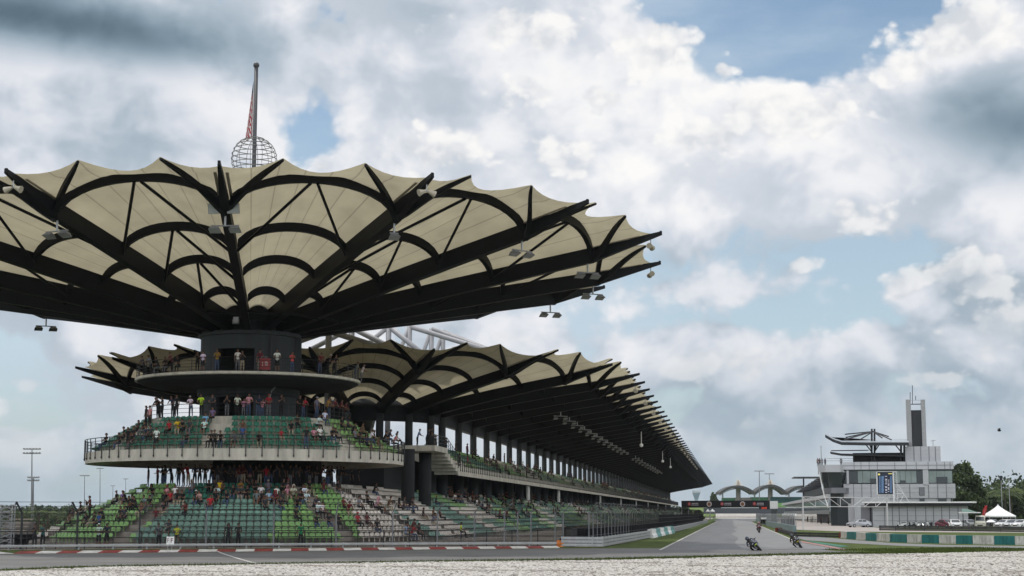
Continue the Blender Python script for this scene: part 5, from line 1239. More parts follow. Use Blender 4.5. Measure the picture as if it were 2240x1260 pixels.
# the far crowd along the long stand: one mass of seated figures
def crowd():
    me = pose_mesh('sit', 'black'); co_ = np.array([tuple(v.co) for v in me.vertices], np.float32)
    bm = bmesh.new(); bm.from_mesh(me); bmesh.ops.triangulate(bm, faces=bm.faces[:]); tri = np.array([[v.index for v in f.verts] for f in bm.faces]); tm = np.array([f.material_index for f in bm.faces]); bm.free()
    cm = [mat('crowd_' + k, COL[k], .9) for k in ('black', 'maroon', 'white', 'navy', 'grey')]; Vs, Fs, Ms = [], [], []; off = 0; rr = random.Random(5)
    for k in range(330):
        if rr.random() < .62: i = rr.choice([3, 4, 5, 6, 7, 7, 8, 8, 9, 9, 9]); r, z = LROWS[i]; t_ = 165 + 600 * rr.random() ** 1.4
        else: i = rr.choice([0, 1, 2, 3]); r, z = BR[i]; t_ = 180 + 590 * rr.random() ** 1.3
        p = ST(SC - r, t_, z); a = face_ang(N) + rr.uniform(-.4, .4); c, s = math.cos(a), math.sin(a)
        v = np.stack([co_[:, 0]*c - co_[:, 1]*s + p.x, co_[:, 0]*s + co_[:, 1]*c + p.y, co_[:, 2] + p.z], 1); Vs.append(v); Fs.append(tri + off); off += len(v)
        sh = rr.choice([0, 0, 0, 0, 1, 2, 3, 4]); Ms.append(np.where(tm == 0, sh, np.where(tm == 2, 5, 0)))
    o = npmesh('crowd', np.concatenate(Vs), np.concatenate(Fs), np.concatenate(Ms), cm + [SKIN]); o['kind'] = 'stuff'; o['label'] = 'scattered spectators along the far seats of the long grandstand'
crowd()
# red drinks trolley on the platform
c = TW(8.7, -.0, 13.42); c = at(580, 812, 122.4); c.z = 13.42
tr = thing('drinks_trolley', 'red box trolley with faded white marks standing on the round platform', 'trolley', c)
mb = MB(); mb.box(c + Vector((0, 0, .58)), (.78, .55, .86)); mb.box(c + Vector((0, 0, 1.03)), (.84, .6, .06)); mb.build('cabinet', mat('trolley_red', (.26, .035, .04), .5, noise=.15), tr)
mb = MB(); mb.box(c + Vector((.13, -.28, .66)), (.26, .012, .1)); mb.box(c + Vector((.13, -.28, .52)), (.24, .012, .06)); mb.box(c + Vector((.1, -.28, .77)), (.16, .012, .05)); mb.box(c + Vector((-.17, -.28, .66)), (.07, .012, .2)); mb.box(c + Vector((-.17, -.28, .48)), (.07, .012, .07)); mb.build('marking', mat('faded_white', (.5, .42, .4), .7), tr)
for sx in (-.3, .3): mb = MB(); mb.tube([c + Vector((sx, -.18, .09)), c + Vector((sx, .18, .09))], .09, 8); mb.build('wheel', RUBBER, tr)
for k, x in enumerate((-.3, -.02, .12)):
    mb = MB(); mb.tube([c + Vector((x, -.05, 1.06)), c + Vector((x, -.05, 1.2))], .035, 8, r2=.045); single(mb, 'drink_cup', LAMPG, ['white cup at the left end of the red trolley top', 'grey cup in the middle of the red trolley top', 'grey cup right of the middle on the red trolley top'][k], 'cup', c + Vector((x, -.05, 1.06)), 'cups on the trolley')
# ------------------------------------------------------------------ race control building and pits
PANEL = mat('alu_cladding', (.42, .425, .435), .5, .1, noise=.1, scale=.25); PANELD = mat('dark_cladding', (.17, .175, .185), .5, .2, noise=.12, scale=.3)  # second cladding is a darker grey for joints, bay base, gate and fascia
GLASSG = mat('green_tinted_glass', (.2, .25, .235), .35, spec=.5, noise=.25, scale=.3); ROOFG = mat('pale_metal_roof', (.46, .47, .49), .4, .1); DARKM = mat('dark_metal', (.02, .022, .025), .5)
BA = R(13.3); BX = Vector((math.cos(BA), -math.sin(BA), 0)); BY = Vector((math.sin(BA), math.cos(BA), 0)); BM = Matrix.Rotation(-BA, 3, 'Z')
rr = ray(1790, 1120); BO = Vector((rr.x, rr.y, 0)).normalized() * 318
def BP(px, py, y=0.0):
    r = ray(px, py); k = (BO.dot(BY) + y) / Vector((r.x, r.y, 0)).dot(BY); return Vector((r.x*k, r.y*k, EYE + r.z*k))
def pbox(mb, x0, y0, x1, y1, y=0.0, depth=1.0, mi=0, z0=None):
    a = BP(x0, y1, y); b = BP(x1, y0, y); w = (b - a).dot(BX); za, zb = a.z, b.z
    if z0 is not None: za = z0
    mb.box(Vector((a.x, a.y, 0)) + BX * w/2 + BY * depth/2 + Vector((0, 0, (za + zb)/2)), (w, depth, zb - za), BM, mi)
def pb(name, m, parent, *a, **k):
    mb = MB(); pbox(mb, *a, **k); return mb.build(name, m, parent)
rc = thing('race_control_building', 'grey panelled race control building with a tall tower and upswept dark roof wing', 'building', BP(1940, 1150))
pb('upper_wall', PANEL, rc, 1846, 1058, 2089.5, 1090, 0, 18); pb('lower_wall', PANEL, rc, 1848, 1090, 2084, 1150, .25, 17.5, z0=0)
pb('parapet', ROOFG, rc, 1843, 1009, 2085.5, 1027.5, -.35, 18.6); pb('window_core', GLASSD, rc, 1850, 1027.5, 2083, 1058, .5, 17)
for x in (1868, 1883, 1901, 1919, 1957, 1982, 2004, 2030, 2049, 2066, 2078):
    pb('panel_joint', PANELD, rc, x, 1010.5, x + .7, 1027, -.4, .06)
pb('panel_joint', PANELD, rc, 1844, 1017.5, 2085, 1018.3, -.42, .06)
for y in (1067, 1077): pb('panel_joint', PANELD, rc, 1847, y, 2089, y + .7, -.05, .06)
for x in (1867, 1885, 1905, 1960, 1990, 2031, 2051, 2070): pb('panel_joint', PANELD, rc, x, 1059, x + .6, 1090, -.05, .06)
def window(parent, x0, y0, x1, y1, y, m, fm=DARKM):
    f = pb('window', fm, parent, x0, y0, x1, y1, y, .3); mb = MB(); pbox(mb, x0 + .8, y0 + .6, x1 - .8, y1 - .6, y - .06, .08); mb.build('pane', m, f)
DG = mat('dark_green_glass', (.03, .038, .04), .1, spec=.8)
for x0, x1, m in ((1857, 1876, DG), (1876, 1887, GLASSG), (1887, 1904, GLASSG), (1904, 1919, GLASSG), (1919, 1938, GLASSG), (1938, 1957, GLASSG), (1957, 1969, GLASSG), (1969, 1981, GLASSG), (1981, 1993, GLASSG), (1993, 2005, GLASSG), (2005, 2019, DG), (2031, 2049, GLASSG), (2049, 2067, GLASSG), (2067, 2083, GLASSG)):
    window(rc, x0, 1029.5, x1, 1057, .1, m)
for x0, x1, y0 in ((1904, 1918, 1047), (1969, 1980, 1051), (2049, 2072, 1043)): window(rc, x0, y0, x1, 1057.5, -.12, GLASSD)
pb('pier', PANEL, rc, 2019.5, 1026, 2030.5, 1060, -.2, 1); pb('pier', PANEL, rc, 1852.5, 1029, 1856.5, 1059, -.2, .6)
for x0, x1, y0, y1 in ((1851, 1861, 1087, 1101), (1870, 1887, 1087, 1102), (1916, 1923, 1086, 1098), (2012, 2022, 1084, 1098), (2052, 2070, 1084, 1097), (2080, 2083, 1084, 1097)): window(rc, x0, y0, x1, y1, .1, GLASSD)
window(rc, 2011, 1066, 2022, 1083.5, -.1, PANELD)
# corner bay on the left
mb = MB(); c0 = BP(1790, 1030, 6); q = [BP(x, 1030, y) for x, y in ((1846, -.3), (1838, -1.6), (1806, -2.2), (1792, -.6), (1789, 3), (1789, 14), (1846, 14))]
def prism(mb, q, z0, z1, off=0.0, mi=0):
    k = len(q); c = sum(q, Vector()) / k; vs = []
    for z, o in ((z0, off), (z1, 0)):
        for p in q: d = Vector((c.x - p.x, c.y - p.y, 0)).normalized(); vs.append(Vector((p.x, p.y, z)) + d * o)
    mb.add(vs, [(j, (j+1) % k, k+(j+1) % k, k+j) for j in range(k)] + [tuple(range(k))[::-1], tuple(range(k, 2*k))], mi)
zz = lambda y: BP(1810, y, -1).z
mb = MB(); prism(mb, q, zz(1033), zz(1017)); mb.build('bay_parapet', PANEL, rc)
mb = MB(); prism(mb, [p + BX*.4 + BY*.3 for p in q], zz(1067), zz(1033), 1.0); mb.build('bay_glazing', GLASSD, rc)
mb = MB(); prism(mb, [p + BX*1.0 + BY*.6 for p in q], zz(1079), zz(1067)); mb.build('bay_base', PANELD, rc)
mb = MB(); prism(mb, [p + BX*2 + BY*2 for p in q], 0, zz(1079)); mb.build('bay_undercroft', GLASSD, rc)
mb = MB(); mb.tube([BP(1792, 1033, -1.4), BP(1803, 1085, -1.2), BP(1812, 1110, -1.2)], .12, 6); mb.build('raking_post', WHITEP, rc)
pb('roof_box', PANEL, rc, 1981, 976, 2057, 1010, 3, 10); 
for y in (985, 993, 1001): pb('panel_joint', PANELD, rc, 1981.5, y, 2056.5, y + .6, 2.95, .06)
for x in (1999, 2014, 2032, 2046): pb('panel_joint', PANELD, rc, x, 976.5, x + .6, 1009, 2.95, .06)
pb('penthouse', BLACKIN, rc, 1866, 990, 1981, 1010, 5, 9)
def wing(parent, pts_px, y0, y1, th, name, m, rise=1.2):
    """a roof wing: outline seen from the side, running back from y0 to y1"""
    vs = []; k = len(pts_px)
    for y, dz in ((y0, 0), (y1, rise)):
        tap = lambda i: (.2, .65)[i] if i < 2 and k > 4 else 1
        for i, (px, py) in enumerate(pts_px): p = BP(px, py, y0); vs.append(p + BY * (y - y0) * tap(i) + Vector((0, 0, dz * tap(i))))
        for i, (px, py) in list(enumerate(pts_px))[::-1]: p = BP(px, py, y0); vs.append(p + BY * (y - y0) * tap(i) + Vector((0, 0, dz * tap(i) - th)))
    n = 2*k; mb = MB(); mb.add(vs, [(j, (j+1) % n, n+(j+1) % n, n+j) for j in range(n)] + [tuple(range(n))[::-1], tuple(range(n, 2*n))]); return mb.build(name, m, parent)
wing(rc, [(1805, 951), (1822, 961), (1841, 967.5), (1895, 968.5), (1988, 968.8)], 0, 11, .55, 'roof_wing', DARKM)
wing(rc, [(1805, 950), (1822, 960), (1841, 966.4), (1895, 967.2), (1989, 967.2)], .2, 11.6, .08, 'roof_sheet', mat('wing_top', (.3, .33, .36), .4))
wing(rc, [(1816, 988), (1840, 992), (1978, 995)], 3, 10, .35, 'roof_wing', DARKM, .1)
mb = MB()
for x in (1907, 1913): m1 = MB(); m1.tube([BP(x, 1009, 4), BP(x, 938, 4)], .2, 6); m1.build('wing_mast', DARKM, rc)
for x, y in ((1848, 950), (1850, 957), (1847, 962), (1881, 962), (1944, 955), (1950, 962), (1930, 958)):
    m1 = MB(); m1.tube([BP(1910, 944, 4), BP(x, y, 4 + (y - 950) * -.25)], .13, 5); m1.build('wing_stay', DARKM, rc)
for a, b in (((1893, 971), (1908, 990)), ((1902, 971), (1908, 990)), ((1924, 971), (1912, 990)), ((1918, 971), (1912, 990)), ((1957, 971), (1972, 990))):
    m1 = MB(); m1.tube([BP(*a, 4), BP(*b, 4)], .12, 5); m1.build('wing_brace', DARKM, rc)
mb = MB(); mb.tube([BP(1818, 986, 3), BP(1900, 985, 3)], .1, 5); mb.build('wing_brace', DARKM, rc)
for x in (1971, 1978): m1 = MB(); m1.tube([BP(x, 1009, 4), BP(x, 969, 4)], .22, 6); m1.build('wing_mast', DARKM, rc)
# results tower
GREYP2 = mat('tower_grey', (.3, .3, .3), .6, noise=.15)
pb('tower_wall', GREYP2, rc, 1985, 874, 1992, 976, 5, 3); pb('tower_wall', GREYP2, rc, 2018, 874, 2023.5, 976, 5, 3)
pb('tower_display', DARKM, rc, 1995, 897, 2017, 976, 5.4, 2.2)
for k in range(13): pb('display_row', BLACKIN, rc, 1993, 899 + k*6, 1995.3, 901.5 + k*6, 5.3, .4)
pb('tower_beam', DARKM, rc, 1991, 883, 2019, 885, 5.5, .5); pb('tower_beam', ROOFG, rc, 1991, 875, 2019, 876, 5.5, .3)
for x, y0, y1 in ((1996, 843, 884), (1991, 858, 875), (2003, 866, 875)): m1 = MB(); m1.tube([BP(x, y1, 6), BP(x, y0, 6)], .07, 5); m1.build('antenna', DARKM, rc)
mb = MB(); mb.tube([BP(1797, 1014, 1), BP(1796, 975, 1)], .09, 5); mb.build('antenna', GALV, rc)
mb = MB(); mb.tube([BP(2041, 976, 6), BP(2041, 962, 6)], .06, 4); mb.tube([BP(2036, 965, 6), BP(2047, 963, 6)], .05, 4); mb.build('aerial', GALV, rc)
mb = MB()
for y in (1003, 1008): mb.tube([BP(1808, y, 0), BP(1866, y, 0)], .05, 4)
mb.build('roof_rail', GALV, rc)
for k, (x, sh) in enumerate(((1789, 'brown'), (1793, 'black'), (1798, 'black'), (1805, 'navy'), (1840, 'black'))):
    p = BP(x, 1014, 1.2); o = person(Vector((p.x, p.y, BP(1800, 1017, 1).z - .35)), random.uniform(-.5, .5), 'stand', sh, 'black', 'hair', None, 'roof', 0)
    setp(o, f'tiny person in {sh} on the race control roof terrace, {ordn(k)} from left', 'person', 'people on the race control roof')
# annex in front
an = thing('annex_building', 'low grey panelled annex with a flat overhanging white edged roof in front of race control', 'building', BP(2010, 1150, -30))
pb('wall', PANEL, an, 1910, 1106, 2117, 1152, -30, 14, z0=0); pb('dark_gate', PANELD, an, 1884, 1106, 1910.5, 1154, -29.6, 12, z0=0); pb('roof', DARKM, an, 1890, 1100.5, 2128, 1107, -31, 16); pb('roof_edge', WHITEP, an, 1886, 1097, 2136, 1100.5, -31.6, 17)
for y in (1117, 1128, 1139): pb('panel_joint', PANELD, an, 1911, y, 2116, y + .6, -30.04, .05)
for x in (1935, 1952, 1967, 1985, 2003, 2025, 2042, 2060, 2077, 2096): pb('panel_joint', PANELD, an, x, 1108, x + .5, 1150, -30.04, .05)
pb('panel_joint', DARKM, an, 1903.5, 1109, 1906, 1153, -29.7, .06)
# pit building along the lane
pit = thing('pit_building', 'long dark glazed pit building with garages receding along the pit lane', 'building', ST(-24, 330))
MU = Matrix.Rotation(-YAW, 3, 'Z')
def lbox(name, m, parent, s0, s1, t0, t1, z0, z1): mb = MB(); mb.box(ST((s0+s1)/2, (t0+t1)/2, (z0+z1)/2), (abs(s1-s0), t1-t0, z1-z0), MU); return mb.build(name, m, parent)
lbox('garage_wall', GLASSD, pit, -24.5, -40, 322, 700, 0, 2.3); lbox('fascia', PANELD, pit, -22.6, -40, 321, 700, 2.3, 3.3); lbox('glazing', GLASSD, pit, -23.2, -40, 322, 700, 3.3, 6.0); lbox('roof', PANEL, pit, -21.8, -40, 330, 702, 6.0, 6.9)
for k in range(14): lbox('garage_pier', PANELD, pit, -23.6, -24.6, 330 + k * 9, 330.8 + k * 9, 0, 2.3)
lbox('end_wall', PANEL, pit, -24, -31, 316, 321.5, 0, 5.5)
lo = thing('pit_roof_wing', 'dark stepped louvre roof rising beside the left corner of race control', 'roof', ST(-30, 420))
for k in range(10): lbox('louvre', DARKM, lo, -24.6, -37, 425 + k*19, 440 + k*19, 12.6 - k*.24, 13.0 - k*.24)
lbox('soffit', DARKM, lo, -27, -37, 425, 612, 8.2, 10.4)
for t in (560, 470, 380): mb = MB(); mb.tube([ST(-30, t, 6.5), ST(-30, t, 11)], .3, 6); mb.build('post', DARKM, lo)
lbox('flat_wing', DARKM, lo, -23, -34, 590, 612, 15.8, 16.1); mb = MB(); mb.tube([ST(-27, 600, 6.5), ST(-27, 600, 15.7)], .3, 6); mb.build('post', DARKM, lo)
wl = []
for k in range(9):
    s, t = -20.5 - random.uniform(0, 1.5), 335 + k * 13 + random.uniform(-4, 4)
    o = person(ST(s, t, 0), random.uniform(0, 6), 'stand', random.choice(['black', 'dark grey', 'navy', 'black']), 'black', 'hair', None, 'pit', 0); wl.append(o)
for k, o in enumerate(sorted(wl, key=lambda o: px_of(o.location)[0])): setp(o, f'tiny dark clad person standing in the pit lane by the garages, {ordn(k)} from left', 'person', 'people in the pit lane')
# gantry over the pit exit
gp0 = gnd(1757.5, 1158.5); gp1 = gnd(1942, 1156); dz = lambda y, d: EYE + (HOR - y) * d / 3445
GW = mat('gantry_white', (.5, .5, .49), .5)
g = thing('lattice_gantry', 'white lattice gantry on two posts across the pit exit road', 'gantry', gp0); zt, zb = 4.95, 3.5
for p in (gp0, gp1): mb = MB(); mb.tube([p, p + Vector((0, 0, zt if p is gp0 else zt))], .12, 8); mb.build('post', GW, g)
for z in (zt, zb): mb = MB(); mb.tube([gp0 + Vector((0, 0, z)), gp1 + Vector((0, 0, z))], .06, 6); mb.build('chord', GW, g)
for k in range(7):
    a, b = gp0.lerp(gp1, k/7), gp0.lerp(gp1, (k+1)/7); mb = MB(); mb.tube([a + Vector((0, 0, zt if k < 4 else zb)), b + Vector((0, 0, zb if k < 4 else zt))], .05, 5); mb.build('brace', GW, g)
    if k: mb = MB(); mb.tube([a + Vector((0, 0, zb)), a + Vector((0, 0, zt))], .05, 5); mb.build('brace', GW, g)
# timing screen on its tower
sc_ = thing('timing_screen', 'tall dark blue lit timing screen on a white lattice tower before race control', 'screen', BP(1937, 1100, -24))
pb('screen_case', DARKM, sc_, 1919, 1032, 1954.5, 1081, -24, .6); pb('edge_frame', GW, sc_, 1918.2, 1031.2, 1955, 1032.4, -24.1, .8); pb('edge_frame', GW, sc_, 1954.3, 1031, 1955.2, 1098, -24.1, .4); pb('edge_frame', GW, sc_, 1918, 1032, 1919, 1081, -24.1, .5)
scr = mat('screen_glow', (.008, .013, .03), .3, emit=.35); e1 = mat('screen_text_blue', (.11, .2, .34), .4, emit=.4); e2 = mat('screen_text_white', (.5, .5, .55), .4, emit=.4); e3 = mat('screen_text_yellow', (.6, .55, .12), .4, emit=.6)
pb('display', scr, sc_, 1920.3, 1034.5, 1953.5, 1079.5, -24.06, .05)
mbs = [MB() for _ in range(3)]; r5 = random.Random(9); pbox(mbs[2], 1920.8, 1036, 1925, 1039.5, -24.1, .03); pbox(mbs[2], 1943, 1035.5, 1951.5, 1037, -24.1, .03)
for k in range(18):
    y = 1041.5 + k * 2.05; pbox(mbs[0], 1923.5, y, 1926, y + 1.2, -24.1, .03); pbox(mbs[0], 1928, y, 1933.8 - r5.random()*1.5, y + 1.2, -24.1, .03); pbox(mbs[0], 1947.5, y, 1950.5, y + 1.2, -24.1, .03)
    if r5.random() < .5: pbox(mbs[1], 1936 + r5.random(), y, 1940.5, y + 1.1, -24.1, .03)
    if r5.random() < .4: pbox(mbs[1], 1942, y, 1945.5, y + .9, -24.1, .03)
for b_, m_, n_ in zip(mbs, (e1, e2, e3), ('text_column', 'text_entry', 'text_heading')): b_.build(n_, m_, sc_)
mb = MB()
for a, b in (((1955.5, 1031.5), (1961.5, 1031.5)), ((1961.5, 1031.5), (1963, 1097)), ((1961, 1056), (1988, 1097)), ((1955, 1060), (1976, 1080)), ((1958, 1080), (1977, 1080)), ((1977, 1081), (1970, 1097)), ((1921, 1082), (1921, 1097)), ((1938, 1082), (1938, 1098)), ((1921, 1083), (1955, 1083)), ((1955, 1090), (1966, 1090))): mb.tube([BP(*a, -23), BP(*b, -23)], .05, 5)
for k in range(12): mb.tube([BP(1955.5, 1032 + k*5, -23), BP(1961.8, 1037 + k*5, -23)], .035, 4)
for k in range(9): mb.tube([BP(1921 + k*3.8, 1083, -23.4), BP(1924.8 + k*3.8, 1097, -23.4)], .04, 4)
mb.build('lattice_tower', GW, sc_)
# ------------------------------------------------------------------ right hand barriers
P_ = G([(1703, 1163.5), (1722, 1169.5), (1738, 1174), (1790, 1175.5), (1843, 1176.8)]); DRK = mat('dark_rail', (.04, .04, .042), .6, noise=.3, scale=2)
rails('guard_rail', 'dark low guard rail between the pit exit and the green verge', P_, (.04, .28), .2, .12, DRK, 3, pm=DARKM)
for p, lb in ((P_[0], 'left'), (P_[-1], 'right')): mb = MB(); mb.box(p + Vector((0, -.1, .28)), (.9 if lb == 'left' else .7, .3, .56)); single(mb, 'rail_end_marker', mat('rust_red', (.17, .035, .02), .7), f'rust red end marker at the {lb} end of the dark guard rail', 'barrier marker', p)
P2 = G([(1924, 1160.5), (1960, 1161.3), (2060, 1162), (2300, 1165.5)]); rails('guard_rail', 'dark triple guard rail in front of the parked cars', P2, (.04, .28, .52), .2, .12, DRK, 4, pm=DARKM)
xs = [1845, 1858, 1879, 1900, 1924, 1953, 1989, 2021, 2059, 2096, 2132, 2179, 2224, 2285]
def base_y(x): return np.interp(x, [1845, 1900, 1991, 2132, 2240, 2300], [1177, 1182.3, 1187.3, 1190.3, 1192.2, 1193.2])
def slab(p0, p1, h, w, m, name, label, cat, grp):
    d = p1 - p0; l = d.length; M = Matrix.Rotation(math.atan2(d.y, d.x), 3, 'Z'); mb = MB(); mb.box((p0+p1)/2 + Vector((0, 0, h/2)), (l - .03, w, h), M); mb.box((p0+p1)/2 + Vector((0, 0, .07)), (l - .2, w + .12, .14), M)
    return single(mb, name, m, label, cat, (p0+p1)/2, grp)
cw = mat('stained_white_concrete', (.44, .43, .4), .85, noise=.45, scale=1.6, stretch=(2, 2, .4)); ct = mat('stained_teal_paint', (.022, .14, .14), .7, noise=.4, scale=1.4, stretch=(2, 2, .4)); cn = [0, 0]
for k in range(13):
    i = k % 2; slab(gnd(xs[k], base_y(xs[k])), gnd(xs[k+1], base_y(xs[k+1])), .68, .5, cw if i == 0 else ct, 'concrete_block', f'{"stained white" if i == 0 else "teal painted"} concrete block of the right verge wall, {ordn(cn[i])} {"white" if i == 0 else "teal"} from left', 'barrier block', 'white and teal wall blocks on the right'); cn[i] += 1
# pit wall beside the straight
pw = thing('pit_wall', 'grey teal pit wall with wire fence between the straight and the pit lane', 'wall', ST(-8, 300))
wp = [ST(-7.6, 196), ST(-7.2, 240), ST(-7.0, 300), ST(-7.0, 470)]
mb = MB(); mb.sweep([p + Vector((0, 0, .95)) for p in wp], N, .4, .95); mb.build('wall', mat('pale_teal_wall', (.16, .22, .22), .7, noise=.3, scale=.8), pw)
panel('fence_mesh', wp, .95, 2.3, mesh_mat('pit_mesh', .3, .06, (.14, .15, .16)), pw)
L = plen(wp)
for k in range(60): p, d = along(wp, L, L[-1] * k / 59); mb = MB(); mb.tube([p + Vector((0, 0, .9)), p + Vector((0, 0, 2.4))], .05, 5); mb.build('post', GALV, pw)
for k, (x0, x1, y0, y1, d_) in enumerate(((1711, 1742, 1123.5, 1129, 300), (1666, 1686, 1124, 1128.5, 380), (1664, 1683, 1132, 1136, 330))):
    a, b = at(x0, y1, d_), at(x1, y0, d_); t = thing('pit_wall_stand', ['long white awning shelter with posts on the pit wall', 'short white topped shelter beside the grey pillar', 'low white topped shelter left of the grey pillar'][k], 'shelter', Vector((a.x, a.y, 0)))
    w = b.x - a.x; mb = MB(); mb.box((a + b) / 2, (w, 2.4, b.z - a.z), Matrix.Rotation(-YAW, 3, 'Z')); mb.build('awning', WHITEP, t)
    for q in (0, .25, .5, .75, 1): p = a.lerp(Vector((b.x, a.y, a.z)), q); mb = MB(); mb.tube([Vector((p.x, p.y, 0)), p], .05, 5); mb.build('post', GALV, t)
    mb = MB(); mb.box(Vector(((a.x+b.x)/2, a.y + 1, .9)), (w, .2, 1.2)); mb.build('counter', mat('shelter_dark', (.06, .06, .06), .7), t)
# start gantry with banner
D0 = 352; gl, gr_ = at(1492, 1147, D0), at(1684, 1147, D0 - 6); bt, bb = EYE + (HOR - 1095.5) * D0 / 3445, EYE + (HOR - 1110.5) * D0 / 3445
sg = thing('start_gantry', 'black banner gantry with red emblems and round badges across the track', 'gantry', Vector((gl.x, gl.y, 0))); gx = (gr_ - gl); gx.z = 0; gw = gx.length; gx.normalize(); gn = Vector((gx.y, -gx.x, 0)); GM = Matrix.Rotation(math.atan2(gx.y, gx.x), 3, 'Z')
gc = Vector(((gl.x+gr_.x)/2, (gl.y+gr_.y)/2, (bt+bb)/2))
mb = MB(); mb.box(gc, (gw, .5, bt - bb), GM); mb.build('banner', mat('black_banner', (.008, .008, .011), .6), sg)
for q in (gl, gl + gx * 1.6): mb = MB(); mb.tube([Vector((q.x, q.y, 0)), Vector((q.x, q.y, bb))], .09, 6); mb.build('post', GALV, sg)
BRED = mat('badge_red', (.33, .05, .05), .6); BWH = mat('badge_white', (.55, .5, .52), .6); BBR = mat('badge_brown', (.2, .09, .03), .6); er = math.atan2(gx.y, gx.x)
for px in (1510, 1582.5, 1653): # red emblem plus two lines of small white lettering
    p = gl + gx * (gw * (px - 1492) / 192); p.z = gc.z + .03; mb = MB(); f_ = p + gn * .27
    for k in range(5): mb.sphere(f_ + gx * .24 * math.cos(k*1.257) + Vector((0, 0, .24 * math.sin(k*1.257))), .2, 8, 5, (1, .2, 1))
    mb.build('emblem', BRED, sg); mb = MB(); mb.sphere(f_ + gn * .05, .17, 8, 5, (1, .2, 1)); mb.build('emblem_heart', mat('badge_pink', (.5, .2, .2), .6), sg)
    mb = MB(); r6 = random.Random(4)
    for row, (n_, z, h) in enumerate(((9, .13, .2), (10, -.22, .15))):
        for k in range(n_): mb.box(f_ + gx * (.62 + k * .17 - row*.12) + Vector((0, 0, z + .02*k*0)), (.12, .02, h * r6.uniform(.75, 1)), GM)
    mb.build('lettering', BWH, sg)
for px in (1554, 1627):
    p = gl + gx * (gw * (px - 1492) / 192) + gn * .26; p.z = gc.z; mb = MB()
    for r_, o_, m_ in ((.58, 0, 0), (.4, .03, 1)):
        vs = [p + gn * o_ + gx * r_ * math.cos(a) + Vector((0, 0, r_ * math.sin(a))) for a in [2*PI*k/20 for k in range(20)]]; vs2 = [v + gn * .02 for v in vs]; mb.add(vs + vs2, [tuple(range(20, 40)), tuple(range(20))[::-1]] + [(k, (k+1) % 20, 20 + (k+1) % 20, 20 + k) for k in range(20)], m_)
    mb.build('badge', [BWH, BBR], sg)
mb = MB(); c = gl + gx * (gw * (1673.5 - 1492) / 192); c.z = EYE + (HOR - 1111.8) * D0 / 3445; mb.box(c + gn * .1, (2.3, .3, .52), GM); ck = mb.build('clock_case', BLACKIN, sg)
text('24:02', .56, 'clock_digits', mat('led_red', (.8, .08, .04), .5, emit=.8), sg, c + gn * .3, (PI/2, 0, er))
pl = thing('gantry_pillar', 'grey boxy pillar with a pale sign head at the right end of the banner gantry', 'pillar', gnd(1694, 1143))
b0 = at(1694, 1143, D0 - 8); zt2, zm, zb2 = [EYE + (HOR - y) * (D0 - 8) / 3445 for y in (1096.5, 1113, 1136)]
mb = MB(); mb.box(Vector((b0.x, b0.y, (zt2+zm)/2)), (1.55, .8, zt2 - zm), GM); mb.build('sign_head', WHITEP, pl); mb = MB(); mb.box(Vector((b0.x, b0.y, zm/2)), (1.1, .8, zm), GM); mb.build('shaft', mat('pillar_dark', (.06, .07, .07), .7), pl)
# ------------------------------------------------------------------ far end of the straight
def fbox(mb, x0, y0, x1, y1, d, depth=4, mi=0):
    a, b = at(x0, y1, d), at(x1, y0, d); mb.box(Vector(((a.x+b.x)/2, (a.y+b.y)/2 + depth/2, (a.z+b.z)/2)), (b.x - a.x, depth, b.z - a.z), None, mi)
def fsingle(name, m, label, cat, *a, **k): mb = MB(); fbox(mb, *a, **k); p = at(a[0], a[3], a[4]); return single(mb, name, m, label, cat, p)
mb = MB(); fbox(mb, 1566, 1123.5, 1664, 1132.5, 905, 2); fbox(mb, 1566, 1129, 1664, 1129.8, 904.6, .3); single(mb, 'retaining_wall', mat('bleached_wall', (.62, .58, .53), .8, noise=.12, scale=.1), 'long bleached white wall at the far end of the straight', 'wall', at(1615, 1132, 905))
mb = MB(); fbox(mb, 1538, 1111, 1746, 1124, 930, 2)
for k in range(4): fbox(mb, 1601 + k*4, 1113, 1603 + k*4, 1123, 929, .5)
single(mb, 'catch_fence', mat('far_fence', (.06, .065, .08), .8, noise=.2, scale=.05), 'dark blue grey catch fence above the white wall at the end of the straight', 'fence', at(1640, 1124, 930))
fs_ = thing('far_grandstand', 'distant green seated grandstand under a wavy white truss roof', 'grandstand', at(1660, 1112, 990))
def col3(x0, x1, y0, y1, m, nm): mb = MB(); fbox(mb, x0, y0, x1, y1, 990, 8); mb.build(nm, m, fs_)
FG = [mat('far_green', (.05, .16, .08), .8, noise=.2, scale=.05), mat('far_lime', (.16, .3, .1), .8, noise=.25, scale=.05), mat('far_teal', (.02, .07, .07), .8, noise=.2, scale=.05), mat('far_grey', (.2, .19, .17), .8)]
col3(1582, 1608, 1089, 1110, FG[0], 'seat_block'); col3(1608.3, 1644, 1088.5, 1110, FG[3], 'seat_block'); col3(1644.3, 1684, 1087.5, 1110, FG[0], 'seat_block'); col3(1684.3, 1760, 1087, 1104, FG[2], 'seat_block')
mb = MB(); fbox(mb, 1684, 1100, 1738, 1109, 985, 4); mb.build('lower_seats', FG[1], fs_); mb = MB(); fbox(mb, 1578, 1109, 1745, 1112, 984, 5); mb.build('front_wall', WHITEP, fs_)
TR = mat('truss_white', (.3, .285, .26), .6)
def hump(x): 
    h = lambda a, b, top, e: max(0, 1 - ((x - (a+b)/2) / ((b-a)/2)) ** 2) * (e - top)
    return 1080 - (h(1572, 1652, 1064, 1080) if x < 1651 else h(1649, 1721, 1061, 1079) if x < 1720 else h(1719, 1790, 1060, 1076))
xs_ = list(range(1574, 1760, 3)); top = [at(x, hump(x), 985) for x in xs_]; bot = [at(x, hump(x) + 5.5, 985) for x in xs_]
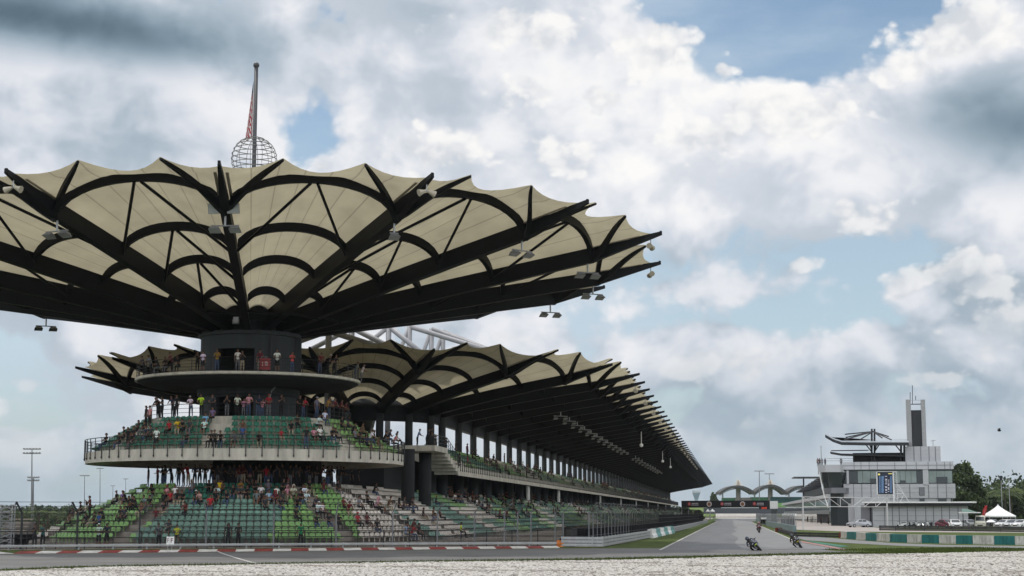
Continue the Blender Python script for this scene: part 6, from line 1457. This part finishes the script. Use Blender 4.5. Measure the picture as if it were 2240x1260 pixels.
mb = MB(); mb.sweep([p + Vector((0, 8, .6)) for p in top], Vector((0, 1, 0)), 22, 1.6); mb.build('roof_membrane', mat('far_roof', (.06, .06, .06), .8), fs_)
mb = MB()
for k in range(len(xs_) - 1): mb.tube([top[k], top[k+1]], .22, 4, cap=False); mb.tube([bot[k], bot[k+1]], .22, 4, cap=False); mb.tube([top[k] if k % 2 else bot[k], bot[k+1] if k % 2 else top[k+1]], .22, 4, cap=False)
mb.build('truss', TR, fs_)
for x in (1615, 1685): 
    mb = MB(); a = at(x, 1100, 990); b = at(x, 1068, 990); mb.tube([a, b], 1.6, 6); mb.build('pylon', FG[3], fs_)
    mb = MB(); b2 = at(x, 1049, 990)
    for dx in (-13, -6, 6, 13): mb.tube([b2, at(x + dx, hump(x + dx), 986)], .22, 4)
    mb.tube([at(x, 1064, 990), b2], 1.6, 6, r2=.3); mb.build('mast_head', mat('far_cream', (.5, .44, .36), .7), fs_)
for x in (1581, 1651, 1726): mb = MB(); mb.tube([at(x, 1090, 988), at(x, 1078, 988)], .4, 5); mb.build('post', FG[3], fs_)
wt = thing('water_tower', 'distant pale blue funnel shaped water tower behind the end of the long roof', 'water tower', at(1523.5, 1100, 1300)); q = at(1523.5, 1100, 1300); k = 1300 / 3445
mb = MB(); mb.lathe([(.1, q.z - 6), (4.2*k, q.z - 6), (4.0*k, q.z + 8*k), (9*k, q.z + 22*k), (.1, q.z + 22*k)], (q.x, q.y), n=20); mb.build('shaft', mat('tower_blue', (.3, .38, .45), .7), wt, smooth=False)
mb = MB(); mb.lathe([(.1, q.z + 22*k), (9.3*k, q.z + 22*k), (9.3*k, q.z + 27*k), (.1, q.z + 27*k)], (q.x, q.y), n=20); mb.build('tank_rim', mat('tower_pale', (.5, .54, .57), .7), wt)
bank = sheet('grass_bank', [at(1512, 1127, 915), at(1760, 1127, 915), at(1760, 1127, 1100), at(1500, 1127, 1100)], 1.0, MATS['bright_grass'])
for v in bank.data.vertices: v.co.z = 1.0 if v.index < 2 else 8
for k, (x, y, d) in enumerate(((1556, 1126, 600), (1548, 1127, 620))):
    pass
# ------------------------------------------------------------------ light masts
def mast(px, py, d, label, arms, rad=.22, two=False):
    b = at(px, 1124, d); top = at(px, py, d); b = Vector((b.x, b.y, 0)); t = thing('floodlight_mast', label, 'light mast', b, 'floodlight masts'); mb = MB(); mb.tube([b, top], rad*.8, 8, r2=rad*.4); mb.build('pole', mat('mast_grey', (.14, .145, .15), .5), t)
    for lv in range(2 if two else 1):
        z = top.z - lv * arms * .55; mb = MB(); mb.tube([Vector((top.x - arms, top.y, z)), Vector((top.x + arms, top.y, z))], .09, 5); mb.build('crossarm', GREYP, t); n = 6
        for i in range(n): h = MB(); x = -arms + 2*arms*i/(n-1); head(h, Vector((top.x + x, top.y, z + .1)), 0, -.5, arms * .26); h.build('lamp_head', [DARKM, GREYP], t)
mast(70, 983, 420, 'tallest light mast at far left with two rows of lamps', 2.0, .3, True); mast(73, 1045, 300, 'shorter light mast directly right of the tallest mast at left', 1.0, .25, True)
mast(185, 1041, 560, 'thin light mast left of the round stand, nearer its low seats', 1.5); mast(219, 1025, 600, 'tall thin light mast just left of the ring terrace', 1.2); mast(275, 1048, 700, 'short thin far light mast under the left end of the ring', 1.0); mast(247, 1063, 640, 'very thin far light mast between two taller ones under the ring', .8)
mast(1661, 1031, 960, 'tall far light mast behind the wavy roofed stand', 2.6, .5); mast(1683, 1037, 1010, 'far light mast rising over the right hump of the wavy roof', 2.6, .45)
for x, y, d, lb in ((2051, 1120, 0, ''),):
    pass
# ------------------------------------------------------------------ trees
LEAF = [mat('leaf_dark', (.03, .045, .018), .8, noise=.5, scale=.35), mat('leaf_mid', (.05, .075, .026), .8, noise=.5, scale=.35), mat('leaf_light', (.085, .115, .035), .8, noise=.4, scale=.35)]; BARK = mat('bark', (.07, .055, .04), .9, noise=.3, scale=2)
def leaves(blobs, n, size, rng):
    """leaf clumps: small random quads filling soft blobs (centre, radii)"""
    vol = np.array([b[1][0]*b[1][1]*b[1][2] for b in blobs]); pick = rng.choice(len(blobs), n, p=vol/vol.sum())
    d = rng.normal(size=(n, 3)); d /= np.linalg.norm(d, axis=1)[:, None]; rad = rng.random(n) ** .45
    cen = np.array([b[0] for b in blobs])[pick] + d * rad[:, None] * np.array([b[1] for b in blobs])[pick] * (1 + .18 * rng.normal(size=(n, 1)))
    a = rng.normal(size=(n, 3)); a /= np.linalg.norm(a, axis=1)[:, None]; b = np.cross(a, rng.normal(size=(n, 3))); b /= np.linalg.norm(b, axis=1)[:, None]
    s = size * rng.uniform(.5, 1.3, (n, 1)); V = np.stack([cen - a*s, cen + b*s*.6, cen + a*s, cen - b*s*.6], 1).reshape(-1, 3)
    return V, np.arange(n*4).reshape(n, 4), np.clip((rng.normal(size=n)*.5 + 1 + (pick % 3 - 1)*.5), 0, 2).astype(int)
TRN = [0]
def tree(px, ytop, d, hw_px, label, seed, n=2600, trunk=True, base=0.0, size=.42, cat='tree', group='trees behind the pits', kind_low=.35):
    rng = np.random.default_rng(seed); top = at(px, ytop, d); b = Vector((top.x, top.y, base)); H = top.z - base; wr = hw_px * d / 3445
    t = thing('broadleaf_tree', label, cat, b, group); blobs = []
    for k in range(11):
        a = rng.uniform(0, 2*PI); z = H * rng.uniform(kind_low, .86); r = wr * rng.uniform(.2, .85) * (1 - .35*z/H); s = wr * rng.uniform(.26, .46)
        blobs.append(((b.x + r*math.cos(a), b.y + r*math.sin(a), base + z), (s, s, s*.72)))
    blobs.append(((b.x, b.y, base + H*.8), (wr*.4, wr*.4, H*.17)))
    V, Fq, mi = leaves(blobs, int(n*1.7), size, rng); npmesh('crown', V, Fq, mi, LEAF, t)
    mb = MB(); mb.tube([b, b + Vector((.1, 0, H*.35)), b + Vector((0, .1, H*.6))], max(.16, wr*.07), 8, r2=.08)
    for bl in blobs[:6]: mb.tube([b + Vector((0, 0, H*.3)), Vector(bl[0])], .09, 5, r2=.03)
    mb.build('trunk', BARK, t); return t
def palm(px, ytop, d, label, seed, spread=3.0, group='palms', base=0.0, trunk_r=.2):
    rng = random.Random(seed); top = at(px, ytop, d); b = Vector((top.x, top.y, base)); H = max(.8, top.z - base - spread*.35); t = thing('palm_tree', label, 'palm tree', b, group)
    mb = MB(); mb.tube([b, b + Vector((.15, 0, H*.5)), b + Vector((0, 0, H))], trunk_r, 7, r2=trunk_r*.7); mb.build('trunk', BARK, t); c = b + Vector((0, 0, H))
    for k in range(16):
        a = 2*PI*k/16 + rng.uniform(-.2, .2); up = rng.uniform(.15, 1.1); d_ = Vector((math.cos(a), math.sin(a), 0)); L_ = spread * rng.uniform(.8, 1.1); sp = []
        for i in range(8): w = i/7; sp.append(c + d_ * L_ * w * math.cos(up*.6) + Vector((0, 0, L_ * (w*math.sin(up) - .75*w*w))))
        m1 = MB(); sd = Vector((-d_.y, d_.x, 0))
        for i in range(7):
            wl_ = spread * .17 * math.sin(PI * (i + .8)/8.4); p = sp[i]
            for s in (-1, 1):
                for q in (0, .5): r_ = p.lerp(sp[i+1], q); e = r_ + sd * s * wl_ + d_ * wl_*.7 + Vector((0, 0, -wl_*.6)); m1.add([r_, r_ + d_*.12*spread/3, e], [(0, 1, 2)])
        m1.build('frond', LEAF[1] if k % 3 else LEAF[2], t)
    return t
tree(2108, 1008, 352, 42, 'tallest dark tree directly right of the race control building', 1, 5200, kind_low=.2); tree(2135, 1036, 360, 24, 'dark tree right of the tallest one, with a rounded top', 2, 3200, kind_low=.2); tree(2100, 1070, 345, 26, 'dense lower tree against the right end of race control', 3, 3000, kind_low=.15)
tree(2152, 1088, 350, 22, 'low olive tree left of the white tent', 4, 2200, kind_low=.15); tree(2180, 1085, 372, 22, 'bushy green tree behind the white tent', 5, 2400, kind_low=.1); tree(2222, 1075, 372, 26, 'dark tree near the right edge behind the cars', 6, 2800, kind_low=.1); tree(2245, 1068, 378, 22, 'dark tree cut by the right edge of the view', 7, 2600, kind_low=.1); tree(2128, 1092, 342, 20, 'dark shrubby tree behind the small shelter', 8, 2200, kind_low=.1)
tree(2168, 1072, 390, 30, 'tall dark tree behind the olive tree', 9, 3000, kind_low=.15); tree(2238, 1062, 395, 30, 'tall tree at the right edge behind the others', 10, 3000, kind_low=.15)
palm(2196, 1060, 352, 'tall bright palm rising behind the white tent', 11, 5.2, 'palms at right'); palm(2166, 1076, 380, 'palm with dark fronds left of the bright palm', 12, 3.6, 'palms at right'); palm(2209, 1070, 366, 'palm just right of the bright palm', 13, 4.0, 'palms at right')
tree(1561, 1080, 1050, 14, 'lone round tree behind the black banner gantry', 21, 2600, size=1.1, group='trees at the end of the straight', kind_low=.3); tree(1502, 1112, 640, 14, 'light green bushy tree at the far end of the long stand', 22, 1500, size=.7, group='trees at the end of the straight', kind_low=.2); tree(1528, 1116, 660, 12, 'low green bush tree under the left end of the banner', 23, 1200, size=.6, group='trees at the end of the straight', kind_low=.2)
for k, (x, y) in enumerate(((20, 1113), (38, 1116), (56, 1118), (84, 1113), (104, 1116), (124, 1121), (146, 1124))):
    palm(x, y - 2, 236 + (k*7) % 20, f'bushy oil palm on the horizon at left, {ordn(k)} from the left edge', 31 + k, 1.9, 'oil palms at left', 0, .2)
def belt(name, px0, px1, d, h, n, size, label, seed, y2=60, nb=110):
    rng = np.random.default_rng(seed); a0, a1 = [math.atan2(ray(x, 1100).x, ray(x, 1100).y) for x in (px0, px1)]; blobs = []
    for k in range(nb):
        a = rng.uniform(a0, a1); dd = d + rng.uniform(0, y2); hh = h * rng.uniform(.55, 1.15); blobs.append(((dd*math.sin(a), dd*math.cos(a), hh*.45), (hh*.75, hh*.75, hh*.55)))
    V, Fq, mi = leaves(blobs, n, size, rng); V[:, 2] = np.maximum(V[:, 2], -.2); o = npmesh(name, V, Fq, mi, LEAF); o['kind'] = 'stuff'; o['label'] = label
belt('shrubbery', -260, 215, 262, 2.3, 9000, .22, 'dark scrub beyond the fence at left', 44, 30); belt('treeline', -200, 420, 760, 6.0, 12000, 1.0, 'low hazy line of bushes on the left horizon', 41); belt('treeline', 2075, 3300, 392, 10.5, 60000, .6, 'dark mass of trees closing the view at right', 42, 30, 240); belt('treeline', 420, 2300, 1700, 11, 14000, 2.2, 'far low tree line on the horizon', 43, 200)
# pale bleacher at far left
bl = thing('bleacher', 'low pale stepped bleacher behind the fence at the left edge', 'bleacher', at(35, 1160, 190))
for k in range(4): mb = MB(); a, b = at(4, 1160, 188 + k), at(62, 1160, 188 + k); z = .5 + k*.42; mb.box(Vector(((a.x+b.x)/2, a.y + k*.9, z)), (b.x - a.x, .5, .1)); mb.build('bench', mat('bench_cream', (.42, .37, .3), .8), bl)
mb = MB(); a, b = at(4, 1160, 192), at(62, 1160, 192); mb.box(Vector(((a.x+b.x)/2, a.y + 2.2, .75)), (b.x - a.x, 3, 1.5)); mb.build('frame', STEPC, bl)
# ------------------------------------------------------------------ vehicles
def car(loc, yaw, paint, label, van=False, group='cars parked behind the rail'):
    t = thing('parked_van' if van else 'parked_car', label, 'van' if van else 'car', (0, 0, 0), group); L_, Wd = (4.7, 1.75) if van else (4.2, 1.7)
    if van: prof_ = [(-2.3, .35), (-2.35, .9), (-2.2, 1.15), (-1.75, 1.95), (-1.4, 2.08), (2.2, 2.08), (2.34, 1.9), (2.35, .4)]
    else: prof_ = [(-2.08, .3), (-2.1, .62), (-1.95, .78), (-1.05, .95), (-.35, 1.38), (.75, 1.45), (1.6, 1.08), (2.02, .98), (2.1, .7), (2.08, .32)]
    mb = MB(); k = len(prof_); vs = []
    for y in (-Wd/2, -Wd*.42, Wd*.42, Wd/2):
        e = abs(y) > Wd*.45
        for x, z in prof_: vs.append((x * (.985 if e else 1), y * (.86 if z > 1.0 and e else 1), z - (.03 if e and z > .9 else 0)))
    fs = [tuple(range(k)), tuple(range(3*k, 4*k))[::-1]]
    for r_ in range(3): fs += [(r_*k + j, r_*k + (j+1) % k, (r_+1)*k + (j+1) % k, (r_+1)*k + j) for j in range(k)]
    mb.add(vs, fs); mb.build('body', paint, t)
    gw_ = Wd * .40
    if van: wins = [[(-2.16, 1.2), (-1.78, 1.9)], None]; wn_ = [(-1.55, 1.25, -.7, 1.85), (-.6, 1.25, .6, 1.85), (.7, 1.25, 2.1, 1.85)]
    else: wins = [[(-1.0, .99), (-.38, 1.36)], [(1.55, 1.12), (.82, 1.42)]]; wn_ = [(-.55, 1.0, .25, 1.33), (.33, 1.0, 1.05, 1.33)]
    for w in wins:
        if w: (x0, z0), (x1, z1) = w; o_ = -.02 if x0 < 0 else .02; mb = MB(); mb.add([(x0 + o_, -gw_, z0 + .02), (x0 + o_, gw_, z0 + .02), (x1 + o_, gw_*.9, z1 + .02), (x1 + o_, -gw_*.9, z1 + .02)], [(0, 1, 2, 3)]); mb.build('windscreen', GLASSD, t)
    for s in (-1, 1):
        for x0, z0, x1, z1 in wn_: y = s * (Wd/2*.9 + .005); mb = MB(); mb.add([(x0, s*(Wd/2*.985), z0), (x1, s*(Wd/2*.985), z0), (x1 - .05, s*(Wd/2*.89), z1), (x0 + (.25 if x0 < 0 and not van else .05), s*(Wd/2*.89), z1)], [(0, 1, 2, 3)]); mb.build('side_window', GLASSD, t)
        for x in (-1.3, 1.3): mb = MB(); mb.tube([(x, s*(Wd/2 - .12), .31), (x, s*(Wd/2 + .02), .31)], .31, 14); w_ = mb.build('wheel', RUBBER, t); mb = MB(); mb.tube([(x, s*(Wd/2 + .0), .31), (x, s*(Wd/2 + .03), .31)], .19, 10); mb.build('rim', GALV, w_)
        mb = MB(); mb.box((-2.1 if not van else -2.34, s*Wd*.34, .68 if not van else .8), (.05, .3, .14)); mb.build('headlight', LAMPG, t)
    mb = MB(); mb.box((-2.1 if not van else -2.36, 0, .5), (.04, Wd*.5, .16)); mb.build('grille', BLACKIN, t)
    t.location = loc; t.rotation_euler = (0, 0, yaw); return t
CW = mat('car_white', (.65, .65, .64), .3, spec=.5); CS = mat('car_silver', (.4, .41, .43), .3, .5); CMR = mat('car_maroon', (.12, .02, .04), .3, spec=.5); CB = mat('car_black', (.02, .022, .025), .3, spec=.5); CC = mat('van_cream', (.6, .57, .47), .4)
gl0 = lambda px, d: (lambda v: Vector((v.x, v.y, 0)))(at(px, 1150, d))
car(gl0(1879, 285), .25, CS, 'silver car alone by the grey annex gate')
car(gl0(2070, 275), 1.9, CMR, 'maroon car parked left of the white car by the annex wall'); car(gl0(2089, 272), 1.45, CW, 'white car facing the rail between the maroon and silver cars'); car(gl0(2121, 276), 1.75, CS, 'silver car half hidden behind the shelter post')
car(gl0(2145, 274), 1.25, CC, 'cream van with a dark windscreen in front of the white tent', True); car(gl0(2171, 285), 1.5, CB, 'black car under the white umbrella beside the cream van')
car(gl0(2199, 276), .6, CW, 'white car angled to the rail, first right of the tent'); car(gl0(2211, 281), .6, CB, 'black car tucked between the white and silver cars at right'); car(gl0(2219, 274), .6, CS, 'silver car angled to the rail near the right edge'); car(gl0(2238, 272), .6, CW, 'white car cut by the right edge of the view')
# tent, umbrellas, shelter, feather flag, lamp post
def tent(px, d, y_top, y_eave, hw_px, label):
    c = gl0(px, d); k = d / 3445; zt_, ze, w = EYE + (HOR - y_top)*k, EYE + (HOR - y_eave)*k, hw_px*k; t = thing('peaked_tent', label, 'tent', c); mb = MB(); n = 8; vs = []
    for i in range(n + 1):
        q = i/n; r_ = w * (1 - q) ** .0 if i == 0 else w * ((1 - q) ** 1.35); z = ze + (zt_ - ze) * q
        vs += [c + Vector((sx*r_, sy*r_, z)) for sx, sy in ((-1,-1),(1,-1),(1,1),(-1,1))]
    mb.add(vs, [(i*4 + j, i*4 + (j+1) % 4, i*4 + 4 + (j+1) % 4, i*4 + 4 + j) for i in range(n) for j in range(4)]); mb.build('roof', WHITEP, t)
    mb = MB()
    for (a, b) in (((-1,-1),(1,-1)), ((1,-1),(1,1)), ((1,1),(-1,1)), ((-1,1),(-1,-1))): mb.quad(c + Vector((a[0]*w, a[1]*w, ze)), c + Vector((b[0]*w, b[1]*w, ze)), c + Vector((b[0]*w, b[1]*w, ze - .25)), c + Vector((a[0]*w, a[1]*w, ze - .25)))
    mb.build('valance', WHITEP, t)
    for sx in (-1, 1):
        for sy in (-1, 1): mb = MB(); mb.tube([c + Vector((sx*w*.97, sy*w*.97, 0)), c + Vector((sx*w*.97, sy*w*.97, ze))], .05, 6); mb.build('leg', GALV, t)
tent(2185, 300, 1104, 1128, 28, 'white peaked tent standing behind the parked cars')
tent(1549, 560, 1113, 1118, 4, 'tiny white peaked tent at the end of the left fence, left one'); tent(1559, 575, 1112.5, 1118, 5, 'tiny white peaked tent at the end of the left fence, right one')
def umbrella(px, d, ytop, hw_px, label):
    c = gl0(px, d); k = d/3445; z = EYE + (HOR - ytop)*k; w = hw_px*k; t = thing('white_umbrella', label, 'umbrella', c, 'umbrellas by the tent'); mb = MB()
    vs = [c + Vector((0, 0, z))] ; n = 8
    for r_, dz in ((.5, .12), (1, .45)): vs += [c + Vector((w*r_*math.cos(2*PI*i/n), w*r_*math.sin(2*PI*i/n), z - dz)) for i in range(n)]
    mb.add(vs, [(0, 1+i, 1+(i+1) % n) for i in range(n)] + [(1+i, 9+i, 9+(i+1) % n, 1+(i+1) % n) for i in range(n)]); mb.build('canopy', WHITEP, t); mb = MB(); mb.tube([c, c + Vector((0, 0, z))], .03, 6); mb.build('pole', GALV, t)
umbrella(2168, 283, 1136, 11, 'white umbrella right beside the cream van'); umbrella(2198, 288, 1137.5, 9, 'white umbrella below the right side of the peaked tent')
c = gl0(2122, 272); t = thing('shelter', 'small flat roofed shelter with a green slope and thin posts beside the annex', 'shelter', c); k = 272/3445
mb = MB(); z = EYE + (HOR - 1121.5)*k; mb.box(c + Vector((0, 0, z)), (38*k, 2.4, .16)); mb.build('roof', WHITEP, t); mb = MB(); mb.add([c + Vector((-19*k, -1, z + .1)), c + Vector((12*k, -1, z + .1)), c + Vector((-2*k, .6, z + .62)), c + Vector((-14*k, .6, z + .62))], [(0, 1, 2, 3)]); mb.build('slope', mat('shelter_green', (.1, .17, .14), .7), t)
for x in (-17, 4): mb = MB(); mb.tube([c + Vector((x*k, -.8, 0)), c + Vector((x*k + (.5 if x > 0 else 0), -.8, z))], .06, 6); mb.build('post', DARKM, t)
c = gl0(2150, 292); t = thing('feather_flag', 'red feather flag standing left of the white peaked tent', 'flag', c); mb = MB(); mb.tube([c, c + Vector((.5, 0, 3.2)), c + Vector((.9, 0, 3.9))], .03, 5); mb.build('pole', GALV, t)
mb = MB(); mb.add([c + Vector((x, y, z)) for y in (-.02, .02) for x, z in ((-.1, 1.5), (.35, 1.7), (.75, 2.9), (.95, 3.8), (.6, 3.9), (.1, 3.0))], [(0,1,2,3,4,5), (11,10,9,8,7,6)] + [(j, (j+1) % 6, 6+(j+1) % 6, 6+j) for j in range(6)]); mb.build('banner', mat('flag_red_cloth', (.4, .03, .03), .8), t)
for x, y, d, lb in ((2211, 1054, 300, 'thin grey lamp post behind the cars at right'),):
    c = gl0(x, d); z = EYE + (HOR - y)*d/3445; t = thing('lamp_post', lb, 'lamp post', c); mb = MB(); mb.tube([c, c + Vector((0, 0, z))], .06, 6); mb.build('pole', GALV, t); mb = MB(); mb.box(c + Vector((0, 0, z)), (.35, .25, .2)); mb.build('lamp_head', LAMPB, t)
c = gl0(2194, 330); z = EYE + (HOR - 1049)*330/3445; t = thing('camera_pole', 'slim pole with a dark camera head above the palms at right', 'camera pole', c); mb = MB(); mb.tube([c, c + Vector((0, 0, z))], .07, 6); mb.build('pole', GALV, t); mb = MB(); mb.box(c + Vector((0, 0, z)), (.5, .4, .9)); mb.build('camera_head', DARKM, t)
# bird in the sky
p = at(2186, 942, 160); mb = MB(); mb.sphere(p, .09, 8, 6, (2.2, 1, 1))
for s in (-1, 1): mb.add([p + Vector((-.08, 0, .03)), p + Vector((.1, 0, .03)), p + Vector((.08 + .05*s, s*.2 + .12*s, .25)), p + Vector((-.12, s*.3, .2))], [(0, 1, 2, 3)])
single(mb, 'bird', mat('bird_black', (.01, .01, .012), .7), 'small dark bird flying in the sky at far right', 'bird', p)
# small scooters along the annex
def scooter_row():
    proto = None
    for k, (px, m) in enumerate(((1972, CW), (1996, CB), (2009, CW), (2019, CS), (2030, CW), (2037, CB))):
        t = thing('parked_scooter', f'small parked motor scooter by the annex wall, {ordn(k)} from left', 'scooter', (0, 0, 0), 'scooters along the annex wall')
        for x in (-.6, .6): mb = MB(); mb.tube([(x, -.06, .25), (x, .06, .25)], .25, 12); mb.build('wheel', RUBBER, t)
        mb = MB(); mb.sweep([Vector((-.62, 0, .95)), Vector((-.45, 0, .5)), Vector((-.1, 0, .42)), Vector((.25, 0, .7)), Vector((.85, 0, .8))], Vector((0, 1, 0)), .32, [.25, .3, .2, .35, .12]); mb.build('body', m, t)
        mb = MB(); mb.box((.4, 0, .83), (.7, .28, .1)); mb.build('seat', BLACKIN, t); mb = MB(); mb.tube([(-.6, -.3, 1.05), (-.65, 0, 1.0), (-.6, .3, 1.05)], .025, 5); mb.build('handlebar', BLACKIN, t)
        t.location = gl0(px, 283); t.rotation_euler = (0, 0, .3 * k)
scooter_row()
# ------------------------------------------------------------------ motorcycles and riders
def moto(pos, heading, lean, cols, blabel, rlabel, suit, hel, sc=1.0):
    t = thing('racing_motorcycle', blabel, 'motorcycle', (0, 0, 0), 'racing motorcycles on the track'); body, acc = cols
    for y, r_, w in ((-.72, .3, .12), (.70, .32, .19)):
        mb = MB(); vs = []; n, m_ = 20, 8
        for i in range(n):
            for j in range(m_):
                a, b = 2*PI*i/n, 2*PI*j/m_; rr_ = r_ - .06 + .06*math.cos(b); vs.append((w/2*math.sin(b), y + rr_*math.cos(a), .3 + (r_ - .3) + rr_*math.sin(a)))
        mb.add(vs, [(i*m_+j, ((i+1) % n)*m_+j, ((i+1) % n)*m_+(j+1) % m_, i*m_+(j+1) % m_) for i in range(n) for j in range(m_)]); w_ = mb.build('wheel', RUBBER, t, smooth=True)
        mb = MB(); mb.tube([(-w*.3, y, r_), (w*.3, y, r_)], r_*.62, 14); mb.build('rim', mat('wheel_rim', (.06, .06, .06), .4, .6), w_)
    def hull(secs, name, m):
        mb = MB(); n = 10; vs = []
        for y, z, rx, rz in secs: vs += [(rx*math.cos(2*PI*j/n), y, z + rz*math.sin(2*PI*j/n)) for j in range(n)]
        k = len(secs); mb.add(vs, [(i*n+j, i*n+(j+1) % n, (i+1)*n+(j+1) % n, (i+1)*n+j) for i in range(k-1) for j in range(n)] + [tuple(range(n)), tuple(range((k-1)*n, k*n))[::-1]]); mb.build(name, m, t, smooth=True)
    hull([(-1.02, .78, .05, .05), (-.9, .78, .17, .14), (-.7, .78, .25, .2), (-.4, .68, .27, .32), (-.05, .58, .24, .34), (.2, .5, .18, .22)], 'fairing', body)
    hull([(-.55, .92, .12, .06), (-.2, .93, .19, .13), (.12, .84, .14, .1)], 'tank', acc); hull([(.15, .82, .15, .06), (.55, .9, .13, .07), (.95, 1.0, .06, .04)], 'tail', body)
    hull([(-.88, .92, .1, .02), (-.72, 1.0, .17, .09), (-.5, 1.0, .15, .06)], 'windscreen', GLASSD); hull([(-.98, .6, .1, .03), (-.74, .64, .11, .03), (-.5, .55, .1, .03)], 'front_mudguard', acc)
    for s in (-1, 1): mb = MB(); mb.tube([(s*.11, -.74, .3), (s*.12, -.52, .85)], .035, 6); mb.build('fork', GALV, t); mb = MB(); mb.box((s*.12, -.99, .78), (.1, .03, .06)); mb.build('headlight', LAMPG, t)
    mb = MB(); mb.tube([(-.36, -.48, .9), (0, -.5, .93), (.36, -.48, .9)], .025, 6); mb.build('handlebar', BLACKIN, t); mb = MB(); mb.tube([(.17, .1, .35), (.2, .75, .6)], .06, 8, r2=.07); mb.build('exhaust', GALV, t); mb = MB(); mb.sweep([Vector((0, .7, .36)), Vector((0, .1, .46))], Vector((1, 0, 0)), .24, .1); mb.build('swingarm', BLACKIN, t)
    # heading: -Y of the bike points along 'heading'; the whole bike rolls about the contact line
    M = Matrix.Rotation(face_ang(heading), 4, 'Z') @ Matrix.Rotation(lean, 4, 'Y') @ Matrix.Scale(sc, 4); t.matrix_world = Matrix.Translation(pos) @ M
    o = person(Vector((0, 0, 0)), 0, 'ride', 'black', 'black', 'helmet', hel, 'ride', 0, 1); o.color = (*COL[suit], 1); hang = Matrix.Translation(Vector((0, .3, .1))) @ Matrix.Translation((.1 * (1 if lean > 0 else -1) * -1 if abs(lean) > .3 else 0, 0, 0))
    o.matrix_world = Matrix.Translation(pos) @ M @ Matrix.Translation(Vector(((-.1 if lean < -.3 else 0), .3, -.1))); setp(o, rlabel, 'person', 'motorcycle riders')
M1 = (mat('bike_navy', (.015, .015, .04), .35, spec=.6), mat('bike_lime', (.35, .45, .05), .4)); M2 = (mat('bike_black', (.01, .01, .011), .35, spec=.6), mat('bike_yellow', (.4, .3, .02), .4)); M3 = (mat('bike_red', (.12, .012, .015), .35, spec=.6), mat('bike_dark', (.02, .02, .02), .4))
moto(gnd(1664, 1204.5), Vector((-.06, -1, 0)).normalized(), -.78, M1, 'dark blue racing motorcycle with lime accents leaning hard, nearest on the track', 'crouched rider in navy leathers on the nearest leaning motorcycle', 'navy', 'navy', .95)
moto(gnd(1754, 1198.5), Vector((-.14, -1, 0)).normalized(), -.62, M2, 'black racing motorcycle leaning in by the faded kerb', 'crouched rider in black leathers by the faded kerb edge', 'black', 'dark grey', .92)
moto(gnd(1661, 1165.5), Vector((-.1, -1, 0)).normalized(), -.06, M3, 'upright dark red racing motorcycle farther up the straight', 'crouched rider with pink helmet on the far upright motorcycle', 'maroon', 'pink', .98)
# ------------------------------------------------------------------ air: even haze in one closed box
hm = bpy.data.materials.new('haze_air'); hm.use_nodes = True; nt = hm.node_tree; nt.nodes.clear()
ho = nt.nodes.new('ShaderNodeOutputMaterial'); hv = nt.nodes.new('ShaderNodeVolumePrincipled'); hv.inputs['Color'].default_value = (.82, .88, .95, 1); hv.inputs['Density'].default_value = .00005; hv.inputs['Anisotropy'].default_value = .3
nt.links.new(hv.outputs[0], ho.inputs['Volume'])
mb = MB(); mb.box((0, 900, 26), (2600, 2400, 60)); hb = mb.build('haze', hm); hb['kind'] = 'stuff'; hb['label'] = 'thin tropical haze over the circuit'
